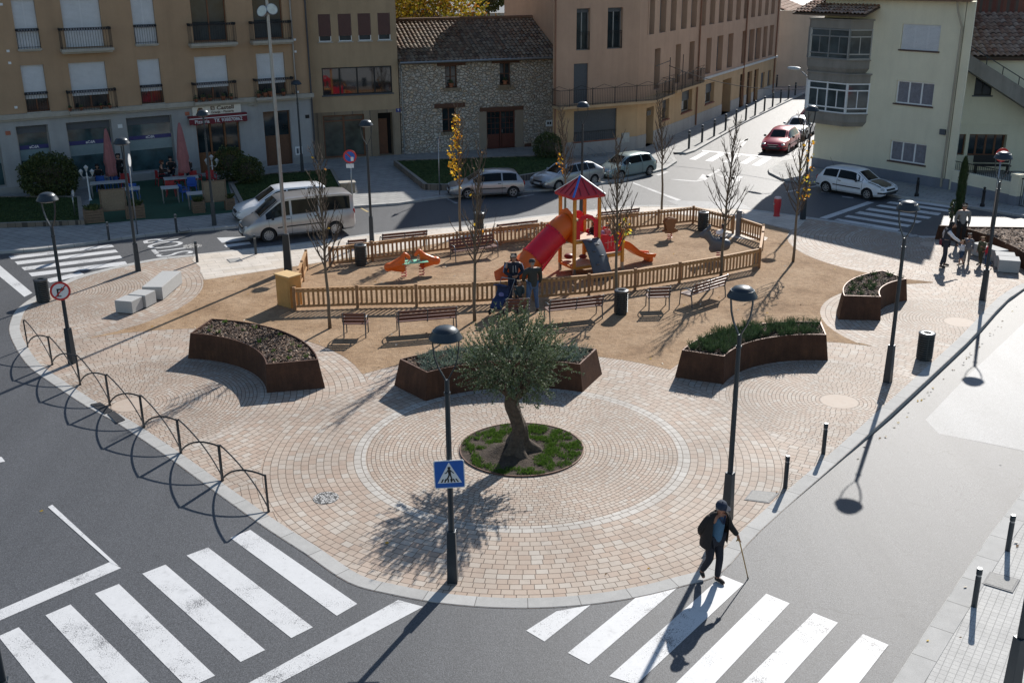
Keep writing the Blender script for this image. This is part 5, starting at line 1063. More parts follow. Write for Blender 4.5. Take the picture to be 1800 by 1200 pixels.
# ---------------------------------------------------------------- stone seats
GRA = M('pale_granite', (.40, .40, .39), .8, 0, .18, 30, .004, fine=90)
def stone(base, h, name, label, group):
    P = [G(*p) for p in base]; c = sum(P, Vector())/len(P)
    mb = MB(); mb.prism([tuple((p-c)[:2]) for p in P], .03, h, top=[tuple((p-c)[:2]) for p in P]); t = empty(name, c, 0, label, 'stone seat', group); mb.build('block', GRA, t, bevel=.012)
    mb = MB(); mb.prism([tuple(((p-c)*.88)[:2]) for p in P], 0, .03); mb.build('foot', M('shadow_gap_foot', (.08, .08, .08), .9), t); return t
def blockat(a, b, depth, h, name, label, group):     # a-b front foot edge seen in the photo, depth away from it
    A = G(*a); B = G(*b); d = (B-A).normalized(); n = Vector((-d.y, d.x, 0)); n = n if n.y > 0 else -n; c = (A+B)/2+n*depth/2
    t = empty(name, c, math.atan2(d.y, d.x), label, 'stone seat', group); L = (B-A).length
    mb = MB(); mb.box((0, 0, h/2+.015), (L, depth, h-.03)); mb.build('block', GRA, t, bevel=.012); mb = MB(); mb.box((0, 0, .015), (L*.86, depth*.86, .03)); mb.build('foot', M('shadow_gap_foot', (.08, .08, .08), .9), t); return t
def cube(c, e, w, h, label, group):
    C = G(*c); A, B = G(*e[0]), G(*e[1]); d = (B-A).normalized(); t = empty('stone_cube', C, math.atan2(d.y, d.x), label, 'stone seat', group)
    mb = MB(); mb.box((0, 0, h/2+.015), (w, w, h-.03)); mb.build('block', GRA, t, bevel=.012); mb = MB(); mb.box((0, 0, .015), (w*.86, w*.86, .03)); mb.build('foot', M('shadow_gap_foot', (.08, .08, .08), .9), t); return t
cube((228.5, 546.5), ((228, 556), (247, 546)), .66, .46, 'nearest granite cube seat, leftmost of the pale stone seats', 'granite seats at the left')
cube((252, 536.5), ((249.5, 546), (268, 536)), .66, .48, 'second granite cube seat, between the first cube and the long block', 'granite seats at the left')
A = G(286, 528); B = G(321, 498); blk = blockat((287, 528), (321, 498.5), .72, .50, 'stone_bench', 'long pale granite block seat at the left of the sand', 'granite seats at the left')
GR_ = 'granite seats at the right'
cube((1771, 476), ((1757, 479.6), (1781, 481.5)), .74, .5, 'front granite cube seat at the far right', GR_)
cube((1764, 468), ((1757, 479.6), (1781, 481.5)), .70, .5, 'rear granite cube seat at the far right', GR_)
blockat((1705, 447.5), (1750, 463), .55, .5, 'stone_bench', 'long granite block seat behind the children at the right', GR_)
# ---------------------------------------------------------------- arched railing along the west kerb
RAILM = M('railing_dark_steel', (.03, .036, .042), .45, .4, .12)
bases = [(49, 610), (92, 641), (141, 676), (193, 712), (253, 751), (318, 796), (391, 844), (472, 899)]
PB_ = [G(*b) for b in bases]; t = empty('arched_railing', PB_[0], 0, 'dark steel railing of crossing arches along the left kerb', 'railing'); o0 = PB_[0]; HR = .9
for i, p in enumerate(PB_):
    mb = MB(); q = p-o0; d = (PB_[min(i+1, 7)]-PB_[max(i-1, 0)]).normalized()
    mb.bar(q, q+Vector((0, 0, HR)), .09 if 0 < i < 7 else .05, .03, up=(-d.y, d.x, 0)); mb.build('post', RAILM, t)
for a, b in zip(PB_, PB_[1:]):
    for k, (p, q) in enumerate(((a, b), (b, a))):
        mb = MB(); off = (b-a).normalized().cross(Vector((0, 0, 1)))*(.03 if k else -.03); pts = []
        for j in range(15):
            u = j/14*PI/2; s_ = 1-math.cos(u) if False else math.sin(u); x = 1-math.cos(u)
            pts.append(p.lerp(q, math.sin(u)*.5+ (j/14)*.5)-o0+off+Vector((0, 0, HR*(math.cos(u)*.62+(1-j/14)*.38)-.005)))
        for r1, r2 in zip(pts, pts[1:]): mb.bar(r1, r2, .014, .04)
        mb.build('arch_bar', RAILM, t)
# ---------------------------------------------------------------- wooden picket fence round the playground
PIN = M('honey_pine', (.42, .235, .10), .7, 0, .3, 9, .003, fine=30); PIN2 = M('weathered_pine', (.32, .17, .075), .75, 0, .3, 9)
fn = empty('playground_fence', (0, 0, 0), 0, 'low honey-coloured wooden picket fence around the playground', 'fence')
def fence_run(pts, H=.78, first=True, posts=True):
    for i, (a, b) in enumerate(zip(pts, pts[1:])):
        d = (b-a); L = d.length; d.normalize(); n = Vector((-d.y, d.x, 0)); mb = MB(); u = Vector((0, 0, 1))
        a1 = a+d*.06; b1 = b-d*.06
        mb.bar(a1+u*.14, b1+u*.14, .035, .09); mb.bar(a1+u*(H-.1), b1+u*(H-.1), .035, .09); mb.bar(a1+u*(H-.01), b1+u*(H-.01), .10, .028)
        k = max(2, int((L-.12)/.165))
        for j in range(k):
            c = a1.lerp(b1, (j+.5)/k)+n*.03; hh = random.Random(i*50+j).uniform(-.006, .006); mb.bar(c+u*.08, c+u*(H-.03+hh), .078, .022, up=n)
        mb.build('fence_panel', PIN, fn)
    for j, p in enumerate(pts if posts else []):
        if not first and j == 0: continue
        mb = MB(); mb.bar(p, p+Vector((0, 0, H+.05)), .10); mb.build('post', PIN2, fn, bevel=.01)
def Gs(l): return [G(*p) for p in l]
fence_run(Gs([(519, 545), (629, 541), (732.5, 539), (833, 535), (938, 528), (1035, 520), (1116, 510), (1194, 497.5), (1267, 485), (1334, 471)]))
fence_run(Gs([(1334, 471), (1339, 440), (1340, 428), (1299, 413.5)]), first=False)
fence_run(Gs([(519, 545), (527, 510), (533, 495), (540, 475)]), first=False)
fence_run(Gs([(581, 469), (655, 459), (727, 450), (804, 441), (880, 431), (952, 423), (1023, 415), (1090, 407), (1157, 400), (1218, 393), (1288, 411)]))
gp = empty('gate_post', G(1297, 414), 0, 'round-topped grey metal gate post in the playground fence', 'post'); mb = MB(); mb.lathe([(.12, 0), (.12, 1.05), (.1, 1.12), (.0, 1.14)], 16); mb.build('post', M('grey_gate_post', (.16, .16, .17), .5, .4), gp, smooth=40)
mb = MB(); mb.tube([(.12, 0, .8), (.2, 0, .85), (.2, 0, 1.0), (.12, 0, 1.05)], .015, 6); mb.build('latch', GALV, gp)
# ochre utility cabinet
c4 = [G(487, 536), G(511, 543)]; d = (c4[1]-c4[0]).normalized(); cen = (c4[0]+c4[1])/2+Vector((-d.y, d.x, 0))*.28
t = empty('utility_cabinet', cen, math.atan2(d.y, d.x), 'ochre rendered utility cabinet at the left corner of the playground fence', 'utility cabinet'); w_ = (c4[1]-c4[0]).length
CAB = M('ochre_cabinet', (.50, .28, .09), .75, 0, .15, 3, .003); mb = MB(); mb.box((0, 0, .55), (w_, .52, 1.1)); mb.build('housing', CAB, t, bevel=.01); mb = MB(); mb.box((0, 0, 1.125), (w_+.08, .6, .05)); mb.build('lid', M('sandy_lid', (.60, .40, .18), .7, 0, .12), t, bevel=.01)
mb = MB(); mb.box((0, -.265, .55), (w_*.8, .012, .85)); mb.build('door', CAB, t)
# red hydrant
t = empty('fire_hydrant', G(1365, 380), .3, 'red pillar hydrant with pale flat top in the building shadow', 'hydrant'); REDP = M('hydrant_red', (.45, .02, .03), .4, 0, .12)
mb = MB(); mb.lathe([(.16, 0), (.15, .04), (.13, .08), (.145, .3), (.17, .5), (.175, .72), (.16, .84)], 20); mb.build('body', REDP, t, smooth=50); mb = MB(); mb.lathe([(.165, .84), (.165, .88), (.13, .92), (0, .93)], 20); mb.build('cap', M('pale_red_cap', (.6, .45, .45), .5), t, smooth=40)
mb = MB(); mb.M = Matrix.Translation((-.16, 0, .6)) @ Matrix.Rotation(-PI/2, 4, 'Y'); mb.lathe([(.05, 0), (.05, .05), (0, .055)], 10); mb.build('outlet', GALV, t)
# ---------------------------------------------------------------- corten planters
def corten():
    m, t, b = newmat('rusted_corten_steel', .68, .25, .3); v = coord(t); a = noi(t, v, 1.6, 6, .7); f = noi(t, v, 26, 4, .75); st_ = noi(t, coord(t, 'Object', (3, 3, .3)), 3, 5, .7)
    c = ramp(t, a, [(.25, (.055, .026, .017)), (.55, (.095, .045, .027)), (.8, (.15, .068, .035))]); c = mixc(t, .7, c, ramp(t, st_, [(.3, .6), (.65, 1.15)]), 'MULTIPLY'); c = mixc(t, .6, c, ramp(t, f, [(.3, .7), (.7, 1.25)]), 'MULTIPLY')
    t.links.new(c, b.inputs['Base Color']); bump(t, b, f, .004); return m
COR = corten(); CORE = M('corten_rim', (.12, .06, .038), .5, .3, .2)
def mulchmat():
    m, t, b = newmat('bark_mulch_bed', .9); v = coord(t); vv = t.nodes.new('ShaderNodeTexVoronoi'); vv.inputs['Scale'].default_value = 26; t.links.new(v, vv.inputs['Vector']); sx = t.nodes.new('ShaderNodeSeparateXYZ'); t.links.new(vv.outputs['Color'], sx.inputs[0])
    t.links.new(ramp(t, sx.outputs[0], [(0, (.02, .012, .008)), (.5, (.08, .045, .028)), (.85, (.19, .12, .08)), (1, (.35, .26, .19))]), b.inputs['Base Color']); bump(t, b, vv.outputs['Distance'], .03); return m
MUL = mulchmat()
CHIPS = [M('bark_chip_%s' % n, c, .85, 0, .3, 30) for n, c in (('dark', (.035, .02, .014)), ('brown', (.11, .06, .036)), ('tan', (.25, .16, .10)), ('pale', (.42, .32, .24)))]
def planter(c, ri, ro, a0, a1, h, da, label, flare=.22, n=26, mlabel=''):
    t = empty('corten_planter', (c[0], c[1], 0), 0, label, 'planter', 'curved corten steel planters')
    def ringp(r1, r2, b0, b1): return [(r2*math.cos(R(b0+(b1-b0)*i/n)), r2*math.sin(R(b0+(b1-b0)*i/n))) for i in range(n+1)]+[(r1*math.cos(R(b1+(b0-b1)*i/n)), r1*math.sin(R(b1+(b0-b1)*i/n))) for i in range(n+1)]
    lo = ringp(ri, ro+flare*.6, a0, a1); hi = ringp(ri+.05, ro, a0+da, a1-da); N = len(lo); th = .03
    def ins(pl, k): P = offset([Vector(p) for p in pl], k); return [tuple(p) for p in P]
    hin = ringp(ri+.05+th, ro-th, a0+da+.6, a1-da-.6); lin = ringp(ri+.05+th, ro-th, a0+da+.6, a1-da-.6)
    mb = MB(); vs = [(p[0], p[1], .0) for p in lo]+[(p[0], p[1], h) for p in hi]+[(p[0], p[1], h) for p in hin]+[(p[0], p[1], h-.16) for p in lin]; fs = []
    for k in range(3):
        for i in range(N): j = (i+1) % N; fs.append((k*N+i, k*N+j, (k+1)*N+j, (k+1)*N+i))
    mb.add(vs, fs, 0)
    for q in range(N): mb.m[N+q] = 1
    mb.build('steel_wall', [COR, CORE], t, recalc=False)
    md = MB(); g = MB(); nr = 10; na = 40; vs = []
    for i in range(na+1):
        for j in range(nr+1):
            a = R(a0+da+.6+(a1-a0-2*da-1.2)*i/na); r_ = ri+.08+(ro-ri-.11)*j/nr; x, y = r_*math.cos(a), r_*math.sin(a)
            edge_ = min(i, na-i, j*2, (nr-j)*2, 4)/4; vs.append((x, y, h-.11+edge_*.06+.03*noise.noise(Vector((x*3, y*3, c[0])))))
    g.add(vs, [(i*(nr+1)+j, (i+1)*(nr+1)+j, (i+1)*(nr+1)+j+1, i*(nr+1)+j+1) for i in range(na) for j in range(nr)]); o = g.build('mulch_bed', MUL, t, smooth=True)
    # loose chips
    ch = MB(); rr = random.Random(int(c[0]*31)); A = (a1-a0-2*da)/180*PI*(ri+ro)/2*(ro-ri)
    for _ in range(int(A*520)):
        a = R(rr.uniform(a0+da+1, a1-da-1)); r_ = rr.uniform(ri+.1, ro-.05); x, y = r_*math.cos(a), r_*math.sin(a); L = rr.uniform(.015, .05); w2 = L*rr.uniform(.3, .6); th_ = rr.uniform(0, PI); tx = rr.uniform(-.7, .7); z = h-.045+.03*noise.noise(Vector((x*3, y*3, c[0])))+rr.uniform(.0, .02)
        dx = Vector((math.cos(th_)*math.cos(tx), math.sin(th_)*math.cos(tx), math.sin(tx)))*L; dy = Vector((-math.sin(th_), math.cos(th_), rr.uniform(-.5, .5)))*w2; p = Vector((x, y, z))
        ch.add([p-dx-dy, p+dx-dy, p+dx+dy, p-dx+dy], [(0, 1, 2, 3)], rr.choices((0, 1, 2, 3), (4, 4, 2, 1))[0])
    o = ch.build('bark_chips', CHIPS, None, recalc=False); o.location = (c[0], c[1], 0); tag(o, 'loose bark chips covering the soil %s' % mlabel, 'bark mulch', kind='stuff')
    return t
planter(cB, 3.62, 5.1, 12, 81.5, .80, 2.2, 'curved rusted steel planter at the left filled with bark and few weeds', mlabel='of the left planter')
planter(cA, 4.02, 5.42, 64.5, 130, .80, 1.5, 'curved rusted steel planter behind the olive tree with grey-green plants', mlabel='of the planter behind the olive')
planter(cC, 3.17, 4.45, 79.5, 156, .80, 2.0, 'curved rusted steel planter right of centre full of dark green shrubs', mlabel='of the planter right of centre')
planter(cD, 2.55, 3.78, 110.5, 175, .80, 2.2, 'small curved rusted steel planter at the right with sparse tufts', mlabel='of the small right planter')
# the long far-right one, an outward curved front
cP = (G(1700, 403).x, 0); f1_ = [G2(*p) for p in ((1643, 443), (1665, 447), (1700, 447), (1740, 456), (1775, 476), (1800, 500))]; 
fr5 = [G2(1643, 420.5), G2(1662, 421.5), G2(1682, 424), G2(1710, 431.5), G2(1745, 443.5), G2(1783, 463), G2(1812, 482), G2(1860, 515), (24.0, 38.0), (26, 42.0), G2(1870, 404.5, .5), G2(1760, 403, .5), G2(1700, 402.5, .5), G2(1650, 400, .5)]
t = empty('corten_planter', (0, 0, 0), 0, 'large rusted steel planter behind the family filled with pale bark', 'planter', 'curved corten steel planters')
ce = (sum(p[0] for p in fr5)/len(fr5), sum(p[1] for p in fr5)/len(fr5)); hi5 = [(ce[0]+(p[0]-ce[0])*.97, ce[1]+(p[1]-ce[1])*.97) for p in fr5]; in5 = [(ce[0]+(p[0]-ce[0])*.955, ce[1]+(p[1]-ce[1])*.955) for p in fr5]; N = len(fr5)
mb = MB(); mb.add([(p[0], p[1], 0) for p in fr5]+[(p[0], p[1], .62) for p in hi5]+[(p[0], p[1], .62) for p in in5]+[(p[0], p[1], .45) for p in in5], [(k*N+i, k*N+(i+1) % N, (k+1)*N+(i+1) % N, (k+1)*N+i) for k in range(3) for i in range(N)]); mb.build('steel_wall', [COR], t, recalc=False)
sheet('mulch_bed', in5, .55, MUL, kind=None, parent=t)
ch = MB(); rr = random.Random(5)
def inpoly(x, y, P):
    c = False; j = len(P)-1
    for i in range(len(P)):
        if (P[i][1] > y) != (P[j][1] > y) and x < (P[j][0]-P[i][0])*(y-P[i][1])/(P[j][1]-P[i][1])+P[i][0]: c = not c
        j = i
    return c
for _ in range(9000):
    x, y = rr.uniform(15, 26), rr.uniform(36, 46)
    if not inpoly(x, y, in5): continue
    L = rr.uniform(.03, .07); a = rr.uniform(0, PI); dx = Vector((math.cos(a), math.sin(a), rr.uniform(-.5, .5)))*L; dy = Vector((-math.sin(a), math.cos(a), rr.uniform(-.5, .5)))*L*.5; p = Vector((x, y, .56+rr.uniform(0, .03)))
    ch.add([p-dx-dy, p+dx-dy, p+dx+dy, p-dx+dy], [(0, 1, 2, 3)], rr.choices((0, 1, 2, 3), (2, 4, 3, 2))[0])
tag(ch.build('bark_chips', CHIPS, None, recalc=False), 'loose pale bark covering the large far right planter', 'bark mulch', kind='stuff')
# ================================================================ TREES AND PLANTS
def foliage_mat(name, cols, rough=.55, trans=.25):
    m, t, b = newmat(name, rough, 0, .4); oi = t.nodes.new('ShaderNodeNewGeometry'); c = ramp(t, oi.outputs['Random Per Island'], [(i/(len(cols)-1), q) for i, q in enumerate(cols)])
    t.links.new(c, b.inputs['Base Color']); tr = t.nodes.new('ShaderNodeBsdfTranslucent'); t.links.new(c, tr.inputs[0]); mx = t.nodes.new('ShaderNodeMixShader'); mx.inputs[0].default_value = trans
    t.links.new(b.outputs[0], mx.inputs[1]); t.links.new(tr.outputs[0], mx.inputs[2]); t.links.new(mx.outputs[0], t.nodes['Material Output'].inputs[0]); return m
BARK = M('young_bark', (.16, .125, .085), .85, 0, .3, 14, .004); TWIG = M('twig_bark', (.10, .075, .055), .85, 0, .25, 20)
YLEAF = [foliage_mat('yellow_leaf', [(.75, .42, .02), (.85, .60, .06)], .6, .45), foliage_mat('orange_leaf', [(.6, .22, .02), (.75, .34, .03)], .6, .45), foliage_mat('lime_leaf', [(.5, .55, .05), (.6, .6, .12)], .6, .45)]
def young_tree(base, H, seed, label, leaves=0, spread=.8, side=0, start=.34, lc=(5, 2, 1), leafz=(0.3, 1)):
    rr = random.Random(seed); t = empty('young_tree', base, 0, label, 'tree', 'young bare street trees'); tr = MB(); lean = Vector((rr.uniform(-.02, .02), rr.uniform(-.02, .02), 0))
    pts = [Vector((0, 0, -.02))]+[Vector((lean.x*z*z/H*3+.015*math.sin(z*3+seed), lean.y*z*z/H*3+.015*math.cos(z*2.3+seed), z)) for z in [H*i/12 for i in range(1, 13)]]
    rad = [.062]+[.052*(1-i/12)**.75+.006 for i in range(1, 13)]; tr.tube(pts, rad, 8); tr.build('trunk', BARK, t, smooth=True)
    br = MB(); tips = []
    def trunkp(z): i = min(11, int(z/H*12)); return pts[i+1].lerp(pts[min(i+2, 12)], 0) if i+2 <= 12 else pts[12]
    n = 36
    for i in range(n):
        f = start+(1-start)*(i/n)**1.05; z = H*f; a = i*2.4+rr.uniform(-.5, .5); L = (1.5-.95*(f-start)/(1-start))*spread*rr.uniform(.7, 1.25); p = trunkp(z).copy(); p.z = z; out = .75 if f < .6 else .5
        P = [p]; d = Vector((math.cos(a)*out, math.sin(a)*out, .75)).normalized(); st = L/6
        for k in range(6): d = (d+Vector((rr.uniform(-.13, .13), rr.uniform(-.13, .13), .13+rr.uniform(0, .12)))).normalized(); p = p+d*st; P.append(p)
        br.tube(P, [.023*(1-.11*j)*(1.15-f*.5) for j in range(7)], 5, cap=False); tips.append(P)
        for k in range(rr.randint(5, 9)):
            j = rr.randint(1, 5); q = P[j]; dd = (P[j+1]-P[j]).normalized()+Vector((rr.uniform(-.8, .8), rr.uniform(-.8, .8), rr.uniform(-.1, .5))); dd.normalize(); l2 = L*rr.uniform(.12, .36); e = q+dd*l2*.5; e2 = e+(dd+Vector((0, 0, .5))).normalized()*l2*.5
            br.tube([q, e, e2], [.010, .008, .005], 3, cap=False); tips.append([q, e, e2])
    br.build('branches', TWIG, t, recalc=False)
    if leaves:
        lf = MB(); k = 0; tries = 0
        while k < leaves and tries < leaves*60:
            tries += 1; P = rr.choice(tips); q = P[-1].lerp(P[-2], rr.random()) if rr.random() < .6 else rr.choice(P)
            if side and q.x*side < rr.uniform(-.15, .3): continue
            if not (leafz[0]*H < q.z < leafz[1]*H): continue
            s_ = rr.uniform(.045, .085); d = Vector((rr.uniform(-1, 1), rr.uniform(-1, 1), rr.uniform(-.9, .3))).normalized(); w_ = d.orthogonal().normalized(); w_.rotate(Matrix.Rotation(rr.uniform(0, PI), 3, d)); c = q+d*s_
            lf.add([q, c+w_*s_*.7, q+d*2*s_, c-w_*s_*.7], [(0, 1, 2, 3)], rr.choices((0, 1, 2), lc)[0]); k += 1
        lf.build('leaves', YLEAF, t, recalc=False)
    return t
TL = [((580, 577), (570, 275), 1, 3, .95, 0, 'bare young tree nearest the left end of the front fence', {}),
    ((834.5, 564), (845, 262), 2, 6, .9, 0, 'bare young tree just left of the two men at the fence', {}),
    ((809, 413), (803, 195), 3, 320, .75, -1, 'slim tree with bright yellow leaves left of the play tower', dict(lc=(8, 2, 0), start=.4, leafz=(.38, .97))),
    ((1082, 534), (1085, 250), 4, 36, .95, 1, 'bare young tree behind the middle litter bin with few yellow leaves', dict(lc=(3, 2, 2), leafz=(.3, .55))),
    ((1163, 372), (1165, 178), 5, 0, .8, 0, 'bare young tree by the kerb right of the pale hatchback', dict(start=.42)),
    ((994, 380), (992, 192), 6, 26, .8, -1, 'bare tree with a few orange leaves directly behind the play tower', dict(lc=(1, 5, 0), leafz=(.3, .6))),
    ((1267, 488), (1285, 215), 7, 0, .95, 0, 'bare young tree at the right part of the front fence', {}),
    ((1394, 460), (1415, 215), 8, 80, .95, 1, 'bare young tree on the sand edge near the hydrant with small yellow leaves', dict(lc=(4, 3, 1)))]
for b, tp, sd_, lv, sp, side, lb, kw in TL: c = G(*b); young_tree(c, ZA(c, *tp), sd_*11, lb, lv, sp, side, **kw)
# ---------------------------------------------------------------- olive tree
OLV = foliage_mat('olive_leaf', [(.03, .055, .016), (.075, .115, .045), (.13, .175, .085), (.25, .29, .20), (.10, .16, .05)])
ob = G(908, 797); ot = empty('olive_tree', ob, 0, 'old olive tree with gnarled trunk and dense grey-green crown in a round bed', 'tree'); OB = M('olive_bark', (.085, .062, .045), .95, 0, .55, 7, .035, fine=16)
mb = MB(); rr = random.Random(3); n = 26; prof = [(0, .47, .02, 0), (.12, .41, .02, 0), (.25, .31, .03, 0), (.4, .24, .04, 0), (.55, .195, .08, 0), (.7, .175, .08, 0), (.85, .16, .04, 0), (1.0, .17, -.02, 0), (1.15, .185, -.07, 0), (1.3, .17, -.10, 0), (1.5, .15, -.11, 0), (1.7, .10, -.12, 0)]; vs = []
for (z, r_, ox, oy) in prof:
    for j in range(n): a = 2*PI*j/n; k = r_*(1+.30*max(0, 1-z*1.6)*math.sin(a*5+1+z)+.16*math.sin(a*3+z*4)+.13*math.sin(a*7-z*6)+.3*noise.noise(Vector((math.cos(a)*2, math.sin(a)*2, z*3)))); vs.append((ox+k*math.cos(a), oy+k*math.sin(a), z))
mb.add(vs, [(i*n+j, i*n+(j+1) % n, (i+1)*n+(j+1) % n, (i+1)*n+j) for i in range(len(prof)-1) for j in range(n)]+[tuple(range((len(prof)-1)*n, len(prof)*n))]); tk = mb.build('trunk', OB, ot, smooth=True)
sb = tk.modifiers.new('s', 'SUBSURF'); sb.levels = 1; sb.render_levels = 1
lim = MB(); shoots = []; cc = Vector((-.02, 0, 2.45))
for i in range(11):
    a = i*2.4; P = [Vector((-.06+.08*math.cos(a), .08*math.sin(a), 1.45))]; d = Vector((math.cos(a)*.8, math.sin(a)*.8, .55+.5*(i % 3)/2)).normalized()
    for k in range(5): d = (d+Vector((rr.uniform(-.25, .25), rr.uniform(-.25, .25), rr.uniform(-.05, .25)))).normalized(); P.append(P[-1]+d*.2)
    lim.tube(P, [.07, .055, .042, .03, .02, .012], 6); shoots += P[2:]
lim.build('limbs', OB, ot, smooth=True); lf = MB(); tw = MB()
for i in range(720):
    u = rr.uniform(-1, 1); th = rr.uniform(0, 2*PI); s_ = math.sqrt(1-u*u); dirn = Vector((s_*math.cos(th), s_*math.sin(th), u)); rad = rr.uniform(.2, 1.12)**.6
    ex = Vector((1.24, 1.15, .84 if u < 0 else .88)); lump = 1+.42*noise.noise(dirn*2.1+Vector((5, 1, 2))); p = cc+Vector((dirn.x*ex.x, dirn.y*ex.y, dirn.z*ex.z))*rad*lump*.86
    d = (dirn*.9+Vector((rr.uniform(-.5, .5), rr.uniform(-.5, .5), .55 if u > -.3 else -.05))).normalized(); L = rr.uniform(.22, .5)*(1.2 if u > .3 else 1); q = p; P = [p]
    for k in range(4): d = (d+Vector((rr.uniform(-.15, .15), rr.uniform(-.15, .15), .08))).normalized(); q = q+d*L/4; P.append(q)
    tw.tube(P, [.006, .005, .004, .003, .002], 3, cap=False)
    for k in range(38):
        t_ = rr.random()*3.999; j = int(t_); b = P[j].lerp(P[j+1], t_-j); e = (d*.7+Vector((rr.uniform(-1, 1), rr.uniform(-1, 1), rr.uniform(-.7, .9)))).normalized(); l = rr.uniform(.042, .07); w_ = e.orthogonal().normalized(); w_.rotate(Matrix.Rotation(rr.uniform(0, PI), 3, e)); w_ *= l*.2
        lf.add([b, b+e*l*.5+w_, b+e*l, b+e*l*.5-w_], [(0, 1, 2, 3)])
tw.build('twigs', TWIG, ot, recalc=False); lf.build('crown', OLV, ot, recalc=False)
# round bed
bed = empty('tree_bed', (cA[0], cA[1], 0), 0, 'round soil bed with thin steel edge around the olive trunk', 'tree bed')
mb = MB(); mb.lathe([(1.50, .002), (1.50, .035), (1.53, .035), (1.53, .002)], 64); mb.f = [f for f in mb.f if len(f) == 4]; mb.m = mb.m[:len(mb.f)]; mb.build('steel_edge', CORE, bed)
m, t_, b_ = newmat('dark_garden_soil', .95); v = coord(t_); c = ramp(t_, noi(t_, v, 9, 6, .75), [(.3, (.028, .019, .013)), (.6, (.07, .048, .032)), (.75, (.13, .095, .065))]); t_.links.new(c, b_.inputs['Base Color']); bump(t_, b_, noi(t_, v, 14, 5, .7), .05); SOIL = m
vs = []; nr, na = 14, 56
for i in range(nr+1):
    for j in range(na): r_ = 1.5*i/nr; a = 2*PI*j/na; x, y = r_*math.cos(a), r_*math.sin(a); hh = .02+.16*math.exp(-((x+.25)**2+(y+.35)**2)/.22)+.12*math.exp(-((x+.5)**2+(y+.2)**2)/.08)+.06*noise.noise(Vector((x*3, y*3, 1)))*(1-i/nr); vs.append((x, y, hh))
mb = MB(); mb.add(vs, [(i*na+j, i*na+(j+1) % na, (i+1)*na+(j+1) % na, (i+1)*na+j) for i in range(nr) for j in range(na)]); mb.build('soil', SOIL, bed, smooth=True)
GRS = foliage_mat('bed_grass_blade', [(.05, .11, .015), (.09, .17, .025), (.14, .22, .04)], .6, .3)
def blades(mb, c, n, h, sp, rr, w=.008, lean=.5):
    for _ in range(n):
        a = rr.uniform(0, 2*PI); r_ = sp*math.sqrt(rr.random()); p = Vector((c[0]+r_*math.cos(a), c[1]+r_*math.sin(a), c[2])); d = Vector((rr.uniform(-lean, lean), rr.uniform(-lean, lean), 1)).normalized()*h*rr.uniform(.6, 1.2); wv = Vector((math.cos(a+1), math.sin(a+1), 0))*w; d2 = d+Vector((d.x, d.y, -.3*d.z))*.6
        mb.add([p-wv, p+wv, p+d*.6+wv*.7, p+d2*.8], [(0, 1, 2, 3)])
gb_ = MB(); rr = random.Random(8)
for i in range(540):
    a = rr.uniform(0, 2*PI); r_ = rr.uniform(.62, 1.45); x, y = r_*math.cos(a), r_*math.sin(a)
    if noise.noise(Vector((x*2.2, y*2.2, 3))) < -.25 or (x < .3 and y < 0 and r_ < 1.15): continue
    blades(gb_, (cA[0]+x, cA[1]+y, .02), 30, .08, .09, rr, .006)
tag(gb_.build('bed_grass', GRS, None, recalc=False), 'short bright grass growing around the olive trunk', 'grass', kind='stuff')
# ---------------------------------------------------------------- planter shrubs
ROS = foliage_mat('rosemary_leaf', [(.025, .055, .018), (.045, .085, .03), (.08, .13, .05), (.05, .07, .035)], .6, .2)
SAN = foliage_mat('silver_green_leaf', [(.10, .14, .10), (.17, .22, .17), (.25, .30, .25), (.07, .11, .06)], .7, .2)
def shrub(name, mat, seed, h, sp, n, style):
    rr = random.Random(seed); mb = MB()
    for i in range(n):
        a = rr.uniform(0, 2*PI); r_ = sp*math.sqrt(rr.random()); p = Vector((r_*math.cos(a)*.4, r_*math.sin(a)*.4, 0)); d = Vector((r_*math.cos(a)*(1.1 if style else .8), r_*math.sin(a)*(1.1 if style else .8), h*rr.uniform(.6, 1.15))); L = d.length; dn = d.normalized()
        for k in range(12):
            q = p+d*(k/12)**.9*1.0; e = (dn*.8+Vector((rr.uniform(-1, 1), rr.uniform(-1, 1), rr.uniform(-.2, .8)))).normalized(); l = .045 if not style else .038; w_ = e.orthogonal().normalized()*(.007 if not style else .011); mb.add([q, q+e*l*.5+w_, q+e*l, q+e*l*.5-w_], [(0, 1, 2, 3)])
    o = mb.build(name, mat, None, recalc=False); return o
def scatter(c, ri, ro, a0, a1, protos, spots, z, labels, cat, group):
    used = set()
    for i, (a, r_, s) in enumerate(spots):
        pr = protos[i % len(protos)]; o = pr if pr.name not in used and not pr.get('label') else pr.copy()
        if o is not pr: COL.objects.link(o)
        used.add(pr.name); o.location = (c[0]+r_*math.cos(R(a)), c[1]+r_*math.sin(R(a)), z); o.rotation_euler = (0, 0, i*1.7); o.scale = (s, s, s*(.85+.3*((i*7) % 5)/5)); tag(o, labels, cat, group)
rr = random.Random(12)
def grid_spots(a0, a1, ri, ro, na, nr, skip=0):
    out = []
    for i in range(na):
        for j in range(nr):
            if rr.random() < skip: continue
            out.append((a0+(a1-a0)*(i+.5+rr.uniform(-.3, .3))/na, ri+(ro-ri)*(j+.5+rr.uniform(-.25, .25))/nr, rr.uniform(.8, 1.25)))
    return out
scatter(cC, 0, 0, 0, 0, [shrub('rosemary_shrub', ROS, i, .26, .17, 42, 0) for i in range(3)], grid_spots(84, 152, 3.3, 4.35, 19, 4, .08), .73, 'dark green rosemary tuft in the planter right of centre', 'shrub', 'rosemary tufts in the planter right of centre')
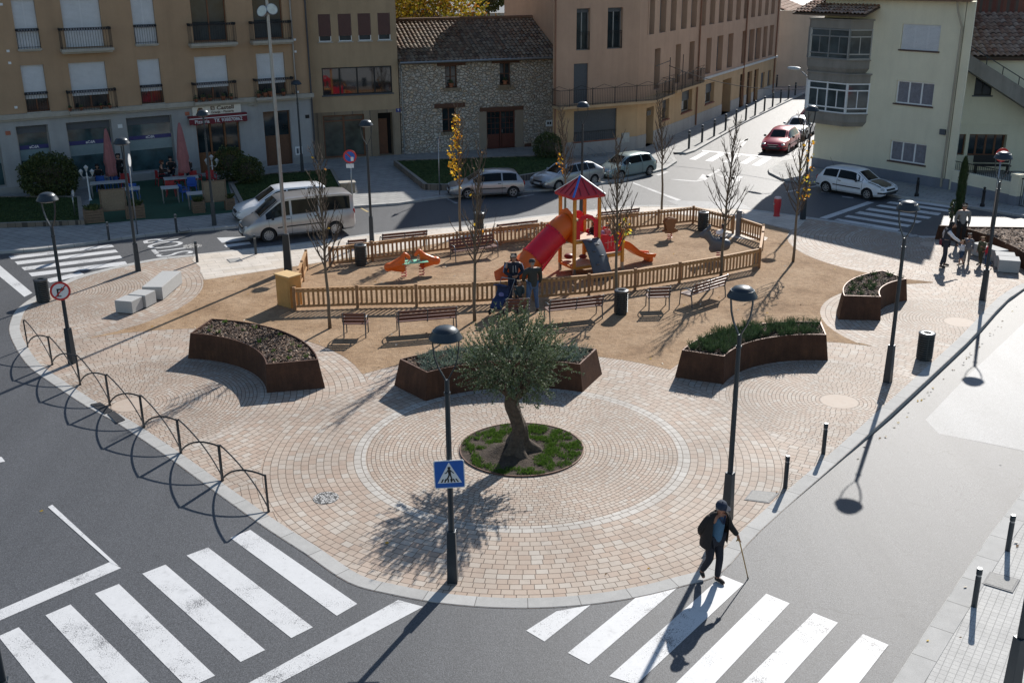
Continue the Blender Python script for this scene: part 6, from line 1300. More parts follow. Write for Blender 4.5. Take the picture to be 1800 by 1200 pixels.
scatter(cA, 0, 0, 0, 0, [shrub('santolina_shrub', SAN, 10+i, .18, .22, 46, 1) for i in range(3)], grid_spots(68, 128, 4.2, 5.3, 15, 3, .12), .73, 'silver-green bushy tuft in the planter behind the olive tree', 'shrub', 'silver-green tufts in the planter behind the olive')
scatter(cD, 0, 0, 0, 0, [shrub('small_shrub', ROS, 20+i, .15, .11, 16, 0) for i in range(2)], grid_spots(113, 172, 2.7, 3.7, 8, 3, .25), .73, 'small dark green tuft in the small right planter', 'shrub', 'small tufts in the small right planter')
scatter(cB, 0, 0, 0, 0, [shrub('weed_tuft', GRS, 30+i, .09, .07, 7, 0) for i in range(2)], grid_spots(16, 78, 3.8, 5.0, 8, 3, .3), .74, 'tiny green weed in the bark of the left planter', 'weed', 'tiny weeds in the left planter')
# ---------------------------------------------------------------- round bushes, cypress, far trees
BUS = foliage_mat('dark_bush_leaf', [(.025, .045, .012), (.045, .07, .02), (.08, .10, .03), (.13, .13, .04)], .6, .15)
def leafmass(name, c, rx, ry, rz, n, ls, mat, label, cat, seed=1, lumps=.25, bark=None, th=0, part='foliage', f=2.0, fill=.55, group=None):
    rr = random.Random(seed); t = empty(name, (c[0], c[1], c[2]), 0, label, cat, group); mb = MB()
    for i in range(n):
        u = rr.uniform(-1, 1); a = rr.uniform(0, 2*PI); s_ = math.sqrt(1-u*u); d = Vector((s_*math.cos(a), s_*math.sin(a), u)); k = (fill+(1-fill)*rr.random()**.5)*(1+lumps*noise.noise(d*f+Vector((seed*3.1, 0, 0)))+lumps*.5*noise.noise(d*f*3)); p = Vector((d.x*rx*k, d.y*ry*k, th+rz+d.z*rz*k))
        if p.z < 0: p.z = rr.uniform(0, .1)
        e = (d+Vector((rr.uniform(-1, 1), rr.uniform(-1, 1), rr.uniform(-1, 1)))).normalized(); w_ = e.orthogonal().normalized(); w_.rotate(Matrix.Rotation(rr.uniform(0, PI), 3, e)); l = ls*rr.uniform(.6, 1.3); mb.add([p, p+e*l*.5+w_*l*.4, p+e*l, p+e*l*.5-w_*l*.4], [(0, 1, 2, 3)])
    mb.build(part, mat, t, recalc=False)
    core = MB(); core.ball((0, 0, th+rz), 1, 14, 9, sc=(rx*fill*.95, ry*fill*.95, rz*fill*.95)); core.build('inner_branches', TWIG, t)
    if th: tk = MB(); tk.tube([(0, 0, 0), (.05, 0, th+rz*.6)], [th*.05+.05, .05], 8); tk.build('trunk', BARK, t, smooth=True)
    return t
GBU = 'clipped round bushes by the buildings'
leafmass('round_bush', G(92, 347, ZN), 1.48, 1.3, 1.12, 9500, .10, BUS, 'large dark clipped round bush in front of the shop windows at the left', 'bush', 2, .2, group=GBU)
leafmass('round_bush', G(408, 318, ZN), .92, .8, .95, 4200, .09, BUS, 'left half of the double bush between the awning and the oak door', 'bush', 3, .15, group=GBU)
leafmass('round_bush', G(437, 323, ZN), .85, .8, .75, 3600, .09, BUS, 'right lower half of the double bush below the oak door', 'bush', 4, .15, group=GBU)
leafmass('round_bush', G(963, 283, ZN), .90, .85, .85, 4200, .08, BUS, 'dark round bush at the right end of the stone house', 'bush', 5, .1, group=GBU)
CYP = foliage_mat('cypress_leaf', [(.015, .035, .012), (.03, .06, .02), (.05, .085, .03)], .7, .1)
cy = G(1683, 388); t = empty('cypress', cy, 0, 'slim dark columnar cypress behind the man in the grey shirt', 'tree'); Hc = ZA(cy, 1691, 277); mb = MB(); rr = random.Random(4)
for i in range(5200):
    z = rr.uniform(.25, Hc); f = min(1, (Hc-z)/(Hc*.30))**.6*min(1, .75+z/Hc*.25); a = rr.uniform(0, 2*PI); r_ = .23*f*(.7+.3*rr.random())*(1+.25*noise.noise(Vector((math.cos(a), math.sin(a), z*2)))); p = Vector((r_*math.cos(a), r_*math.sin(a), z)); e = Vector((math.cos(a)*.4, math.sin(a)*.4, 1)).normalized(); w_ = Vector((-math.sin(a), math.cos(a), 0))*.018; l = rr.uniform(.06, .13); mb.add([p-w_, p+w_, p+e*l], [(0, 1, 2)])
mb.build('foliage', CYP, t, recalc=False); mb = MB(); mb.tube([(0, 0, 0), (0, 0, Hc*.9)], [.09, .03], 8); mb.build('trunk', BARK, t)
leafmass('sapling', G(1671, 394), .1, .1, .42, 260, .08, BUS, 'small leafy sapling left of the man in the grey shirt', 'sapling', 9, .3, th=.3)
AUT = foliage_mat('autumn_leaf', [(.10, .13, .02), (.40, .34, .03), (.62, .42, .04), (.22, .24, .03), (.5, .2, .03), (.05, .08, .02)], .6, .35)
HED = foliage_mat('hedge_leaf', [(.04, .09, .02), (.08, .14, .03), (.14, .16, .04), (.28, .12, .04), (.03, .06, .02)], .6, .25)
def atY(px, py, Y): d = ray(px, py); k = Y/d.y; return Vector((d.x*k, Y, HC+d.z*k))
a_ = atY(748, 30, 86); leafmass('autumn_tree', (a_.x, 86, 0), 4.4, 2.6, 3.6, 9000, .26, AUT, 'tree with yellow autumn leaves rising behind the tiled roof', 'tree', 6, .3, th=3.3, fill=.35)
a_ = atY(712, 10, 88); leafmass('autumn_tree', (a_.x-1, 88, 0), 2.8, 2.2, 3.2, 5000, .24, AUT, 'second autumn tree behind the roof next to the yellow building', 'tree', 16, .3, th=3.4, fill=.35)
a_ = atY(850, 22, 84); leafmass('hedge', (a_.x-.4, 84, 0), 4.2, 1.2, 3.85, 9000, .22, HED, 'green and reddish hedge showing above the ridge of the stone house', 'hedge', 7, .18, fill=.6)
a_ = atY(858, 2, 92); leafmass('round_tree', (a_.x, 92, 0), 1.5, 1.5, 1.3, 2600, .2, BUS, 'dark round-headed tree above the hedge', 'tree', 8, .15, th=7.6, fill=.7)
# ---------------------------------------------------------------- lawns, kerbed beds
def grass_mat():
    m, t, b = newmat('lawn_grass', .85, 0, .2); v = coord(t); c = ramp(t, noi(t, v, 1.3, 5, .7), [(.3, (.035, .06, .015)), (.7, (.06, .095, .025))]); c = mixc(t, .8, c, ramp(t, noi(t, v, 35, 4, .8), [(.3, .45), (.7, 1.5)]), 'MULTIPLY'); t.links.new(c, b.inputs['Base Color']); bump(t, b, noi(t, v, 30, 3), .04); return m
LAWN = grass_mat(); BEDW = slab_mat('bed_wall_stone', [(.17, .14, .11), (.24, .20, .16)], .35, .12, 0, .5, .012, (.07, .06, .05), .9); BEDT = M('bed_coping', (.25, .23, .20), .85, 0, .2, 5)
def lawnbed(px, z, label, glabel, front):
    P = [G(*p, z=ZN) for p in px]; poly = [(p.x, p.y) for p in P]; A = sum(poly[i][0]*poly[(i+1) % len(poly)][1]-poly[(i+1) % len(poly)][0]*poly[i][1] for i in range(len(poly)))
    if A < 0: poly = poly[::-1]
    t = empty('lawn_bed', (0, 0, 0), 0, label, 'raised bed'); inn = [tuple(p) for p in offset(poly, .22)]; N = len(poly)
    mb = MB(); mb.add([(p[0], p[1], 0) for p in poly]+[(p[0], p[1], z) for p in poly]+[(p[0], p[1], z) for p in inn]+[(p[0], p[1], z-.1) for p in inn], [(k*N+i, k*N+(i+1) % N, (k+1)*N+(i+1) % N, (k+1)*N+i) for k in range(3) for i in range(N)]); mb.m = [0]*N+[1]*N+[0]*N
    mb.build('bed_wall', [BEDW, BEDT], t, recalc=False); o = sheet('lawn', inn, z-.05, LAWN, 'stuff', glabel, 'grass')
    g = MB(); rr = random.Random(len(px)+int(px[0][0])); xs_ = [p[0] for p in inn]; ys_ = [p[1] for p in inn]
    for _ in range(5000):
        x, y = rr.uniform(min(xs_), max(xs_)), rr.uniform(min(ys_), max(ys_))
        if inpoly(x, y, inn): blades(g, (x, y, z-.05), 2, .08, .06, rr, .014)
    tag(g.build('lawn_blades', GRS if False else CYP, None, recalc=False), glabel+', standing blades', 'grass', kind='stuff')
lawnbed([(-40, 402), (60, 399), (149, 395), (143, 352), (-40, 352)], ZN+.22, 'low stone-edged bed at the far left before the shop windows', 'dark lawn at the far left beside the restaurant terrace', None)
lawnbed([(425, 366), (520, 360), (612, 347), (586, 300), (470, 308), (404, 326)], ZN+.12, 'low edged bed behind the white car and the silver van', 'dark lawn behind the white car and the silver van', None)
lawnbed([(692, 291), (745, 334), (785, 335), (880, 325), (975, 309), (1010, 300), (990, 281), (900, 283)], ZN+.32, 'stone-walled bed before the stone house behind the parked silver cars', 'dark lawn in front of the stone house', None)
# leaves lying about
LFM = [M('dry_leaf_brown', (.22, .12, .05), .8, 0, .3), M('dry_leaf_pale', (.62, .54, .42), .8, 0, .2), YLEAF[0]]; lb = MB(); rr = random.Random(21)
def litter(x, y, z): s_ = rr.uniform(.03, .06); a = rr.uniform(0, 2*PI); d = Vector((math.cos(a), math.sin(a), .2))*s_; e = Vector((-math.sin(a), math.cos(a), .35))*s_*.6; p = Vector((x, y, z+.012)); lb.add([p-d, p+e, p+d, p-e*.6], [(0, 1, 2, 3)], rr.choices((0, 1, 2), (3, 3, 2))[0])
for _ in range(230):
    x, y = rr.uniform(-12, 14), rr.uniform(27, 44)
    if inpoly(x, y, sand): litter(x, y, .006)
for _ in range(46): p = zp(rr.uniform(1480, 1800), 0) if False else None; k = rr.random(); a = G(1480, 812).lerp(G(1800, 515), k); litter(a.x+rr.uniform(.05, .25), a.y-rr.uniform(.02, .2), zr(a.x, a.y)+.01)
for p in ((73, 899), (1065, 1010), (1365, 865), (1688, 1123), (1760, 800), (1785, 955), (1788, 962), (1696, 1034), (1630, 1128), (680, 955), (1140, 1000)): q = G(*p); litter(q.x, q.y, .03 if p[0] > 1600 else .01)
tag(lb.build('fallen_leaves', LFM, None, recalc=False), 'scattered dry leaves on the sand and in the gutter', 'fallen leaves', kind='stuff')
# ================================================================ PLAYGROUND
ORG_ = M('orange_plastic', (.72, .13, .012), .38, 0, .06, 3); REDM = M('red_plastic', (.66, .008, .03), .38, 0, .08, 3); DRED = M('roof_red_panel', (.52, .022, .03), .5, 0, .1, 3); YWD = M('yellow_glulam_post', (.62, .27, .04), .55, 0, .15, 6); BLUE = M('blue_ridge_strip', (.03, .16, .55), .45, 0, .05); KSB = M('dark_bolts', (.05, .02, .02), .5, .3); RUB = M('grey_climbing_panel', (.075, .09, .11), .55, 0, .15, 8); HPL = M('deck_panel', (.55, .40, .27), .6, 0, .2, 6)
pt_ = empty('play_tower', (2.38, 38.94, 0), R(27), 'red and orange play tower with tube slide, climbing ramp and pointed red roof', 'play tower'); S_ = 1.08
def P_(name, mb, m, **k): return mb.build(name, m, pt_, **k)
for x, y, zt in ((0, 0, 3.0), (S_, 0, 3.0), (0, S_, 3.0), (S_, S_, 3.0), (2*S_, 0, 1.62), (2*S_, S_, 1.62)):
    mb = MB(); mb.box((x, y, zt/2+.15), (.11, .11, zt-.3)); o = P_('post', mb, YWD, bevel=.008); mb = MB(); mb.box((x, y, .15), (.095, .095, .3)); mb.build('post_foot', GALV, o)
c = S_/2; e = .70; rf_ = MB(); rf_.add([(c-e, c-e, 2.98), (c+e, c-e, 2.98), (c+e, c+e, 2.98), (c-e, c+e, 2.98), (c-e, c-e, 3.07), (c+e, c-e, 3.07), (c+e, c+e, 3.07), (c-e, c+e, 3.07), (c, c, 3.72)], [(0, 3, 2, 1), (0, 1, 5, 4), (1, 2, 6, 5), (2, 3, 7, 6), (3, 0, 4, 7), (4, 5, 8), (5, 6, 8), (6, 7, 8), (7, 4, 8)]); ro = P_('roof', rf_, DRED)
for sx, sy in ((-1, -1), (1, -1), (1, 1), (-1, 1)): mb = MB(); mb.bar((c+sx*e, c+sy*e, 3.085), (c, c, 3.735), .075, .03); mb.build('ridge_strip', BLUE if sx+sy == -2 else WHITEP, ro)
mb = MB()
for k in range(4):
    a = k*PI/2; Mz = Matrix.Translation((c, c, 0)) @ Matrix.Rotation(a, 4, 'Z')
    for f, q0, q1 in ((-.5, .06, .42), (0, .05, .85), (.5, .06, .42)): p0 = Mz @ Vector((f*e*1.0, -e*(1-q0), 3.075+.65*q0)); p1 = Mz @ Vector((f*e*(1-.2), -e*(1-q1), 3.08+.65*q1)); mb.bar(p0, p1, .035, .03)
mb.build('roof_ribs', M('roof_rib_dark', (.20, .01, .02), .6), ro)
for z, x0, x1, m in ((1.38, 0, S_, HPL), (.70, S_, 2*S_, HPL), (.36, 0, S_, HPL)): mb = MB(); mb.box(((x0+x1)/2, c, z), (x1-x0-.115, S_-.02, .05)); P_('deck', mb, m)
mb = MB()
for z in (.3, 1.3): mb.box((c, 0, z), (S_-.12, .06, .1)); mb.box((c, S_, z), (S_-.12, .06, .1)); mb.box((0, c, z), (.06, S_-.12, .1)); mb.box((S_, c, z), (.06, S_-.12, .1))
mb.box((S_*1.5, 0, .62), (S_-.12, .06, .12)); mb.box((S_*1.5, S_, .62), (S_-.12, .06, .12)); P_('beams', mb, YWD)
def panel(name, outline, frame, m, th=.04, holes=()):         # outline in (u,z); frame: O,u,n
    O, u, n_ = [Vector(q) for q in frame]; mb = MB(); N = len(outline); vs = [O+u*a+Vector((0, 0, z))+n_*o for o in (-th/2, th/2) for a, z in outline]
    mb.add(vs, [tuple(range(N))[::-1], tuple(range(N, 2*N))]+[(i, (i+1) % N, N+(i+1) % N, N+i) for i in range(N)]); return P_(name, mb, m)
# front arch beside the ramp, scalloped back panels
W_ = S_-.12; ar = [(0, 1.42), (0, 2.1), (.12, 2.14), (.25, 2.28), (.5, 2.36), (.75, 2.28), (.88, 2.14), (1, 2.1), (1, 1.42), (.84, 1.42), (.84, 1.95), (.75, 2.12), (.5, 2.2), (.28, 2.12), (.19, 1.95), (.19, 1.42)]
panel('arch_panel', [(a*W_, z) for a, z in ar], ((.06, -.0, 0), (1, 0, 0), (0, 1, 0)), REDM)
sc = [(0, 1.42), (0, 2.12)]+[(i/14, 2.15+.12*abs(math.sin(i/14*PI*2))) for i in range(1, 14)]+[(1, 2.12), (1, 1.42), (.82, 1.42), (.82, 1.9), (.66, 2.0), (.55, 1.9), (.55, 1.5), (.45, 1.5), (.45, 1.9), (.34, 2.0), (.18, 1.9), (.18, 1.42)]
panel('scalloped_panel', [(a*W_, z) for a, z in sc], ((.06, S_, 0), (1, 0, 0), (0, 1, 0)), REDM)
for y, nm in ((0, 'side_panel'), (S_, 'side_panel')): panel(nm, [(a*W_, z) for a, z in [(0, .76), (0, 1.42), (.1, 1.5), (.3, 1.46), (.5, 1.36), (.7, 1.46), (.9, 1.5), (1, 1.42), (1, .76)]], ((S_+.06, y, 0), (1, 0, 0), (0, 1, 0)), REDM)
mb = MB()
for x, z0, z1 in ((.35, .9, 1.25), (.5, 1.0, 1.3), (.65, .85, 1.1)): mb.bar((S_+.06+x*W_, -.03, z0), (S_+.06+x*W_, -.03, z1), .02)
mb.bar((S_+.06+.2*W_, -.03, 1.15), (S_+.06+.8*W_, -.03, 1.18), .02); P_('game_rods', mb, M('pale_pink_rod', (.75, .35, .3), .5))
# orange portal disc on the tube side
dsk = [(c-.5+.0, 1.32), (c-.52, 2.1)]+[(c+.56*math.cos(a)*(1+.05*math.sin(a*7)), 1.98+.55*math.sin(a)*(1+.04*math.sin(a*9))) for a in [PI-PI*i/16 for i in range(17)]]+[(c+.5, 1.32)]
panel('portal_panel', dsk, ((-.03, 0, 0), (0, 1, 0), (1, 0, 0)), ORG_)
def tubeseg(name, pts, r, m, n=22, open_from=None, th=.02):
    mb = MB(); pts = [Vector(p) for p in pts]
    for p in (pts,): mb.tube(p, r, n, cap=False)
    mb.tube(pts, [q-th for q in (r if isinstance(r, list) else [r]*len(pts))], n, cap=False); o = P_(name, mb, m, smooth=True, recalc=False); return o
T0 = [(-.02, c, 1.88), (-.2, c, 1.85), (-.36, c, 1.75), (-.5, c, 1.61)]; T1 = [(-.5, c, 1.60), (-1.5, c-.02, .80)]; T2 = [(-1.5, c-.02, .80), (-1.68, c-.03, .66), (-1.88, c-.04, .53), (-2.12, c-.05, .46)]
tubeseg('tube_elbow', T0, .46, ORG_); tubeseg('tube_middle', T1, .48, REDM); tubeseg('tube_exit', T2, [.47, .47, .47, .47], ORG_)
for p, q in ((T1[0], T1[1]), (T1[1], T1[0])):
    d = (Vector(q)-Vector(p)).normalized(); e1 = Vector((0, 1, 0)); e2 = d.cross(e1); bo_ = MB(); [bo_.ball(Vector(p)+(e1*math.cos(a)+e2*math.sin(a))*.50, .022, 6, 4) for a in [PI*k/8 for k in range(16)]]; P_('flange_bolts', bo_, KSB); mb = MB(); mb.tube([Vector(p)-d*.025, Vector(p)+d*.03], .51, 22); P_('tube_flange', mb, REDM, smooth=40)
# open chute end
mb = MB(); vs = []; K = 9; prof_ = [(-2.08, .46, .46, 1.0), (-2.35, .36, .46, .8), (-2.65, .27, .47, .55), (-2.9, .22, .5, .35)]
for x, zc_, r_, hgt in prof_:
    for j in range(K+1): a = PI+PI*j/K; vs.append((x, c-.06+r_*math.cos(a), zc_+r_*.9*math.sin(a)*(.42+.5*hgt)-.0+(hgt*.34 if j in (0, K) else (hgt*.12 if j in (1, K-1) else 0))))
mb.add(vs, [(i*(K+1)+j, i*(K+1)+j+1, (i+1)*(K+1)+j+1, (i+1)*(K+1)+j) for i in range(3) for j in range(K)]); o = P_('chute', mb, ORG_, smooth=True, recalc=False); so_ = o.modifiers.new('s', 'SOLIDIFY'); so_.thickness = .03
# red inclined wall behind
mb = MB(); mb.add([(-.02, S_*.55, 1.3), (-.02, S_*1.5, 1.3), (-1.15, S_*1.9, .05), (-1.0, S_*.75, .05)], [(0, 1, 2, 3)]); o = P_('red_climbing_wall', mb, REDM); so_ = o.modifiers.new('s', 'SOLIDIFY'); so_.thickness = .04
# grey climbing ramp
mb = MB(); vs = []; K = 8
for i in range(K+1): t_ = i/K; y = -.06-.95*t_**1.15; z = 1.42*(1-t_**1.7); [vs.append((x, y, z)) for x in (.30+.05*t_, 1.02+.12*t_)]
mb.add(vs, [(2*i, 2*i+1, 2*i+3, 2*i+2) for i in range(K)]); o = P_('climbing_ramp', mb, RUB, smooth=True); so_ = o.modifiers.new('s', 'SOLIDIFY'); so_.thickness = .05
for i, (fx, t_) in enumerate(((.3, .2), (.65, .33), (.3, .48), (.7, .6), (.32, .74), (.68, .87))): y = -.06-.95*t_**1.15; z = 1.42*(1-t_**1.7); mb = MB(); mb.ball((.38+fx*.68, y-.02, z+.03), .075, 8, 5, sc=(1.3, .6, .5)); mb.build('hold', RUB, o, smooth=True)
# orange open slide on the low deck
mb = MB(); vs = []; K = 12; sec = [(-.30, .2), (-.27, .21), (-.24, .0), (.24, .0), (.27, .21), (.30, .2)]
for i in range(K+1):
    t_ = i/K; x = 2*S_+.02+1.75*t_; z = .78-.6*(1/(1+math.exp(-(t_-.42)*9)))-.0*t_+(.06 if t_ > .8 else 0)*0
    for s_, h_ in sec: vs.append((x, c+s_, z+h_*(1.5-1.0*t_)))
mb.add(vs, [(i*6+j, i*6+j+1, (i+1)*6+j+1, (i+1)*6+j) for i in range(K) for j in range(5)]); o = P_('slide', mb, ORG_, smooth=40, recalc=False); so_ = o.modifiers.new('s', 'SOLIDIFY'); so_.thickness = .05
mb = MB(); mb.box((2*S_+1.6, c, .09), (.2, .4, .17)); P_('slide_foot', mb, ORG_, bevel=.02)
mb = MB(); mb.ball((.3, .9, .55), .2, 12, 8, sc=(1, 1, .55)); mb.ball((.75, .6, .55), .16, 12, 8, sc=(1, 1, .55)); P_('play_counter', mb, M('brown_red_plastic', (.20, .02, .02), .5), smooth=True)
# ---------------------------------------------------------------- spring toys
def spring(mb, c, r, z0, z1, turns=5, k=None):
    mb.tube([(c[0]+r*math.cos(2*PI*turns*i/60), c[1]+r*math.sin(2*PI*turns*i/60), z0+(z1-z0)*i/60) for i in range(61)], .018, 6, k)
def skin(name, verts, edges, radii, mat, parent, sub=2, root=0):
    me = bpy.data.meshes.new(name); me.from_pydata(verts, edges, []); o = bpy.data.objects.new(name, me); COL.objects.link(o)
    sk = o.modifiers.new('skin', 'SKIN'); sk.use_smooth_shade = True; L = me.skin_vertices[0].data if me.skin_vertices else None
    if L is None: me.skin_vertices; 
    for i, r_ in enumerate(radii): v = me.skin_vertices[0].data[i]; v.radius = (r_, r_) if not isinstance(r_, tuple) else r_; v.use_root = (i == root)
    s2 = o.modifiers.new('sub', 'SUBSURF'); s2.levels = sub; s2.render_levels = sub; bake(o); o.data.materials.clear(); o.data.materials.append(mat)
    for p in o.data.polygons: p.use_smooth = True
    if parent: o.parent = parent
    return o
def horse(parent, off, face_, m):           # a rocking animal body facing +x*face
    f = face_; ox, oy = off
    V = [(0, 0, .52), (-.25*f, 0, .5), (-.42*f, 0, .46), (.2*f, 0, .58), (.33*f, 0, .80), (.38*f, 0, .98), (.52*f, 0, .84), (.60*f, 0, .74), (.30*f, 0, .34), (.36*f, 0, .26)]
    V = [(ox+x, oy+y, z) for x, y, z in V]; E = [(0, 1), (1, 2), (0, 3), (3, 4), (4, 5), (5, 6), (6, 7), (3, 8), (8, 9)]
    return skin('animal_body', V, E, [.17, .18, .13, .16, .11, .09, .085, .06, .12, .09], m, parent)
TRQ = M('mint_green_panel', (.25, .62, .40), .5, 0, .1)
w1 = empty('spring_seesaw', G(727, 487), .32, 'double spring rocker with two orange horses and a mint green table', 'spring toy'); horse(w1, (-.72, -.05), 1, ORG_); horse(w1, (.72, .25), -1, ORG_)
mb = MB(); mb.box((0, .1, .58), (1.15, .52, .03)); mb.build('table', TRQ, w1, bevel=.01); mb = MB(); mb.box((-.15, .12, .6), (.5, .1, .02), .5); mb.build('wave_stripe', M('dark_green_wave', (.02, .10, .09), .5), w1)
for x in (-.35, .35): mb = MB(); spring(mb, (x, .1), .10, 0, .55); mb.build('spring', REDP, w1)
for x in (-.1, .25): mb = MB(); mb.tube([(x+.09*math.cos(a), .02, .6+.09*math.sin(a)) for a in [PI*i/8 for i in range(9)]], .015, 6); mb.build('handle', M('red_handle', (.6, .10, .05), .5), w1)
BRN = M('brown_plastic', (.24, .11, .045), .55, 0, .12); w2 = empty('spring_rider', G(1177, 420), .3, 'brown spring rocker animal beside the back fence', 'spring toy')
mb = MB(); mb.prism([(-.3, -.03), (.3, -.03), (.3, .03), (-.3, .03)], .35, .36)
ol = [(-.28, .3), (-.34, .38), (-.2, .42), (-.24, .62), (-.3, .78), (-.18, .92), (.0, .95), (.2, .92), (.3, .8), (.2, .7), (.14, .5), (.3, .42), (.32, .34), (.1, .28)]
for y in (-.12, .12): mb.add([(x, y+o_, z) for o_ in (-.02, .02) for x, z in ol], [tuple(range(14))[::-1], tuple(range(14, 28))]+[(i, (i+1) % 14, 14+(i+1) % 14, 14+i) for i in range(14)])
mb.box((0, 0, .62), (.26, .26, .04)); mb.build('body', BRN, w2); mb = MB(); spring(mb, (0, 0), .09, 0, .3, 4); mb.build('spring', REDP, w2)
GRYP = M('grey_plastic', (.10, .11, .125), .5, 0, .12); w3 = empty('spring_rider', G(1264, 456), PI-.1, 'large grey spring donkey ridden by a child near the right fence', 'spring toy')
V = [(0, 0, .62), (-.28, 0, .62), (-.42, 0, .6), (.3, 0, .72), (.48, 0, .95), (.55, 0, 1.1), (.72, 0, .98), (.84, 0, .92), (.30, 0, .42), (.42, 0, .36), (.48, .10, 1.28), (.40, .16, 1.4), (.48, -.10, 1.28), (.40, -.16, 1.4)]
skin('animal_body', V, [(0, 1), (1, 2), (0, 3), (3, 4), (4, 5), (5, 6), (6, 7), (0, 8), (8, 9), (5, 10), (10, 11), (5, 12), (12, 13)], [.22, .25, .18, .18, .15, .14, .11, .10, .16, .12, .05, .03, .05, .03], GRYP, w3)
mb = MB(); spring(mb, (0, 0), .12, 0, .45, 5); mb.build('spring', REDP, w3)
# ================================================================ SIGNS
def signpost(base, H, label, z=0, r=.03, lean=0, rz=0, m=GALV): t = empty('sign_post', G(*base, z=z), rz, label, 'road sign'); mb = MB(); mb.tube([(0, 0, 0), (lean, 0, H)], r, 10); mb.build('pole', m, t, smooth=True); return t
WS = M('sign_white', (.72, .73, .74), .4, 0, .03); RS = M('sign_red', (.55, .03, .03), .4, 0, .06); BS = M('sign_blue', (.02, .11, .42), .4, 0, .06); KS = M('sign_black', (.015, .015, .018), .5, 0, .1); AL = M('sign_back_grey', (.35, .36, .37), .5, .5, .08)
def disc(mb, r, z0, z1, n=36, k=0, c=(0, 0), r0=0): mb.lathe([(r0, z0), (r, z0), (r, z1), (r0, z1)] if r0 else [(0, z0), (r, z0), (r, z1), (0, z1)], n, (c[0], c[1], 0), k)
def facing(loc, to=(0, 0), tilt=0):     # local x right, y up, z toward the reader
    n_ = Vector((to[0]-loc[0], to[1]-loc[1], 0)).normalized(); x = Vector((-n_.y, n_.x, 0)); return Matrix(((x.x, 0, n_.x, loc[0]), (x.y, 0, n_.y, loc[1]), (0, 1, 0, loc[2]), (0, 0, 0, 1)))
# pedestrian crossing sign on the foreground lamp
L2 = G(796, 1021); zs = ZA(L2, 796, 829); t = empty('pedestrian_crossing_sign', (0, 0, 0), 0, 'square blue pedestrian crossing sign with white triangle on the foreground lamp post', 'road sign')
Mx = facing((L2.x, L2.y-.085, zs), (L2.x+.4, L2.y-8)) @ Matrix.Rotation(R(1.5), 4, 'Z'); sz = .285
def part(name, m, fn, par=t, MM=None):
    mb = MB(); mb.M = MM if MM is not None else Mx; fn(mb); return mb.build(name, m, par)
def rsq(s, r=.04, n=5): return [(sx*(s-r)+r*math.cos(a0+PI/2*i/n), sy*(s-r)+r*math.sin(a0+PI/2*i/n)) for sx, sy, a0 in ((1, 1, 0), (-1, 1, PI/2), (-1, -1, PI), (1, -1, 3*PI/2)) for i in range(n+1)]
pl_ = part('plate', WS, lambda b: b.prism(rsq(sz), 0, .012)); part('blue_field', BS, lambda b: b.prism(rsq(sz-.018, .03), .012, .015), pl_); part('white_triangle', WS, lambda b: b.prism([(-.225, -.175), (.225, -.175), (0, .245)], .015, .018), pl_)
def fig(b):
    b.lathe([(0, .018), (.028, .018), (.028, .022), (0, .022)], 16, (0, .13, 0)); b.prism([(-.03, .10), (.025, .10), (.035, -.01), (-.015, -.02)], .018, .022)
    for A_, B_, w_ in (((-.02, .085), (-.055, .03), .018), ((-.055, .035), (-.085, .02), .016), ((.02, .085), (.06, .045), .018), ((.055, .05), (.085, .02), .016), ((-.005, -.01), (-.03, -.075), .026), ((-.03, -.07), (-.07, -.12), .022), ((.018, -.01), (.035, -.07), .026), ((.035, -.065), (.05, -.135), .022)): b.bar((A_[0], A_[1], .02), (B_[0], B_[1], .02), w_, .004, up=(0, 0, 1))
part('walking_figure', KS, fig, pl_)
for i in range(6): x = -.155+i*.062; k = (x)*.25; part('zebra_stripe', KS, lambda b, x=x, k=k: b.prism([(x-.012, -.16), (x+.018, -.16), (x+.012-k, -.09), (x-.012-k, -.09)], .0185, .0215), pl_)
part('bracket', AL, lambda b: (b.box((0, .12, -.02), (.14, .04, .04)), b.box((0, -.12, -.02), (.14, .04, .04))), pl_)
# no right turn on the left lamp
L1 = G(128, 638); z1 = ZA(L1, 106, 510); t = empty('no_right_turn_sign', (0, 0, 0), 0, 'round white sign with red rim and struck-out right turn arrow on the left lamp post', 'road sign'); Mx = facing((L1.x, L1.y-.09, z1), (L1.x+3, L1.y-9))
pl_ = part('plate', RS, lambda b: disc(b, .285, 0, .012), t); part('white_field', WS, lambda b: disc(b, .225, .012, .015), pl_)
def arrow(b): b.bar((-.07, -.13, .017), (-.07, .05, .017), .05, .004, up=(0, 0, 1)); b.bar((-.095, .055, .017), (.04, .055, .017), .05, .004, up=(0, 0, 1)); b.prism([(.04, .12), (.04, -.01), (.13, .055)], .015, .019); b.box((-.045, -.15, .017), (.12, .03, .004))
part('turn_arrow', KS, arrow, pl_); part('red_bar', RS, lambda b: b.bar((-.15, -.17, .021), (.16, .16, .021), .035, .003, up=(0, 0, 1)), pl_)
# no parking
np_ = signpost((620, 357), 2.25, 'round blue no parking sign with red rim and white plate on a grey pole', ZN, .035); b0_ = np_.location; zt = ZA(Vector(b0_), 615, 275); Mx = Matrix.Translation((0, -.05, zt-ZN)) @ Matrix(((1, 0, 0, 0), (0, 0, -1, 0), (0, 1, 0, 0), (0, 0, 0, 1)))
pl_ = part('plate', RS, lambda b: disc(b, .33, 0, .012), np_); part('blue_field', BS, lambda b: disc(b, .245, .012, .016), pl_); part('red_bar', RS, lambda b: b.bar((-.17, .17, .018), (.17, -.17, .018), .07, .004, up=(0, 0, 1)), pl_); part('sticker', WS, lambda b: b.box((.11, -.12, .021), (.14, .2, .003)), pl_)
part('supplementary_plate', WS, lambda b: b.box((-.02, -.46, .006), (.38, .2, .012)), np_)
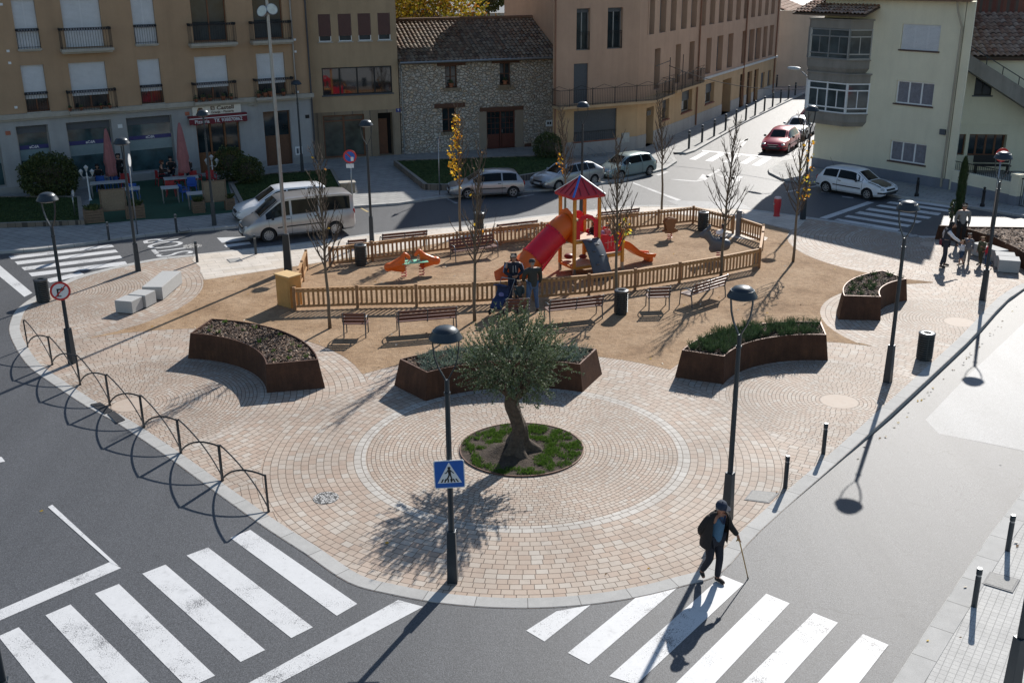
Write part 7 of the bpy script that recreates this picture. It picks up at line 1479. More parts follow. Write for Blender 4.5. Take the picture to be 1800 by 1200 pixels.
# signs seen nearly edge on
for base, z, top, label, r_, st in (((773, 342), ZN, (768, 240), 'grey sign pole with a triangular sign seen edge-on before the lawn bed', .30, 3), ((242, 412), ZN, (229, 278), 'grey pole with a long round-ended sign seen edge-on near the terrace', .3, 30), ((132, 378), ZN+.2, (118, 336), 'small white round sign seen edge-on on a short pole in the left lawn', .17, 24)):
    b_ = G(*base, z=z); Hh = ZA(b_, *top)-z; t = signpost(base, Hh, label, z, .028); mb = MB(); mb.M = Matrix.Translation((.01, 0, Hh-.1)) @ Matrix.Rotation(R(97), 4, 'Z') @ Matrix.Rotation(PI/2, 4, 'X'); disc(mb, r_, .03, .045, st); o = mb.build('plate', AL, t); mb2 = MB(); mb2.M = mb.M; disc(mb2, r_*.86, .0455, .048, st); mb2.build('face', WS if st != 3 else RS, o)
b_ = G(1742, 400); Hh = ZA(b_, 1762, 270); t = signpost((1742, 400), Hh, 'tall grey sign pole with red and white round sign behind the right lamp head', 0, .035); mb = MB(); mb.M = Matrix.Translation((0, -.05, Hh-.05)) @ Matrix.Rotation(PI/2, 4, 'X'); disc(mb, .3, 0, .012); o = mb.build('plate', RS, t); mb2 = MB(); mb2.M = mb.M; mb2.box((0, 0, .014), (.42, .11, .004)); mb2.build('white_bar', WS, o)
# ================================================================ RESTAURANT TERRACE
CARP = M('green_carpet', (.02, .07, .04), .95, 0, .2, 8); sheet('terrace_carpet', [G2(*p, z=ZN) for p in ((150, 396), (258, 386), (300, 384), (415, 373), (400, 318), (300, 300), (165, 318))], ZN+.008, CARP)
PLK = M('weathered_planks', (.17, .115, .075), .85, 0, .3, 9)
def woodbox(a, b, dep, h, label, plant=True):
    A = G(*a, z=ZN); B = G(*b, z=ZN); d = (B-A); L = d.length; t = empty('wooden_planter_box', (A+B)/2+Vector((-d.y, d.x, 0)).normalized()*dep/2, math.atan2(d.y, d.x), label, 'planter box', 'wooden planter boxes round the terrace'); n = 5
    for i in range(n): mb = MB(); mb.box((0, 0, h*(i+.5)/n), (L, dep, h/n-.012)); mb.build('plank_course', PLK, t)
    mb = MB(); [mb.box((x*(L/2-.03), y*(dep/2-.03), h/2+.01), (.075, .075, h+.04)) for x in (-1, 1) for y in (-1, 1)]; mb.box((0, 0, h-.03), (L-.1, dep-.1, .03), k=1); mb.build('corner_posts', [PLK, SOIL], t)
    if plant: l = MB(); rr = random.Random(int(a[0])); blades(l, (0, 0, h-.02), 160, .32, L*.36, rr, .02, .6); l.build('plant', BUS, t, recalc=False)
    return t
for a, b, h, lb in (((149, 394), (184, 391), .62, 'wooden planter box at the left corner of the terrace'), ((223, 386), (256, 383), .62, 'wooden planter box behind the left street lamp pole'), ((341, 376), (361, 374), .55, 'narrow wooden planter box left of the right wattle screen'), ((398, 370), (414, 368.5), .55, 'wooden planter box right of the right wattle screen')): woodbox(a, b, .5, h, lb)
WAT = M('wattle_screen', (.22, .17, .115), .9, 0, .35, 24, .01, fine=60)
for a, b, lb in (((178, 391), (222, 387), 'wattle screen between the two left planter boxes'), ((358, 374), (398, 371), 'wattle screen between the two right planter boxes')):
    A = G(*a, z=ZN); B = G(*b, z=ZN); d = B-A; L = d.length; t = empty('terrace_screen', (A+B)/2+Vector((0, .25, 0)), math.atan2(d.y, d.x), lb, 'screen'); mb = MB(); mb.box((0, 0, .95), (L-.08, .03, .95)); mb.build('wattle_panel', WAT, t); mb = MB(); [mb.box((x*L/2, 0, .75), (.06, .06, 1.5)) for x in (-1, 1)]; [mb.box((0, 0, z), (L, .05, .05)) for z in (.46, 1.45)]; mb.build('frame', PLK, t)
TOPW = M('white_table_top', (.42, .44, .45), .5, 0, .06)
def table_proto(w, d): t = empty('terrace_table'); mb = MB(); mb.box((0, 0, .73), (w, d, .03)); mb.build('table_top', TOPW, t); [MB().bar((x*(w/2-.06), y*(d/2-.06), 0), (x*(w/2-.06), y*(d/2-.06), .715), .04).build('leg', GALV, t) for x in (-1, 1) for y in (-1, 1)]; return t
tb = table_proto(.85, .8); tb2 = table_proto(1.75, .75)
def GT(px, py): return G(px, py, ZN+.75)*1 - Vector((0, 0, .75-.01))
for p, pr, lb in (((190, 320), tb2, 'long white terrace table behind the left wattle screen'), ((230, 331), tb, 'square white terrace table behind the street lamp pole'), ((298, 329), tb, 'square white terrace table among the red chairs'), ((318, 312), tb2, 'long white terrace table at the rear under the right umbrella'), ((344, 339), tb, 'square white terrace table nearest the right wattle screen')):
    place(pr, USED, GT(*p), .35, lb, 'table', 'white tables on the terrace')
def chair_proto(m, name):
    t = empty(name); mb = MB(); mb.box((0, 0, .43), (.44, .44, .03)); mb.build('seat', m, t, bevel=.01); mb = MB(); K = 7
    vs = [(-.22+.44*j/6, .2+.05*math.sin(PI*j/6), z) for z in (.45, .84) for j in range(7)]; mb.add(vs, [(j, j+1, 8+j, 7+j) for j in range(6)]); o = mb.build('backrest', m, t); s_ = o.modifiers.new('s', 'SOLIDIFY'); s_.thickness = .025
    for x in (-1, 1): mb = MB(); mb.bar((x*.24, .2, .64), (x*.24, -.18, .64), .04, .025); mb.bar((x*.24, -.18, .64), (x*.22, -.2, .43), .03); mb.build('armrest', m, t)
    for x in (-1, 1):
        for y in (-1, 1): mb = MB(); mb.bar((x*.19, y*.18, .42), (x*.24, y*.23, 0), .035); mb.build('leg', m, t)
    return t
RC = M('red_chair_plastic', (.33, .02, .025), .5, 0, .08); BC = M('blue_chair_plastic', (.02, .09, .36), .5, 0, .08); rc = chair_proto(RC, 'plastic_chair'); bc = chair_proto(BC, 'plastic_chair')
for p, pr, rz, lb in (((283.5, 326), rc, 2.2, 'red plastic chair leftmost of the red chairs'), ((302, 345), rc, 3.3, 'red plastic chair in front of the middle square table'), ((316, 331), rc, -.6, 'red plastic chair right of the middle square table'), ((346, 329), rc, .9, 'red plastic chair before the right rear table'), ((222, 334), rc, .3, 'red plastic chair beside the street lamp pole'), ((373, 328), rc, .6, 'red plastic chair rightmost on the terrace'),
    ((325, 352), bc, 2.3, 'blue plastic chair left of the nearest right table'), ((339, 341), bc, .3, 'blue plastic chair behind the nearest right table'), ((181, 336), bc, 3.2, 'blue plastic chair left of the long left table'), ((206, 333), bc, 3.0, 'blue plastic chair at the middle of the long left table'), ((237, 350), bc, 3.2, 'blue plastic chair beside the left street lamp pole')):
    place(pr, USED, G(p[0], p[1], ZN)+Vector((0, 0, .01)), rz, lb, 'chair', 'plastic chairs on the terrace')
PNKU = M('faded_pink_canvas', (.33, .13, .13), .85, 0, .2, 5)
for b, tp, z0p, lb in (((200, 336), (190, 226), (198, 309), 'closed pink umbrella at the left of the terrace'), ((328, 336), (317, 216), (325, 303), 'closed pink umbrella at the right of the terrace')):
    c = G(*b, z=ZN); Ht = ZA(c, *tp)-ZN; Hb = ZA(c, *z0p)-ZN; t = empty('closed_umbrella', c, 0, lb, 'umbrella', 'closed pink umbrellas'); mb = MB(); mb.tube([(0, 0, 0), (0, 0, Ht)], .025, 8); mb.lathe([(.25, 0), (.25, .08), (.05, .1)], 16); mb.build('pole', GALV, t)
    mb = MB(); n = 24; vs = []; K = 10
    for i in range(K+1):
        f = i/K; z = Hb+(Ht-Hb)*f; r_ = (.30*(1-f)**.75+.04)*(1 if f > .12 else .75)*(1-.25*math.exp(-((f-.2)/.05)**2))
        for j in range(n): a = 2*PI*j/n; k = 1+.22*math.sin(a*6+f*2); vs.append((r_*k*math.cos(a), r_*k*math.sin(a), z))
    mb.add(vs, [(i*n+j, i*n+(j+1) % n, (i+1)*n+(j+1) % n, (i+1)*n+j) for i in range(K) for j in range(n)]+[tuple(range(K*n, K*n+n)), tuple(range(n))[::-1]]); mb.build('canopy', PNKU, t, smooth=True)
for b, tp, lb in (((159, 352), (151, 300), 'white post with a cluster of lanterns at the left of the terrace'), ((376, 322), (369, 281), 'white post with a cluster of lanterns right of the awning')):
    c = G(*b, z=ZN); Ht = ZA(c, *tp)-ZN; t = empty('lantern_post', c, 0, lb, 'lantern post', 'white lantern posts'); mb = MB(); mb.lathe([(.1, 0), (.05, .1), (.035, .3), (.03, Ht-.1)], 10); mb.build('post', WHITEP, t, smooth=40)
    for x in (-.28, .28, 0): mb = MB(); mb.tube([(0, 0, Ht-.3), (x*.6, 0, Ht-.38), (x, 0, Ht-.25+(.2 if x == 0 else 0))], .02, 6); z_ = Ht-.25+(.2 if x == 0 else 0); mb.lathe([(.03, z_), (.10, z_+.2), (.13, z_+.21), (.05, z_+.3), (0, z_+.34)], 6, (x, 0, 0)); mb.build('lantern', M('lantern_white', (.48, .48, .48), .5), t)
# bicycle stands by the pink building, low stone bollard bench behind the van
bk = empty('bicycle_rack', F4.P(1.0, ZN, .8), 0, 'row of slanted grey bicycle stands before the marble plinth', 'bicycle rack')
for i in range(4):
    mb = MB(); o_ = F4.u*(i*.75); A = o_+F4.n*.25; mb.tube([A, A+Vector((0, 0, .2)), o_+F4.u*-.35+Vector((0, 0, .55)), o_+F4.u*-.5+Vector((0, 0, .6)), o_+F4.u*-.4+Vector((0, 0, .4)), o_+F4.n*.1], .022, 6); mb.build('stand', GALV, bk)
t = empty('stone_block', G(611, 338, ZN), .3, 'small stone block seat beside the no parking sign', 'stone block'); mb = MB(); mb.box((0, 0, .25), (.75, .5, .5)); mb.build('block', plaster('sandstone_block', (.32, .27, .2), .3), t, bevel=.02); mb = MB(); mb.box((0, 0, .53), (.85, .58, .06)); mb.build('cap', STN, t)
# ================================================================ VEHICLES
def carpaint(name, col, metal=.35):
    m, t, b = newmat(name, .32, metal, .5); v = coord(t); c = ramp(t, noi(t, v, 2, 4), [(.3, tuple(x*.9 for x in col)), (.7, col)]); c = mixc(t, .5, c, ramp(t, noi(t, v, 45, 3), [(.3, .88), (.7, 1.03)]), 'MULTIPLY'); t.links.new(c, b.inputs['Base Color']); b.inputs['Coat Weight'].default_value = .5; b.inputs['Coat Roughness'].default_value = .08; return m
CG = glassm('car_glass', (.008, .011, .013), .07, .22); TYR = M('tyre_rubber', (.016, .016, .017), .8, 0, .15); RIM = M('alloy_rim', (.40, .41, .42), .35, .7, .1); BLK = M('black_trim_plastic', (.02, .021, .023), .6, 0, .15); HLG = M('headlight_lens', (.42, .45, .47), .15, .2, .15, 20); TLG = M('tail_light_red', (.30, .01, .01), .25, 0, .1); PLT = M('number_plate_white', (.6, .6, .58), .5, 0, .04); ARCH = M('wheel_arch_dark', (.008, .008, .009), .95, 0, .1)
HATCH = [(0, .70, .38, .60, .62, .62), (.04, .80, .30, .78, .82, .68), (.12, .84, .24, .87, .96, .69), (.42, .86, .22, .90, 1.34, .56), (.75, .865, .2, .91, 1.41, .56), (1.5, .865, .2, .90, 1.44, .57), (2.1, .865, .2, .89, 1.42, .56), (2.4, .865, .2, .885, 1.37, .56), (3.08, .86, .2, .88, .95, .66), (3.6, .84, .2, .80, .85, .66), (3.95, .79, .24, .69, .72, .62), (4.09, .72, .30, .57, .60, .56), (4.15, .60, .38, .46, .48, .50)]
SEDAN = [(0, .68, .40, .66, .70, .60), (.05, .78, .30, .82, .88, .66), (.14, .83, .24, .90, .99, .68), (.75, .86, .22, .92, 1.30, .56), (1.2, .865, .2, .92, 1.39, .55), (1.9, .87, .2, .91, 1.41, .56), (2.4, .87, .2, .90, 1.38, .555), (2.65, .87, .2, .89, 1.33, .555), (3.35, .86, .2, .88, .93, .66), (3.9, .84, .2, .78, .82, .66), (4.2, .80, .24, .66, .69, .62), (4.33, .70, .30, .55, .58, .56), (4.38, .58, .38, .46, .48, .48)]
NOTCH = [(0, .68, .40, .66, .74, .60), (.05, .78, .30, .86, .98, .68), (.10, .83, .24, .92, 1.02, .70), (.30, .84, .24, .92, 1.04, .66), (.62, .86, .22, .92, 1.32, .56), (.95, .865, .2, .92, 1.38, .55), (1.6, .865, .2, .91, 1.40, .56), (2.1, .865, .2, .90, 1.37, .555), (2.35, .865, .2, .89, 1.32, .555), (2.98, .86, .2, .88, .93, .66), (3.5, .84, .2, .79, .83, .66), (3.85, .79, .24, .67, .70, .62), (3.97, .72, .30, .56, .59, .56), (4.02, .58, .38, .46, .48, .48)]
VAN = [(0, .85, .42, 1.0, 1.55, .72), (.05, .92, .32, 1.12, 1.82, .78), (.15, .94, .26, 1.15, 1.92, .80), (.6, .945, .24, 1.15, 1.97, .81), (2.0, .945, .24, 1.13, 1.98, .81), (3.1, .945, .24, 1.10, 1.95, .80), (3.45, .945, .24, 1.07, 1.88, .78), (4.38, .93, .24, 1.00, 1.14, .74), (4.75, .90, .25, .90, .96, .74), (5.02, .82, .30, .72, .76, .66), (5.11, .74, .36, .58, .62, .58), (5.14, .62, .42, .50, .53, .50)]
LODG = [(0, .78, .42, .85, 1.2, .66), (.05, .85, .32, 1.0, 1.55, .68), (.2, .87, .26, 1.02, 1.62, .68), (.8, .875, .24, 1.03, 1.67, .68), (2.0, .875, .24, 1.01, 1.68, .68), (2.5, .875, .24, .99, 1.62, .66), (3.4, .87, .24, .95, 1.05, .70), (3.9, .85, .24, .87, .94, .70), (4.3, .79, .28, .74, .78, .62), (4.44, .72, .34, .58, .61, .56), (4.5, .60, .42, .48, .50, .50)]
def car(name, label, St, paint, pos, hd, wheels, win, ws, rw, doors, group, s=.95, hood=None, wr=.30, strip=None, roofbox=False, bumper=None, spokes=7, z0=-.02, cat='car', rails=False):
    t = empty(name, (pos[0], pos[1], z0), hd, label, cat, group); t.scale = (s, s, s); Ls = St[-1][0]; cx0 = Ls/2
    def SP(x):
        for a, b in zip(St, St[1:]):
            if a[0] <= x <= b[0]: f = (x-a[0])/(b[0]-a[0]); return [a[i]+(b[i]-a[i])*f for i in range(6)]
        return list(St[-1] if x > Ls else St[0])
    def sec(x):
        _, w_, zs_, zb_, zt_, wt = SP(x); return [(0, zs_), (w_*.88, zs_), (w_*.985, zs_+.10), (w_, (zs_+zb_)/2), (w_*.985, zb_-.08), (w_*.945, zb_), (wt, zt_-.05), (wt*.82, zt_-.012), (0, zt_)]
    xs_ = []
    for a, b in zip(St, St[1:]): n = max(1, round((b[0]-a[0])/.22)); xs_ += [a[0]+(b[0]-a[0])*i/n for i in range(n)]
    xs_.append(Ls); vs = []; M_ = 16
    for x in xs_:
        q = sec(x); ring = [(x-cx0, y, z) for y, z in q]+[(x-cx0, -y, z) for y, z in q[-2:0:-1]]; vs += ring
    n = len(xs_); mb = MB(); mb.add(vs, [(i*M_+j, i*M_+(j+1) % M_, (i+1)*M_+(j+1) % M_, (i+1)*M_+j) for i in range(n-1) for j in range(M_)]+[tuple(range(M_))[::-1], tuple(range((n-1)*M_, n*M_))])
    body = mb.build('body', paint, t, smooth=32)
    cut = MB()
    for wx in wheels:
        for sd_ in (-1, 1): cut.M = Matrix.Translation((wx-cx0, sd_*.55, wr)) @ Matrix.Rotation(-sd_*PI/2, 4, 'X'); cut.lathe([(wr+.055, 0), (wr+.055, .6)], 28)
    cut.M = Matrix.Identity(4); co = cut.build('cutter', ARCH)
    bo = body.modifiers.new('b', 'BOOLEAN'); bo.object = co; bo.operation = 'DIFFERENCE'; bo.solver = 'EXACT'; bo.material_mode = 'TRANSFER'
    co.location = t.location; co.rotation_euler = t.rotation_euler; co.scale = t.scale; bake(body); bpy.data.objects.remove(co)
    def side(x, f, o, sd_):       # on the ruled flank between belt and roof
        q = sec(x); a, b = q[5], q[6]; y = a[0]+(b[0]-a[0])*f; z = a[1]+(b[1]-a[1])*f; return (x-cx0, sd_*(y+o), z+o*.4)
    for sd_ in (-1, 1):
        for (x0, x1) in win:
            mb = MB(); K = 8; vs = []
            for i in range(K+1):
                x = x0+(x1-x0)*i/K
                for f in (.10, .5, .88): vs.append(side(x, f, .006, sd_))
            mb.add(vs, [(3*i+j, 3*i+j+1, 3*i+j+4, 3*i+j+3) for i in range(K) for j in range(2)]); mb.build('side_window', CG, t, recalc=False)
            # rubber line round the glass
            mb = MB(); P = [side(x0+(x1-x0)*i/K, .08, .008, sd_) for i in range(K+1)]; [mb.bar(a, b, .022, .012) for a, b in zip(P, P[1:])]; mb.build('window_seal', BLK, t)
        for x in doors:
            mb = MB(); q = sec(x); P = [(x-cx0, sd_*(y+.003), z) for y, z in q[1:6]]; [mb.bar(a, b, .012, .012) for a, b in zip(P, P[1:])]; mb.build('door_seam', BLK, t)
        for x in doors[:-1] if len(doors) > 1 else doors: q = sec(x+.12); mb = MB(); mb.box((x+.14-cx0, sd_*(q[4][0]+.006), q[4][1]-.02), (.17, .03, .035)); mb.build('door_handle', BLK if strip else paint, t)
        if strip:
            mb = MB(); xs2 = [wheels[0]+.42+(wheels[1]-wheels[0]-.84)*i/6 for i in range(7)]; P = [(x-cx0, sd_*(sec(x)[3][0]+.006), sec(x)[3][1]) for x in xs2]; [mb.bar(a, b, .015, .055) for a, b in zip(P, P[1:])]; mb.build('rubbing_strip', BLK, t)
        xm = win[-1][1]-.28; q = sec(xm); mb = MB(); mb.ball((xm-cx0, sd_*(q[5][0]+.11), q[5][1]+.06), .09, 10, 7, sc=(.7, 1.1, .85)); mb.build('wing_mirror', paint if not strip else BLK, t, smooth=True)
        for wx in wheels:
            wh = MB(); wh.M = Matrix.Translation((wx-cx0, sd_*(SP(wx)[1]-.005), wr)) @ Matrix.Rotation(-sd_*PI/2, 4, 'X')
            wh.lathe([(wr*.62, -.18), (wr*.93, -.19), (wr, -.15), (wr, -.04), (wr*.93, -.005), (wr*.66, 0), (wr*.62, -.03)], 28); w_ = wh.build('wheel', TYR, t, smooth=40)
            rm = MB(); rm.M = wh.M; rm.lathe([(wr*.64, -.02), (wr*.66, .004), (wr*.58, .004), (wr*.55, -.05), (0, -.055)], 24); rm.m = [1 if i >= 24*3 else 0 for i in range(len(rm.m))]
            rm.lathe([(.055, -.05), (.05, .005), (0, .008)], 12, k=0)
            for k in range(spokes): a = 2*PI*k/spokes; rm.bar((.03*math.cos(a), .03*math.sin(a), -.012), (wr*.6*math.cos(a), wr*.6*math.sin(a), -.012), .05, .03, up=(0, 0, 1), k=0)
            rm.build('rim', [RIM, ARCH], w_)
    def top(x0, x1, wf, name, o=.008, wf2=None):
        mb = MB(); K = 6; vs = []; J = 6
        for i in range(K+1):
            x = x0+(x1-x0)*i/K; q = sec(x)
            for j in range(J+1):
                f = -1+2*j/J; a = abs(f); y = q[6][0]*wf*f; z = q[8][1]-(q[8][1]-q[6][1])*(a*wf)**3.0*1.0; vs.append((x-cx0+o*(.7 if x1 > cx0 else -.7), y, z+o))
        mb.add(vs, [(i*(J+1)+j, i*(J+1)+j+1, (i+1)*(J+1)+j+1, (i+1)*(J+1)+j) for i in range(K) for j in range(J)]); return mb.build(name, CG, t, recalc=False)
    top(ws[0], ws[1], .93, 'windscreen'); top(rw[0], rw[1], .88, 'rear_window')
    if hood: mb = MB(); K = 6; J = 6; vs = []; x0, x1 = hood[0], hood[1]; [vs.append((x0+(x1-x0)*i/K-cx0, sec(x0+(x1-x0)*i/K)[6][0]*(-1+2*j/J)*1.02, sec(x0+(x1-x0)*i/K)[8][1]-(sec(x0+(x1-x0)*i/K)[8][1]-sec(x0+(x1-x0)*i/K)[6][1])*abs(-1+2*j/J)**3+.01)) for i in range(K+1) for j in range(J+1)]; mb.add(vs, [(i*(J+1)+j, i*(J+1)+j+1, (i+1)*(J+1)+j+1, (i+1)*(J+1)+j) for i in range(K) for j in range(J)]); mb.build('bonnet', hood[2], t, recalc=False)
    # lamps, grille, plates, bumpers
    xf = Ls-.13; q = sec(xf); zf = q[5][1]
    for sd_ in (-1, 1):
        mb = MB(); mb.ball((Ls-.19-cx0, sd_*(SP(Ls-.19)[1]*.78), zf-.02), .17, 12, 8, sc=(.8, .95, .42)); mb.build('headlight', HLG, t, smooth=True)
        mb = MB(); zt_ = sec(.08)[5][1]; mb.ball((.06-cx0, sd_*(SP(.06)[1]*.9), zt_-.07), .12, 10, 7, sc=(.6, .7, 1.25)); mb.build('tail_light', TLG, t, smooth=True)
    mb = MB(); mb.box((Ls-.055-cx0, 0, zf-.06), (.1, .72, .09)); mb.build('grille', BLK, t, bevel=.01)
    mb = MB(); mb.box((Ls-.02-cx0, 0, .36), (.10, .9, .09)); mb.build('lower_intake', BLK, t, bevel=.01)
    mb = MB(); mb.box((Ls+.012-cx0, 0, .455), (.03, .48, .10)); mb.build('number_plate', PLT, t); mb = MB(); mb.box((-.012-cx0, 0, .55), (.03, .48, .10)); mb.build('number_plate', PLT, t)
    if bumper:
        for x, d in ((Ls, 1), (0, -1)):
            mb = MB(); P = [(x-d*.30-cx0, -SP(x-d*.30)[1]*1.01, .44), (x-d*.09-cx0, -SP(x-d*.09)[1]*.99, .44), (x+d*.01-cx0, -.58, .44), (x+d*.015-cx0, .58, .44), (x-d*.09-cx0, SP(x-d*.09)[1]*.99, .44), (x-d*.30-cx0, SP(x-d*.30)[1]*1.01, .44)]; [mb.bar(a, b, .04, .08) for a, b in zip(P, P[1:])]; mb.build('bumper_strip', BLK, t)
    if rails: mb = MB(); [mb.tube([(x-cx0, y, SP(x)[4]+.03) for x in (.5, 1.4, 2.3)], .018, 6) for y in (-.6, .6)]; mb.build('roof_rails', BLK, t)
    if roofbox: mb = MB(); mb.ball((1.6-cx0, 0, 1.62), .5, 14, 10, sc=(1.6, .75, .38)); o = mb.build('roof_box', BLK, t, smooth=True); mb = MB(); [mb.box((x-cx0, 0, 1.46), (.05, 1.1, .05)) for x in (1.1, 2.1)]; mb.build('roof_bars', GALV, t)
    mb = MB(); xa = rw[1]+.15; mb.tube([(xa-cx0, 0, SP(xa)[4]), (xa-.28-cx0, 0, SP(xa)[4]+.42)], .006, 5); mb.build('aerial', BLK, t)
    return t
def by_wheels(f, r, wb_mid, track=.72, z=-.02, right=True):
    # near-side front and rear tyre contacts -> centre of wheelbase, heading
    F_ = G(*f, z=z); Rr = G(*r, z=z); d = (F_-Rr).normalized(); n = Vector((-d.y, d.x, 0)); n = n if n.y > 0 else -n; m = (F_+Rr)/2+n*track; return m-d*wb_mid*.95, math.atan2(d.y, d.x)
SIL = carpaint('silver_car_paint', (.40, .41, .42), .75); SILB = carpaint('warm_silver_car_paint', (.44, .43, .435), .6); PAQ = carpaint('pale_aqua_car_paint', (.30, .39, .40), .55); WHT = carpaint('white_car_paint', (.78, .80, .83), 0); RED_ = carpaint('red_car_paint', (.36, .02, .04), .15); DRD = carpaint('dark_red_car_paint', (.22, .02, .03), .2); LSL = carpaint('light_silver_car_paint', (.56, .57, .60), .5); SILV = carpaint('beige_silver_van_paint', (.43, .42, .415), .55); BKH = carpaint('black_bonnet_paint', (.012, .012, .014), 0)
GP = 'cars parked beyond the square'; GSt = 'cars queued along the side street'
c, h = by_wheels((1523, 351), (1452, 338.5), 1.96-4.15/2); car('parked_car', 'white three-door hatchback with black bonnet beside the pale yellow house', HATCH, WHT, c, h, (.72, 3.24), [(.45, 1.30), (1.38, 2.86)], (2.44, 3.05), (.14, .40), (1.38, 2.9), GP, hood=(3.12, 3.98, BKH), strip=1, bumper=1)
c, h = by_wheels((981.5, 336), (1040, 326), 2.23-4.38/2); car('parked_car', 'silver saloon-like car parked right behind the play tower roof, nose to the left', SEDAN, SIL, c, h, (.86, 3.52), [(.72, 1.22), (1.27, 2.0), (2.06, 3.12)], (2.70, 3.32), (.18, .72), (1.25, 2.04, 3.1), GP, wr=.30, spokes=9)
c, h = by_wheels((1090, 317), (1139, 308.6), 1.98-4.15/2, .70); car('parked_car', 'pale aqua hatchback parked before the bicycle stands, rightmost of the three', HATCH, PAQ, c, h, (.68, 3.16), [(.5, 1.28), (1.36, 2.84)], (2.44, 3.05), (.14, .40), (1.34, 2.9), GP, s=.90, spokes=6)
c, h = by_wheels((823, 350), (897.6, 346.8), 1.9-4.02/2, .68); car('parked_car', 'silver three-door hatchback parked under the yellow-leaved tree, leftmost of the three', HATCH, SILB, c, h, (.66, 3.14), [(.45, 1.22), (1.3, 2.84)], (2.44, 3.05), (.14, .40), (1.28, 2.9), GP, s=.94, strip=1, spokes=5)
c, h = by_wheels((469.9, 426), (590, 413.5), 2.55-5.14/2, .78); c.z = -.02; car('moving_van', 'silver passenger van driving left behind the floodlight mast', VAN, SILV, c, h, (.98, 4.05), [(.22, 1.62), (1.72, 2.92), (3.02, 4.10)], (3.50, 4.34), (.02, .04), (1.68, 2.98, 4.0), None, s=.955, wr=.33, strip=1, spokes=12, cat='van')
vd = Vector((math.cos(h), math.sin(h), 0)); c2 = G(462, 393, 0)-vd*1.0+Vector((-vd.y, vd.x, 0))*(-.75 if vd.x < 0 else .75); car('parked_car', 'tall white car parked half hidden behind the silver van', LODG, WHT, c2, h, (.8, 3.6), [(.3, 1.0), (1.08, 1.95), (2.03, 3.1)], (2.55, 3.36), (.01, .03), (1.05, 1.99, 3.0), GP, s=.95, wr=.31, spokes=7)
sdv = -(F5.u); hh = math.atan2(sdv.y, sdv.x)
for fc, St, pt, lb, kw in (((1357, 271.5), HATCH, RED_, 'red hatchback stopped first in the side street before the crossing', dict(strip=1, bumper=1)), ((1391, 247), NOTCH, LSL, 'light silver car, second in the side street behind the red hatchback', dict()), ((1413, 231), SEDAN, DRD, 'dark red car with black roof box, third in the side street', dict(roofbox=True))):
    f_ = G(*fc, z=-.02); Lc_ = St[-1][0]; car('queued_car', lb, St, pt, f_-sdv*Lc_/2*.97, hh, (.72, Lc_-.9), [(.5, 1.30), (1.38, Lc_-1.32)], (Lc_-1.7, Lc_-1.08), (.14, .40) if St is HATCH else (.4, .6), (1.38, Lc_-1.25), GSt, s=.97, **kw)
# ================================================================ PEOPLE
def cloth(name, col, var=.2): return M(name, col, .85, 0, var, 12, .004, fine=60)
SKN = M('skin', (.42, .23, .155), .55, 0, .1, 20); SKT = M('skin_tanned', (.36, .17, .11), .55, 0, .12, 20)
def skinmesh(name, chains, mat, parent, sub=2, root=0):
    # chains: list of [(pos, radius), ...]; a chain may start with an int index into the shared vertex list
    V = []; Rr = []; E = []; key = {}
    def vid(p, r_):
        k = tuple(round(x, 4) for x in p)
        if k not in key: key[k] = len(V); V.append(k); Rr.append(r_)
        return key[k]
    for ch in chains:
        ids = [vid(p, r_) for p, r_ in ch]
        for a, b in zip(ids, ids[1:]):
            if a != b and (a, b) not in E and (b, a) not in E: E.append((a, b))
    return skin(name, V, E, Rr, mat, parent, sub, root)
def lerp(a, b, f): return tuple(a[i]+(b[i]-a[i])*f for i in range(3))
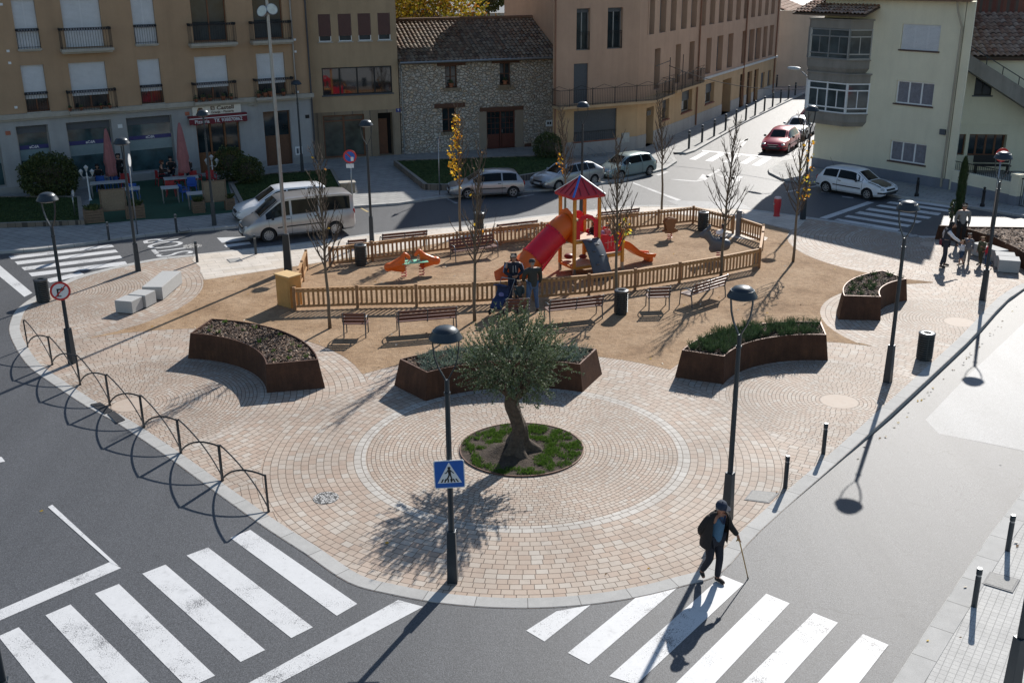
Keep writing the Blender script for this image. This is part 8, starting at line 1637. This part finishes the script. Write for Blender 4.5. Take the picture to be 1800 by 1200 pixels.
def person(label, loc, rz, H, pose, wear, group=None, female=False, child=False):
    """pose: joints in metres for a 1.75 m figure facing +x, y to its left; wear: materials"""
    k = H/1.75; t = empty('person', loc, rz, label, 'person', group); hs = 1.18 if child else 1.0
    J = dict(pelvis=(0, 0, .95), chest=(.0, 0, 1.28), neck=(.0, 0, 1.47), head=(.03, 0, 1.62), lsh=(0, .19, 1.41), rsh=(0, -.19, 1.41), lel=(-.02, .25, 1.13), rel=(-.02, -.25, 1.13), lwr=(.06, .25, .88), rwr=(.06, -.25, .88),
             lhip=(0, .10, .92), rhip=(0, -.10, .92), lkn=(.02, .11, .50), rkn=(.02, -.11, .50), lan=(-.02, .11, .08), ran=(-.02, -.11, .08), ltoe=(.15, .13, .03), rtoe=(.15, -.13, .03)); J.update(pose)
    J = {a: tuple(x*k for x in b) for a, b in J.items()}; f = k*(1.1 if child else 1.0)
    sk_ = wear.get('skin', SKN); hd = Vector(J['head']); nk = Vector(J['neck']); up = (hd-nk).normalized(); yaw = wear.get('yaw', 0); fw = Vector((math.cos(yaw), math.sin(yaw), 0)); fw = (fw-up*fw.dot(up)).normalized(); lf = up.cross(fw); hk = k*hs
    P = lambda a, b, c_: tuple(hd+fw*a*hk+lf*b*hk+up*c_*hk)
    head = [[(J['pelvis'], .13*f), (lerp(J['pelvis'], J['chest'], .45), .115*f), (J['chest'], .125*f), (lerp(J['chest'], J['neck'], .62), .11*f), (J['neck'], .052*f), (P(.0, 0, -.10), .05*hk), (P(.0, 0, -.02), .085*hk), (P(-.005, 0, .05), .092*hk), (P(-.01, 0, .105), .055*hk)],
            [(P(.0, 0, -.02), .085*hk), (P(.055, 0, -.055), .045*hk), (P(.078, 0, -.075), .025*hk)], [(P(.0, 0, -.02), .085*hk), (P(.085, 0, -.005), .020*hk), (P(.112, 0, -.014), .010*hk)]]
    limbs = []
    for s in 'lr':
        sh, el, wr_, hp, kn, an, toe = [J[s+q] for q in ('sh', 'el', 'wr', 'hip', 'kn', 'an', 'toe')]
        limbs.append([(lerp(J['chest'], J['neck'], .62), .11*f), (sh, .065*f), (lerp(sh, el, .5), .05*f), (el, .041*f), (lerp(el, wr_, .4), .038*f), (wr_, .026*f)])
        limbs.append([(J['pelvis'], .13*f), (hp, .098*f), (lerp(hp, kn, .5), .08*f), (kn, .056*f), (lerp(kn, an, .35), .055*f), (an, .036*f), (lerp(an, toe, .5), .036*f), (toe, .028*f)])
        # hand: palm, four fingers of unequal length and a thumb leaving the side of the palm
        w_ = Vector(wr_); dr = (w_-Vector(el)).normalized(); g = wear.get(s+'grip'); hdir = Vector(g).normalized() if g else (dr+Vector((.15, 0, -.1))).normalized(); side = hdir.cross(Vector((0, 1, 0) if abs(hdir.y) < .9 else (1, 0, 0))).normalized(); pn = hdir.cross(side).normalized(); pm = w_+hdir*.055*k
        limbs.append([(wr_, .026*f), (tuple(pm), .034*k)]); curl = .8 if g else .35
        for i, (o_, ln) in enumerate(((-.028, .062), (-.010, .072), (.010, .068), (.027, .052))):
            b0_ = pm+side*o_*k+hdir*.022*k; b1 = b0_+hdir*ln*.5*k-pn*ln*.15*k*curl*(1 if s == 'l' else -1); b2 = b1+hdir*ln*.35*k*(1-curl*.6)-pn*ln*.5*k*curl*(1 if s == 'l' else -1)
            limbs.append([(tuple(pm), .034*k), (tuple(b0_), .010*k), (tuple(b1), .0092*k), (tuple(b2), .0078*k)])
        th = pm-side*.03*k; limbs.append([(tuple(pm), .034*k), (tuple(th), .013*k), (tuple(th-side*.018*k+hdir*.028*k), .0105*k), (tuple(th-side*.02*k+hdir*.05*k), .009*k)])
    body = skinmesh('body', head+limbs, sk_, t, 2)
    # eyes and ears joined into the face as small parts
    ey = MB(); [ey.ball(P(.078, s*.031, .012), .0125*hk, 8, 6) for s in (-1, 1)]; ey.build('eyes', M('eye_dark', (.05, .04, .035), .2), body, smooth=True)
    ea = MB(); [ea.ball(P(.0, s*.092, 0), .028*hk, 8, 6, sc=(.6, .35, 1)) for s in (-1, 1)]; ea.build('ears', sk_, body, smooth=True)
    mo = MB(); mo.ball(P(.084, 0, -.048), .016*hk, 8, 5, sc=(.4, 1.2, .35)); mo.build('mouth', M('lips', (.28, .10, .08), .5), body, smooth=True)
    # clothes
    tl = wear.get('coat_len', .06); top = wear['top']; q0 = lerp(J['pelvis'], J['chest'], -.15-tl); bulk = wear.get('bulk', 1.0)
    torso = [[(q0, .155*f*bulk), (J['pelvis'], .152*f*bulk), (lerp(J['pelvis'], J['chest'], .45), .142*f*bulk), (J['chest'], .150*f*bulk), (lerp(J['chest'], J['neck'], .6), .118*f), (lerp(J['chest'], J['neck'], .93), .068*f)]]
    if wear.get('sleeves', 1):
        for s in 'lr': sh, el, wr_ = J[s+'sh'], J[s+'el'], J[s+'wr']; e_ = wear.get('sleeve_end', .97); torso.append([(lerp(J['chest'], J['neck'], .6), .118*f), (sh, .084*f*bulk), (lerp(sh, el, .5), .066*f*bulk), (el, .057*f*bulk)]+([(lerp(el, wr_, .5), .052*f*bulk), (lerp(el, wr_, e_), .042*f)] if e_ > .3 else []))
    skinmesh('top', torso, top, t, 2)
    if wear.get('sleeve_mat'):
        for s in 'lr': sh, el, wr_ = J[s+'sh'], J[s+'el'], J[s+'wr']; skinmesh('sleeve', [[(sh, .088*f), (lerp(sh, el, .5), .07*f), (el, .06*f), (lerp(el, wr_, .5), .055*f), (lerp(el, wr_, .95), .045*f)]], wear['sleeve_mat'], t, 2)
    if wear.get('trousers'):
        tr = []
        for s in 'lr': hp, kn, an = J[s+'hip'], J[s+'kn'], J[s+'an']; e_ = wear.get('leg_end', .98); tr.append([(J['pelvis'], .143*f), (hp, .112*f), (lerp(hp, kn, .5), .092*f), (kn, .072*f)]+([(lerp(kn, an, .5), .066*f), (lerp(kn, an, e_), .058*f)] if e_ > .3 else []))
        skinmesh('trousers', tr, wear['trousers'], t, 2)
    for s in 'lr': an, toe = Vector(J[s+'an']), Vector(J[s+'toe']); bk = an+(an-toe).normalized()*.05*k; skinmesh('shoe', [[((bk.x, bk.y, max(an.z-.03*k, .035*k)), .043*f), ((an.x, an.y, an.z-.02*k), .048*f), (tuple((an+toe)/2), .045*f), (tuple(toe), .036*f)]], wear.get('shoes', cloth('dark_shoe_leather', (.03, .024, .02))), t, 1)
    hk0 = hk; hk = hk*(.93 if wear.get('cap') else 1); P = lambda a, b, c_: tuple(hd+fw*a*hk0+lf*b*hk0+up*c_*hk0*(.55 if wear.get('cap') and c_ > 0 else 1))
    hm = wear.get('hair', cloth('dark_hair', (.022, .015, .01))); long_ = wear.get('long', 0)
    hr = [[(P(-.03, 0, .0), .088*hk), (P(-.055, 0, -.04), .06*hk), (P(-.055, 0, -.075), .042*hk)]] if wear.get('cap') else [[(P(-.02, 0, .03), .100*hk), (P(-.02, 0, .085), .092*hk), (P(-.02, 0, .125), .05*hk)], [(P(-.02, 0, .03), .100*hk), (P(-.055, 0, -.03), .07*hk), (P(-.06, 0, -.09), .045*hk)], [(P(-.02, 0, .085), .092*hk), (P(.045, 0, .088), .048*hk)]]
    if long_: hr.append([(P(-.06, 0, -.09), .045*hk), (P(-.075, 0, -.17), .07*hk), (P(-.08, 0, -.28), .05*hk)]); [hr.append([(P(-.02, 0, .03), .100*hk), (P(-.01, s*.075, -.03), .04*hk), (P(-.0, s*.08, -.13), .035*hk)]) for s in (-1, 1)]
    skinmesh('hair', hr, hm, t, 2); hk = hk0
    if wear.get('cap'):
        mb = MB(); mb.M = Matrix((( fw.x, lf.x, up.x, hd.x), (fw.y, lf.y, up.y, hd.y), (fw.z, lf.z, up.z, hd.z), (0, 0, 0, 1)))
        mb.lathe([(.103*hk, .025*hk), (.106*hk, .045*hk), (.101*hk, .085*hk), (.080*hk, .120*hk), (.045*hk, .137*hk), (0, .142*hk)], 20, (-.012*hk, 0, 0)); mb.ball((-.012*hk, 0, .142*hk), .01*hk, 6, 4)
        if wear.get('brim', 1): mb.add([(x*hk, y*hk, z*hk) for z in (.022, .032) for x, y in ((.05, -.085), (.11, -.075), (.16, -.04), (.17, 0), (.16, .04), (.11, .075), (.05, .085))], [tuple(range(7))[::-1], tuple(range(7, 14))]+[(i, (i+1) % 7, 7+(i+1) % 7, 7+i) for i in range(7)])
        mb.build('cap', wear['cap'], t, smooth=50)
    return t, J, k
def yawto(a, b): d = b-a; return math.atan2(d.y, d.x)
# the old man with a cane, walking toward the right and the viewer
NAVY = cloth('navy_cloth', (.015, .025, .06)); JAC = cloth('black_brown_jacket', (.018, .014, .013)); SWE = cloth('blue_sweater', (.06, .14, .23)); TRN = cloth('dark_navy_trousers', (.012, .014, .024)); GHR = cloth('grey_hair', (.28, .265, .25)); CAPB = cloth('navy_cap', (.02, .03, .055))
ml = G(1252, 1022); hm_ = yawto(ml, G(1310, 1075))
o, J, k = person('old man in navy cap, dark open jacket and blue sweater walking with a wooden cane', ml+Vector((0, 0, .0)), R(-62), 1.83,
    dict(pelvis=(-.02, 0, .93), chest=(.03, 0, 1.25), neck=(.07, 0, 1.44), head=(.12, 0, 1.585), lsh=(.02, .19, 1.38), rsh=(.02, -.18, 1.38), lel=(.04, .28, 1.13), lwr=(.17, .39, .93), rel=(-.10, -.26, 1.12), rwr=(-.24, -.14, .92),
         lhip=(-.02, .09, .91), rhip=(-.02, -.09, .91), lkn=(.06, .09, .49), lan=(.02, .09, .075), ltoe=(.20, .12, .03), rkn=(.0, -.09, .50), ran=(-.22, -.08, .14), rtoe=(-.12, -.10, .04)),
    dict(top=SWE, sleeves=0, trousers=TRN, hair=GHR, cap=CAPB, skin=SKT, yaw=.75, lgrip=(.25, .15, -1), bulk=1.03, coat_len=.02))
jk = JAC; f = k; Jt = J
# open jacket: sleeves, back and two front panels
ch = [[(lerp(Jt['chest'], Jt['neck'], .6), .11*f)]]
for s in 'lr': sh, el, wr_ = Jt[s+'sh'], Jt[s+'el'], Jt[s+'wr']; skinmesh('jacket_sleeve', [[(lerp(sh, Jt['chest'], .3), .085*f), (sh, .098*f), (lerp(sh, el, .5), .078*f), (el, .068*f), (lerp(el, wr_, .5), .06*f), (lerp(el, wr_, .93), .05*f)]], jk, o, 2)
nb = lerp(Jt['chest'], Jt['neck'], .62); skinmesh('jacket_yoke', [[(Jt['lsh'], .10*f), ((nb[0]-.05, nb[1], nb[2]+.01), .105*f), (Jt['rsh'], .10*f)]], jk, o, 2)
mb = MB(); vs = []; lv = [(.76, .23, .26, -.04), (.95, .225, .255, -.02), (1.1, .21, .245, .0), (1.25, .20, .245, .02), (1.36, .17, .235, .035), (1.44, .10, .17, .055), (1.50, .075, .095, .07)]; K = 20
for z, rx, ry, cx_ in lv:
    for j in range(K+1): a = R(48)+(2*PI-R(96))*j/K; vs.append(((cx_+rx*math.cos(a))*k, ry*math.sin(a)*k*(1+.03*math.sin(a*5+z*9)), z*k))
mb.add(vs, [(i*(K+1)+j, i*(K+1)+j+1, (i+1)*(K+1)+j+1, (i+1)*(K+1)+j) for i in range(len(lv)-1) for j in range(K)]); q_ = mb.build('jacket', jk, o, smooth=True, recalc=False); so_ = q_.modifiers.new('s', 'SOLIDIFY'); so_.thickness = .018; so_.offset = 0; sb_ = q_.modifiers.new('u', 'SUBSURF'); sb_.levels = 1; sb_.render_levels = 1
mb = MB(); [mb.bar(tuple(x*k for x in a), tuple(x*k for x in b), .035*k, .02*k) for a, b in (((.145, .08, 1.42), (.21, .0, 1.30)), ((.145, -.05, 1.42), (.21, .0, 1.30)))]; mb.build('shirt_collar', NAVY, o)
bpy.context.view_layer.update(); hw = o.matrix_world @ (Vector(J['lwr'])+Vector((.03, .01, -.075))*k); ct = empty('walking_cane', (0, 0, 0), 0, 'yellowish wooden walking cane in the old man\'s left hand', 'cane'); foot = G(1315, 1016)
d = (foot-hw); CANE = M('cane_wood', (.45, .27, .07), .5, 0, .3, 20); mb = MB(); hx = Vector((d.x, d.y, 0)).normalized(); mb.tube([hw-hx*.07+Vector((0, 0, .0)), hw-hx*.03+Vector((0, 0, .03)), hw+Vector((0, 0, .02)), hw+d*.06, hw+d*.97], [.012, .014, .014, .012, .010], 10); mb.build('shaft', CANE, ct, smooth=True); mb = MB(); mb.tube([hw+d*.965, foot], .015, 10); mb.build('rubber_tip', BLK, ct)
# two men, a boy and a pushchair at the fence
DKJ = cloth('dark_olive_jacket', (.035, .04, .035)); BJN = cloth('blue_jeans', (.07, .13, .24), .35); HOOD = cloth('dark_navy_hoodie', (.016, .02, .035)); STR_ = cloth('pale_blue_sleeve_panel', (.20, .27, .42)); GRC = cloth('grey_flat_cap', (.04, .042, .045)); BRH = cloth('brown_hair', (.05, .03, .018)); BLK2 = cloth('black_cloth', (.012, .012, .014))
p2 = G(936, 548); p1 = G(903, 537)
person('man in grey cap, dark jacket and blue jeans seen from behind at the fence', p2, R(112), 1.86, dict(lsh=(0, .21, 1.42), rsh=(0, -.21, 1.42), lel=(.03, .30, 1.15), rel=(.03, -.30, 1.15), lwr=(.22, .22, 1.0), rwr=(.12, -.30, .90), lkn=(.02, .14, .5), rkn=(.02, -.14, .5), lan=(-.02, .17, .08), ran=(-.02, -.17, .08), ltoe=(.14, .22, .03), rtoe=(.14, -.22, .03)), dict(top=DKJ, trousers=BJN, cap=GRC, brim=0, bulk=1.18, coat_len=.2, hair=GHR))
o, J, k = person('man in dark tracksuit top with pale sleeve panels facing the viewer behind the pushchair', p1, R(-80), 1.86, dict(lsh=(0, .21, 1.42), rsh=(0, -.21, 1.42), lel=(.06, .29, 1.16), rel=(.06, -.29, 1.16), lwr=(.25, .08, 1.08), rwr=(.25, -.06, 1.05), head=(.06, 0, 1.61)), dict(top=HOOD, trousers=NAVY, bulk=1.12, coat_len=.12, hair=cloth('short_grey_brown_hair', (.045, .036, .03)), lgrip=(.3, -1, -.1), rgrip=(.3, 1, 0)))
mb = MB(); [mb.bar((.175*k, s*.04*k, 1.40*k), (.20*k, s*.05*k, 1.18*k), .012, .012) for s in (-1, 1)]; mb.build('drawstrings', WS, o)
for s in 'lr': mb = MB(); sh, el = Vector(J[s+'sh']), Vector(J[s+'el']); oo = Vector((0, .075*k*(1 if s == 'l' else -1), 0)); mb.tube([sh+oo*.6, sh.lerp(el, .5)+oo*.7, el+oo*.6], .028*k, 8); mb.build('sleeve_panel', STR_, o, smooth=True)
person('small boy in dark printed sweater standing between the two men', G(913, 549), R(-75), 1.12, dict(lel=(.06, .24, 1.15), rel=(.06, -.24, 1.15), lwr=(.22, .12, 1.05), rwr=(.20, -.16, 1.0)), dict(top=cloth('dark_teal_sweater', (.03, .05, .055)), trousers=BLK2, hair=cloth('light_brown_hair', (.16, .10, .05)), bulk=1.15), child=True)
ps = empty('pushchair', G(882, 548), R(-115), 'navy blue pushchair with a baby at the fence', 'pushchair'); NV = cloth('navy_canvas', (.02, .035, .10))
mb = MB(); vs = []; K = 10
for i in range(7):
    a = R(-15+150*i/6)
    for j in range(K+1): y = -.24+.48*j/K; r_ = .36*(1-.12*(2*j/K-1)**2); vs.append((-.02-r_*math.sin(a)*.9+.12, y, .72+r_*math.cos(a)*.8))
mb.add(vs, [(i*(K+1)+j, i*(K+1)+j+1, (i+1)*(K+1)+j+1, (i+1)*(K+1)+j) for i in range(6) for j in range(K)]); o_ = mb.build('hood', NV, ps, smooth=True, recalc=False); q_ = o_.modifiers.new('s', 'SOLIDIFY'); q_.thickness = .02
mb = MB(); mb.add([(x, y, z) for y in (-.22, .22) for x, z in ((-.25, .85), (-.12, .45), (.22, .42), (.45, .22), (.48, .28), (.26, .50), (-.04, .55), (-.18, .9))], [tuple(range(8))[::-1], tuple(range(8, 16))]+[(i, (i+1) % 8, 8+(i+1) % 8, 8+i) for i in range(8)]); mb.build('seat', NV, ps)
mb = MB()
for y in (-.25, .25): mb.tube([(-.55, y, 1.05), (-.30, y, .80), (.40, y, .10)], .013, 6); mb.tube([(-.30, y, .12), (.10, y, .45), (.2, y, .5)], .013, 6)
mb.tube([(-.55, -.25, 1.05), (-.55, .25, 1.05)], .018, 8); mb.build('frame', GALV, ps)
for x, y in ((.42, -.24), (.42, .24), (-.30, -.27), (-.30, .27)): mb = MB(); mb.M = Matrix.Translation((x, y, .10)) @ Matrix.Rotation(PI/2, 4, 'X'); mb.lathe([(.05, -.02), (.1, -.02), (.1, .02), (.05, .02)], 16); mb.build('wheel', TYR, ps)
b = empty('baby', G(884, 546)+Vector((.0, .1, .52)), R(-100), 'baby in a lilac blanket lying in the navy pushchair', 'baby'); skin('body', [(0, 0, .0), (-.05, 0, .16), (-.08, 0, .28), (.14, .05, -.02), (.14, -.05, -.02)], [(0, 1), (1, 2), (0, 3), (0, 4)], [.09, .085, .07, .05, .05], SKN, b); mb = MB(); mb.ball((.05, 0, .05), .16, 12, 8, sc=(1.1, .9, .75)); mb.build('blanket', cloth('lilac_blanket', (.22, .22, .45)), b, smooth=True)
# the family at the right
Gf = lambda x, y: G(x, y)
WSH = cloth('white_shirt_cloth', (.62, .62, .66)); GRS_ = cloth('grey_shirt', (.20, .20, .20)); VST = cloth('dark_vest', (.025, .03, .045)); GRT = cloth('grey_trousers', (.20, .18, .17)); DRS = cloth('red_top', (.50, .02, .04)); OLV2 = cloth('olive_patterned_coat', (.10, .10, .05), .4)
person('young man in grey shirt and black trousers standing in front of the cypress', Gf(1686, 432), R(-100), 1.80, dict(lel=(-.04, .27, 1.13), rel=(-.04, -.27, 1.13), lwr=(.0, .25, .88), rwr=(.0, -.25, .88), head=(.07, 0, 1.60)), dict(top=GRS_, trousers=BLK2, bulk=1.05, coat_len=-.05))
person('woman with long dark hair, dark vest and white sleeves reaching to a child', Gf(1657, 469), R(-15), 1.84, dict(chest=(.04, 0, 1.27), neck=(.09, 0, 1.45), head=(.14, 0, 1.59), rel=(.22, -.26, 1.18), rwr=(.46, -.18, 1.02), lel=(-.08, .27, 1.16), lwr=(.0, .30, .92), lkn=(.06, .13, .5), rkn=(.0, -.13, .5), lan=(.06, .15, .08), ran=(-.10, -.14, .08), ltoe=(.24, .16, .03), rtoe=(.08, -.15, .03)), dict(top=VST, sleeve_mat=WSH, sleeve_end=.2, trousers=cloth('dark_jeans', (.022, .026, .04)), long=1, hair=BLK2, coat_len=.08, rgrip=(1, .2, -.5)))
tb_ = empty('handbag', Gf(1652, 468)+Vector((0, 0, .95)), .4, 'small dark red bag at the hip of the long-haired woman', 'bag'); mb = MB(); mb.box((0, 0, 0), (.12, .3, .22)); mb.build('body', cloth('dark_red_bag', (.12, .015, .03)), tb_, bevel=.03); mb = MB(); mb.tube([(0, -.1, .1), (0, -.05, .38), (0, .05, .38), (0, .1, .1)], .012, 6); mb.build('strap', BLK, tb_)
person('little child with brown hair in a white top holding the woman\'s hand', Gf(1688, 466), R(160), .98, dict(lel=(.18, .20, 1.25), lwr=(.30, .12, 1.42), lkn=(.08, .1, .5), rkn=(-.02, -.1, .5), ran=(-.16, -.11, .12), lan=(.1, .11, .08), ltoe=(.25, .12, .03)), dict(top=WSH, trousers=cloth('denim_shorts', (.03, .06, .12)), leg_end=.2, hair=cloth('golden_brown_hair', (.20, .11, .05))), child=True)
person('girl with dark fringe in grey vest and grey trousers beside the little child', Gf(1698, 464), R(-110), 1.22, dict(rel=(.06, -.24, 1.2), rwr=(.2, -.06, 1.36)), dict(top=cloth('grey_knit_vest', (.15, .15, .17)), trousers=GRT, hair=BLK2, long=0, sleeve_mat=None), child=True)
person('boy in olive patterned coat walking beside the street lamp at the right', Gf(1722, 466), R(-150), 1.12, dict(lel=(.12, .26, 1.2), lwr=(.28, .2, 1.25), lkn=(.1, .1, .5), lan=(.06, .1, .08), rkn=(-.04, -.1, .5), ran=(-.2, -.1, .12)), dict(top=OLV2, trousers=cloth('olive_trousers', (.06, .055, .03)), hair=cloth('golden_brown_hair', (.20, .11, .05)), coat_len=.15, bulk=1.15), child=True)
person('small child in a bright red top running past the street lamp', Gf(1733, 471), R(170), 1.0, dict(lkn=(.14, .1, .55), lan=(.05, .1, .2), rkn=(-.12, -.1, .5), ran=(-.36, -.1, .22), ltoe=(.18, .1, .14), rtoe=(-.42, -.1, .06), rwr=(.2, -.2, 1.1), lwr=(-.1, .25, 1.0)), dict(top=DRS, trousers=cloth('denim_shorts', (.03, .06, .12)), hair=BRH, bulk=1.1, long=1), child=True)
# child on the grey donkey; two children on the play tower
person('dark-haired child in white top sitting astride the grey spring donkey', G(1264, 456)+Vector((.05, .1, .28)), PI-.1, 1.25, dict(pelvis=(-.1, 0, .80), chest=(-.1, 0, 1.1), neck=(-.08, 0, 1.3), head=(-.05, 0, 1.46), lsh=(-.08, .17, 1.24), rsh=(-.08, -.17, 1.24), lel=(.08, .25, 1.08), rel=(.08, -.25, 1.08), lwr=(.3, .15, 1.12), rwr=(.3, -.15, 1.12), lhip=(-.08, .12, .76), rhip=(-.08, -.12, .76), lkn=(.26, .28, .72), rkn=(.26, -.28, .72), lan=(.30, .32, .34), ran=(.30, -.32, .34), ltoe=(.44, .34, .28), rtoe=(.44, -.34, .28)), dict(top=WSH, trousers=NAVY, leg_end=.2, hair=BLK2, long=1), child=True)
pw = bpy.data.objects['play_tower']; bpy.context.view_layer.update()
for xy, rz, m_c, lb, Hh in (((1.45, .45), -1.2, cloth('lilac_top', (.22, .2, .35)), 'child in a lilac top on the low deck of the play tower', .95), ((1.85, .62), -2.0, cloth('pale_pink_top', (.50, .28, .26)), 'child in a pale pink top on the low deck of the play tower', .92), ((1.35, .85), 2.0, BLK2, 'dark-haired child at the back of the play tower low deck', 1.05)):
    p = pw.matrix_world @ Vector((xy[0], xy[1], .73)); person(lb, p, rz, Hh, dict(lwr=(.2, .2, 1.15), rwr=(.2, -.2, 1.15)), dict(top=m_c, trousers=NAVY, hair=BRH), child=True)
# guests on the terrace
SITP = dict(pelvis=(0, 0, .55), chest=(.02, 0, .88), neck=(.05, 0, 1.08), head=(.09, 0, 1.23), lsh=(.02, .19, 1.01), rsh=(.02, -.19, 1.01), lel=(.12, .26, .80), rel=(.12, -.26, .80), lwr=(.36, .16, .78), rwr=(.36, -.16, .78), lhip=(0, .1, .52), rhip=(0, -.1, .52), lkn=(.42, .12, .52), rkn=(.42, -.12, .52), lan=(.40, .12, .08), ran=(.40, -.12, .08), ltoe=(.56, .13, .03), rtoe=(.56, -.13, .03))
for (p, rz, m_c, hr_, lb) in (((176, 333), -1.2, BLK2, BLK2, 'seated guest in black at the long left terrace table facing the street'), ((286, 326), .3, cloth('dark_brown_sweater', (.05, .03, .025)), cloth('auburn_hair', (.10, .035, .02)), 'seated auburn-haired guest in the leftmost red chair'), ((304, 318), -1.4, BLK2, BLK2, 'seated dark-haired guest behind the long right table'), ((334, 318), -1.8, cloth('dark_brown_sweater', (.05, .03, .025)), GHR, 'seated grey-haired guest by the right pink umbrella')):
    person(lb, G(*p, z=ZN)+Vector((0, 0, .01)), rz, 1.72, SITP, dict(top=m_c, trousers=TRN, hair=hr_))
person('person in black standing at the left terrace tables', G(214, 327, ZN)+Vector((0, 0, .01)), -1.5, 1.72, {}, dict(top=BLK2, trousers=BLK2, hair=BLK2, coat_len=.3))
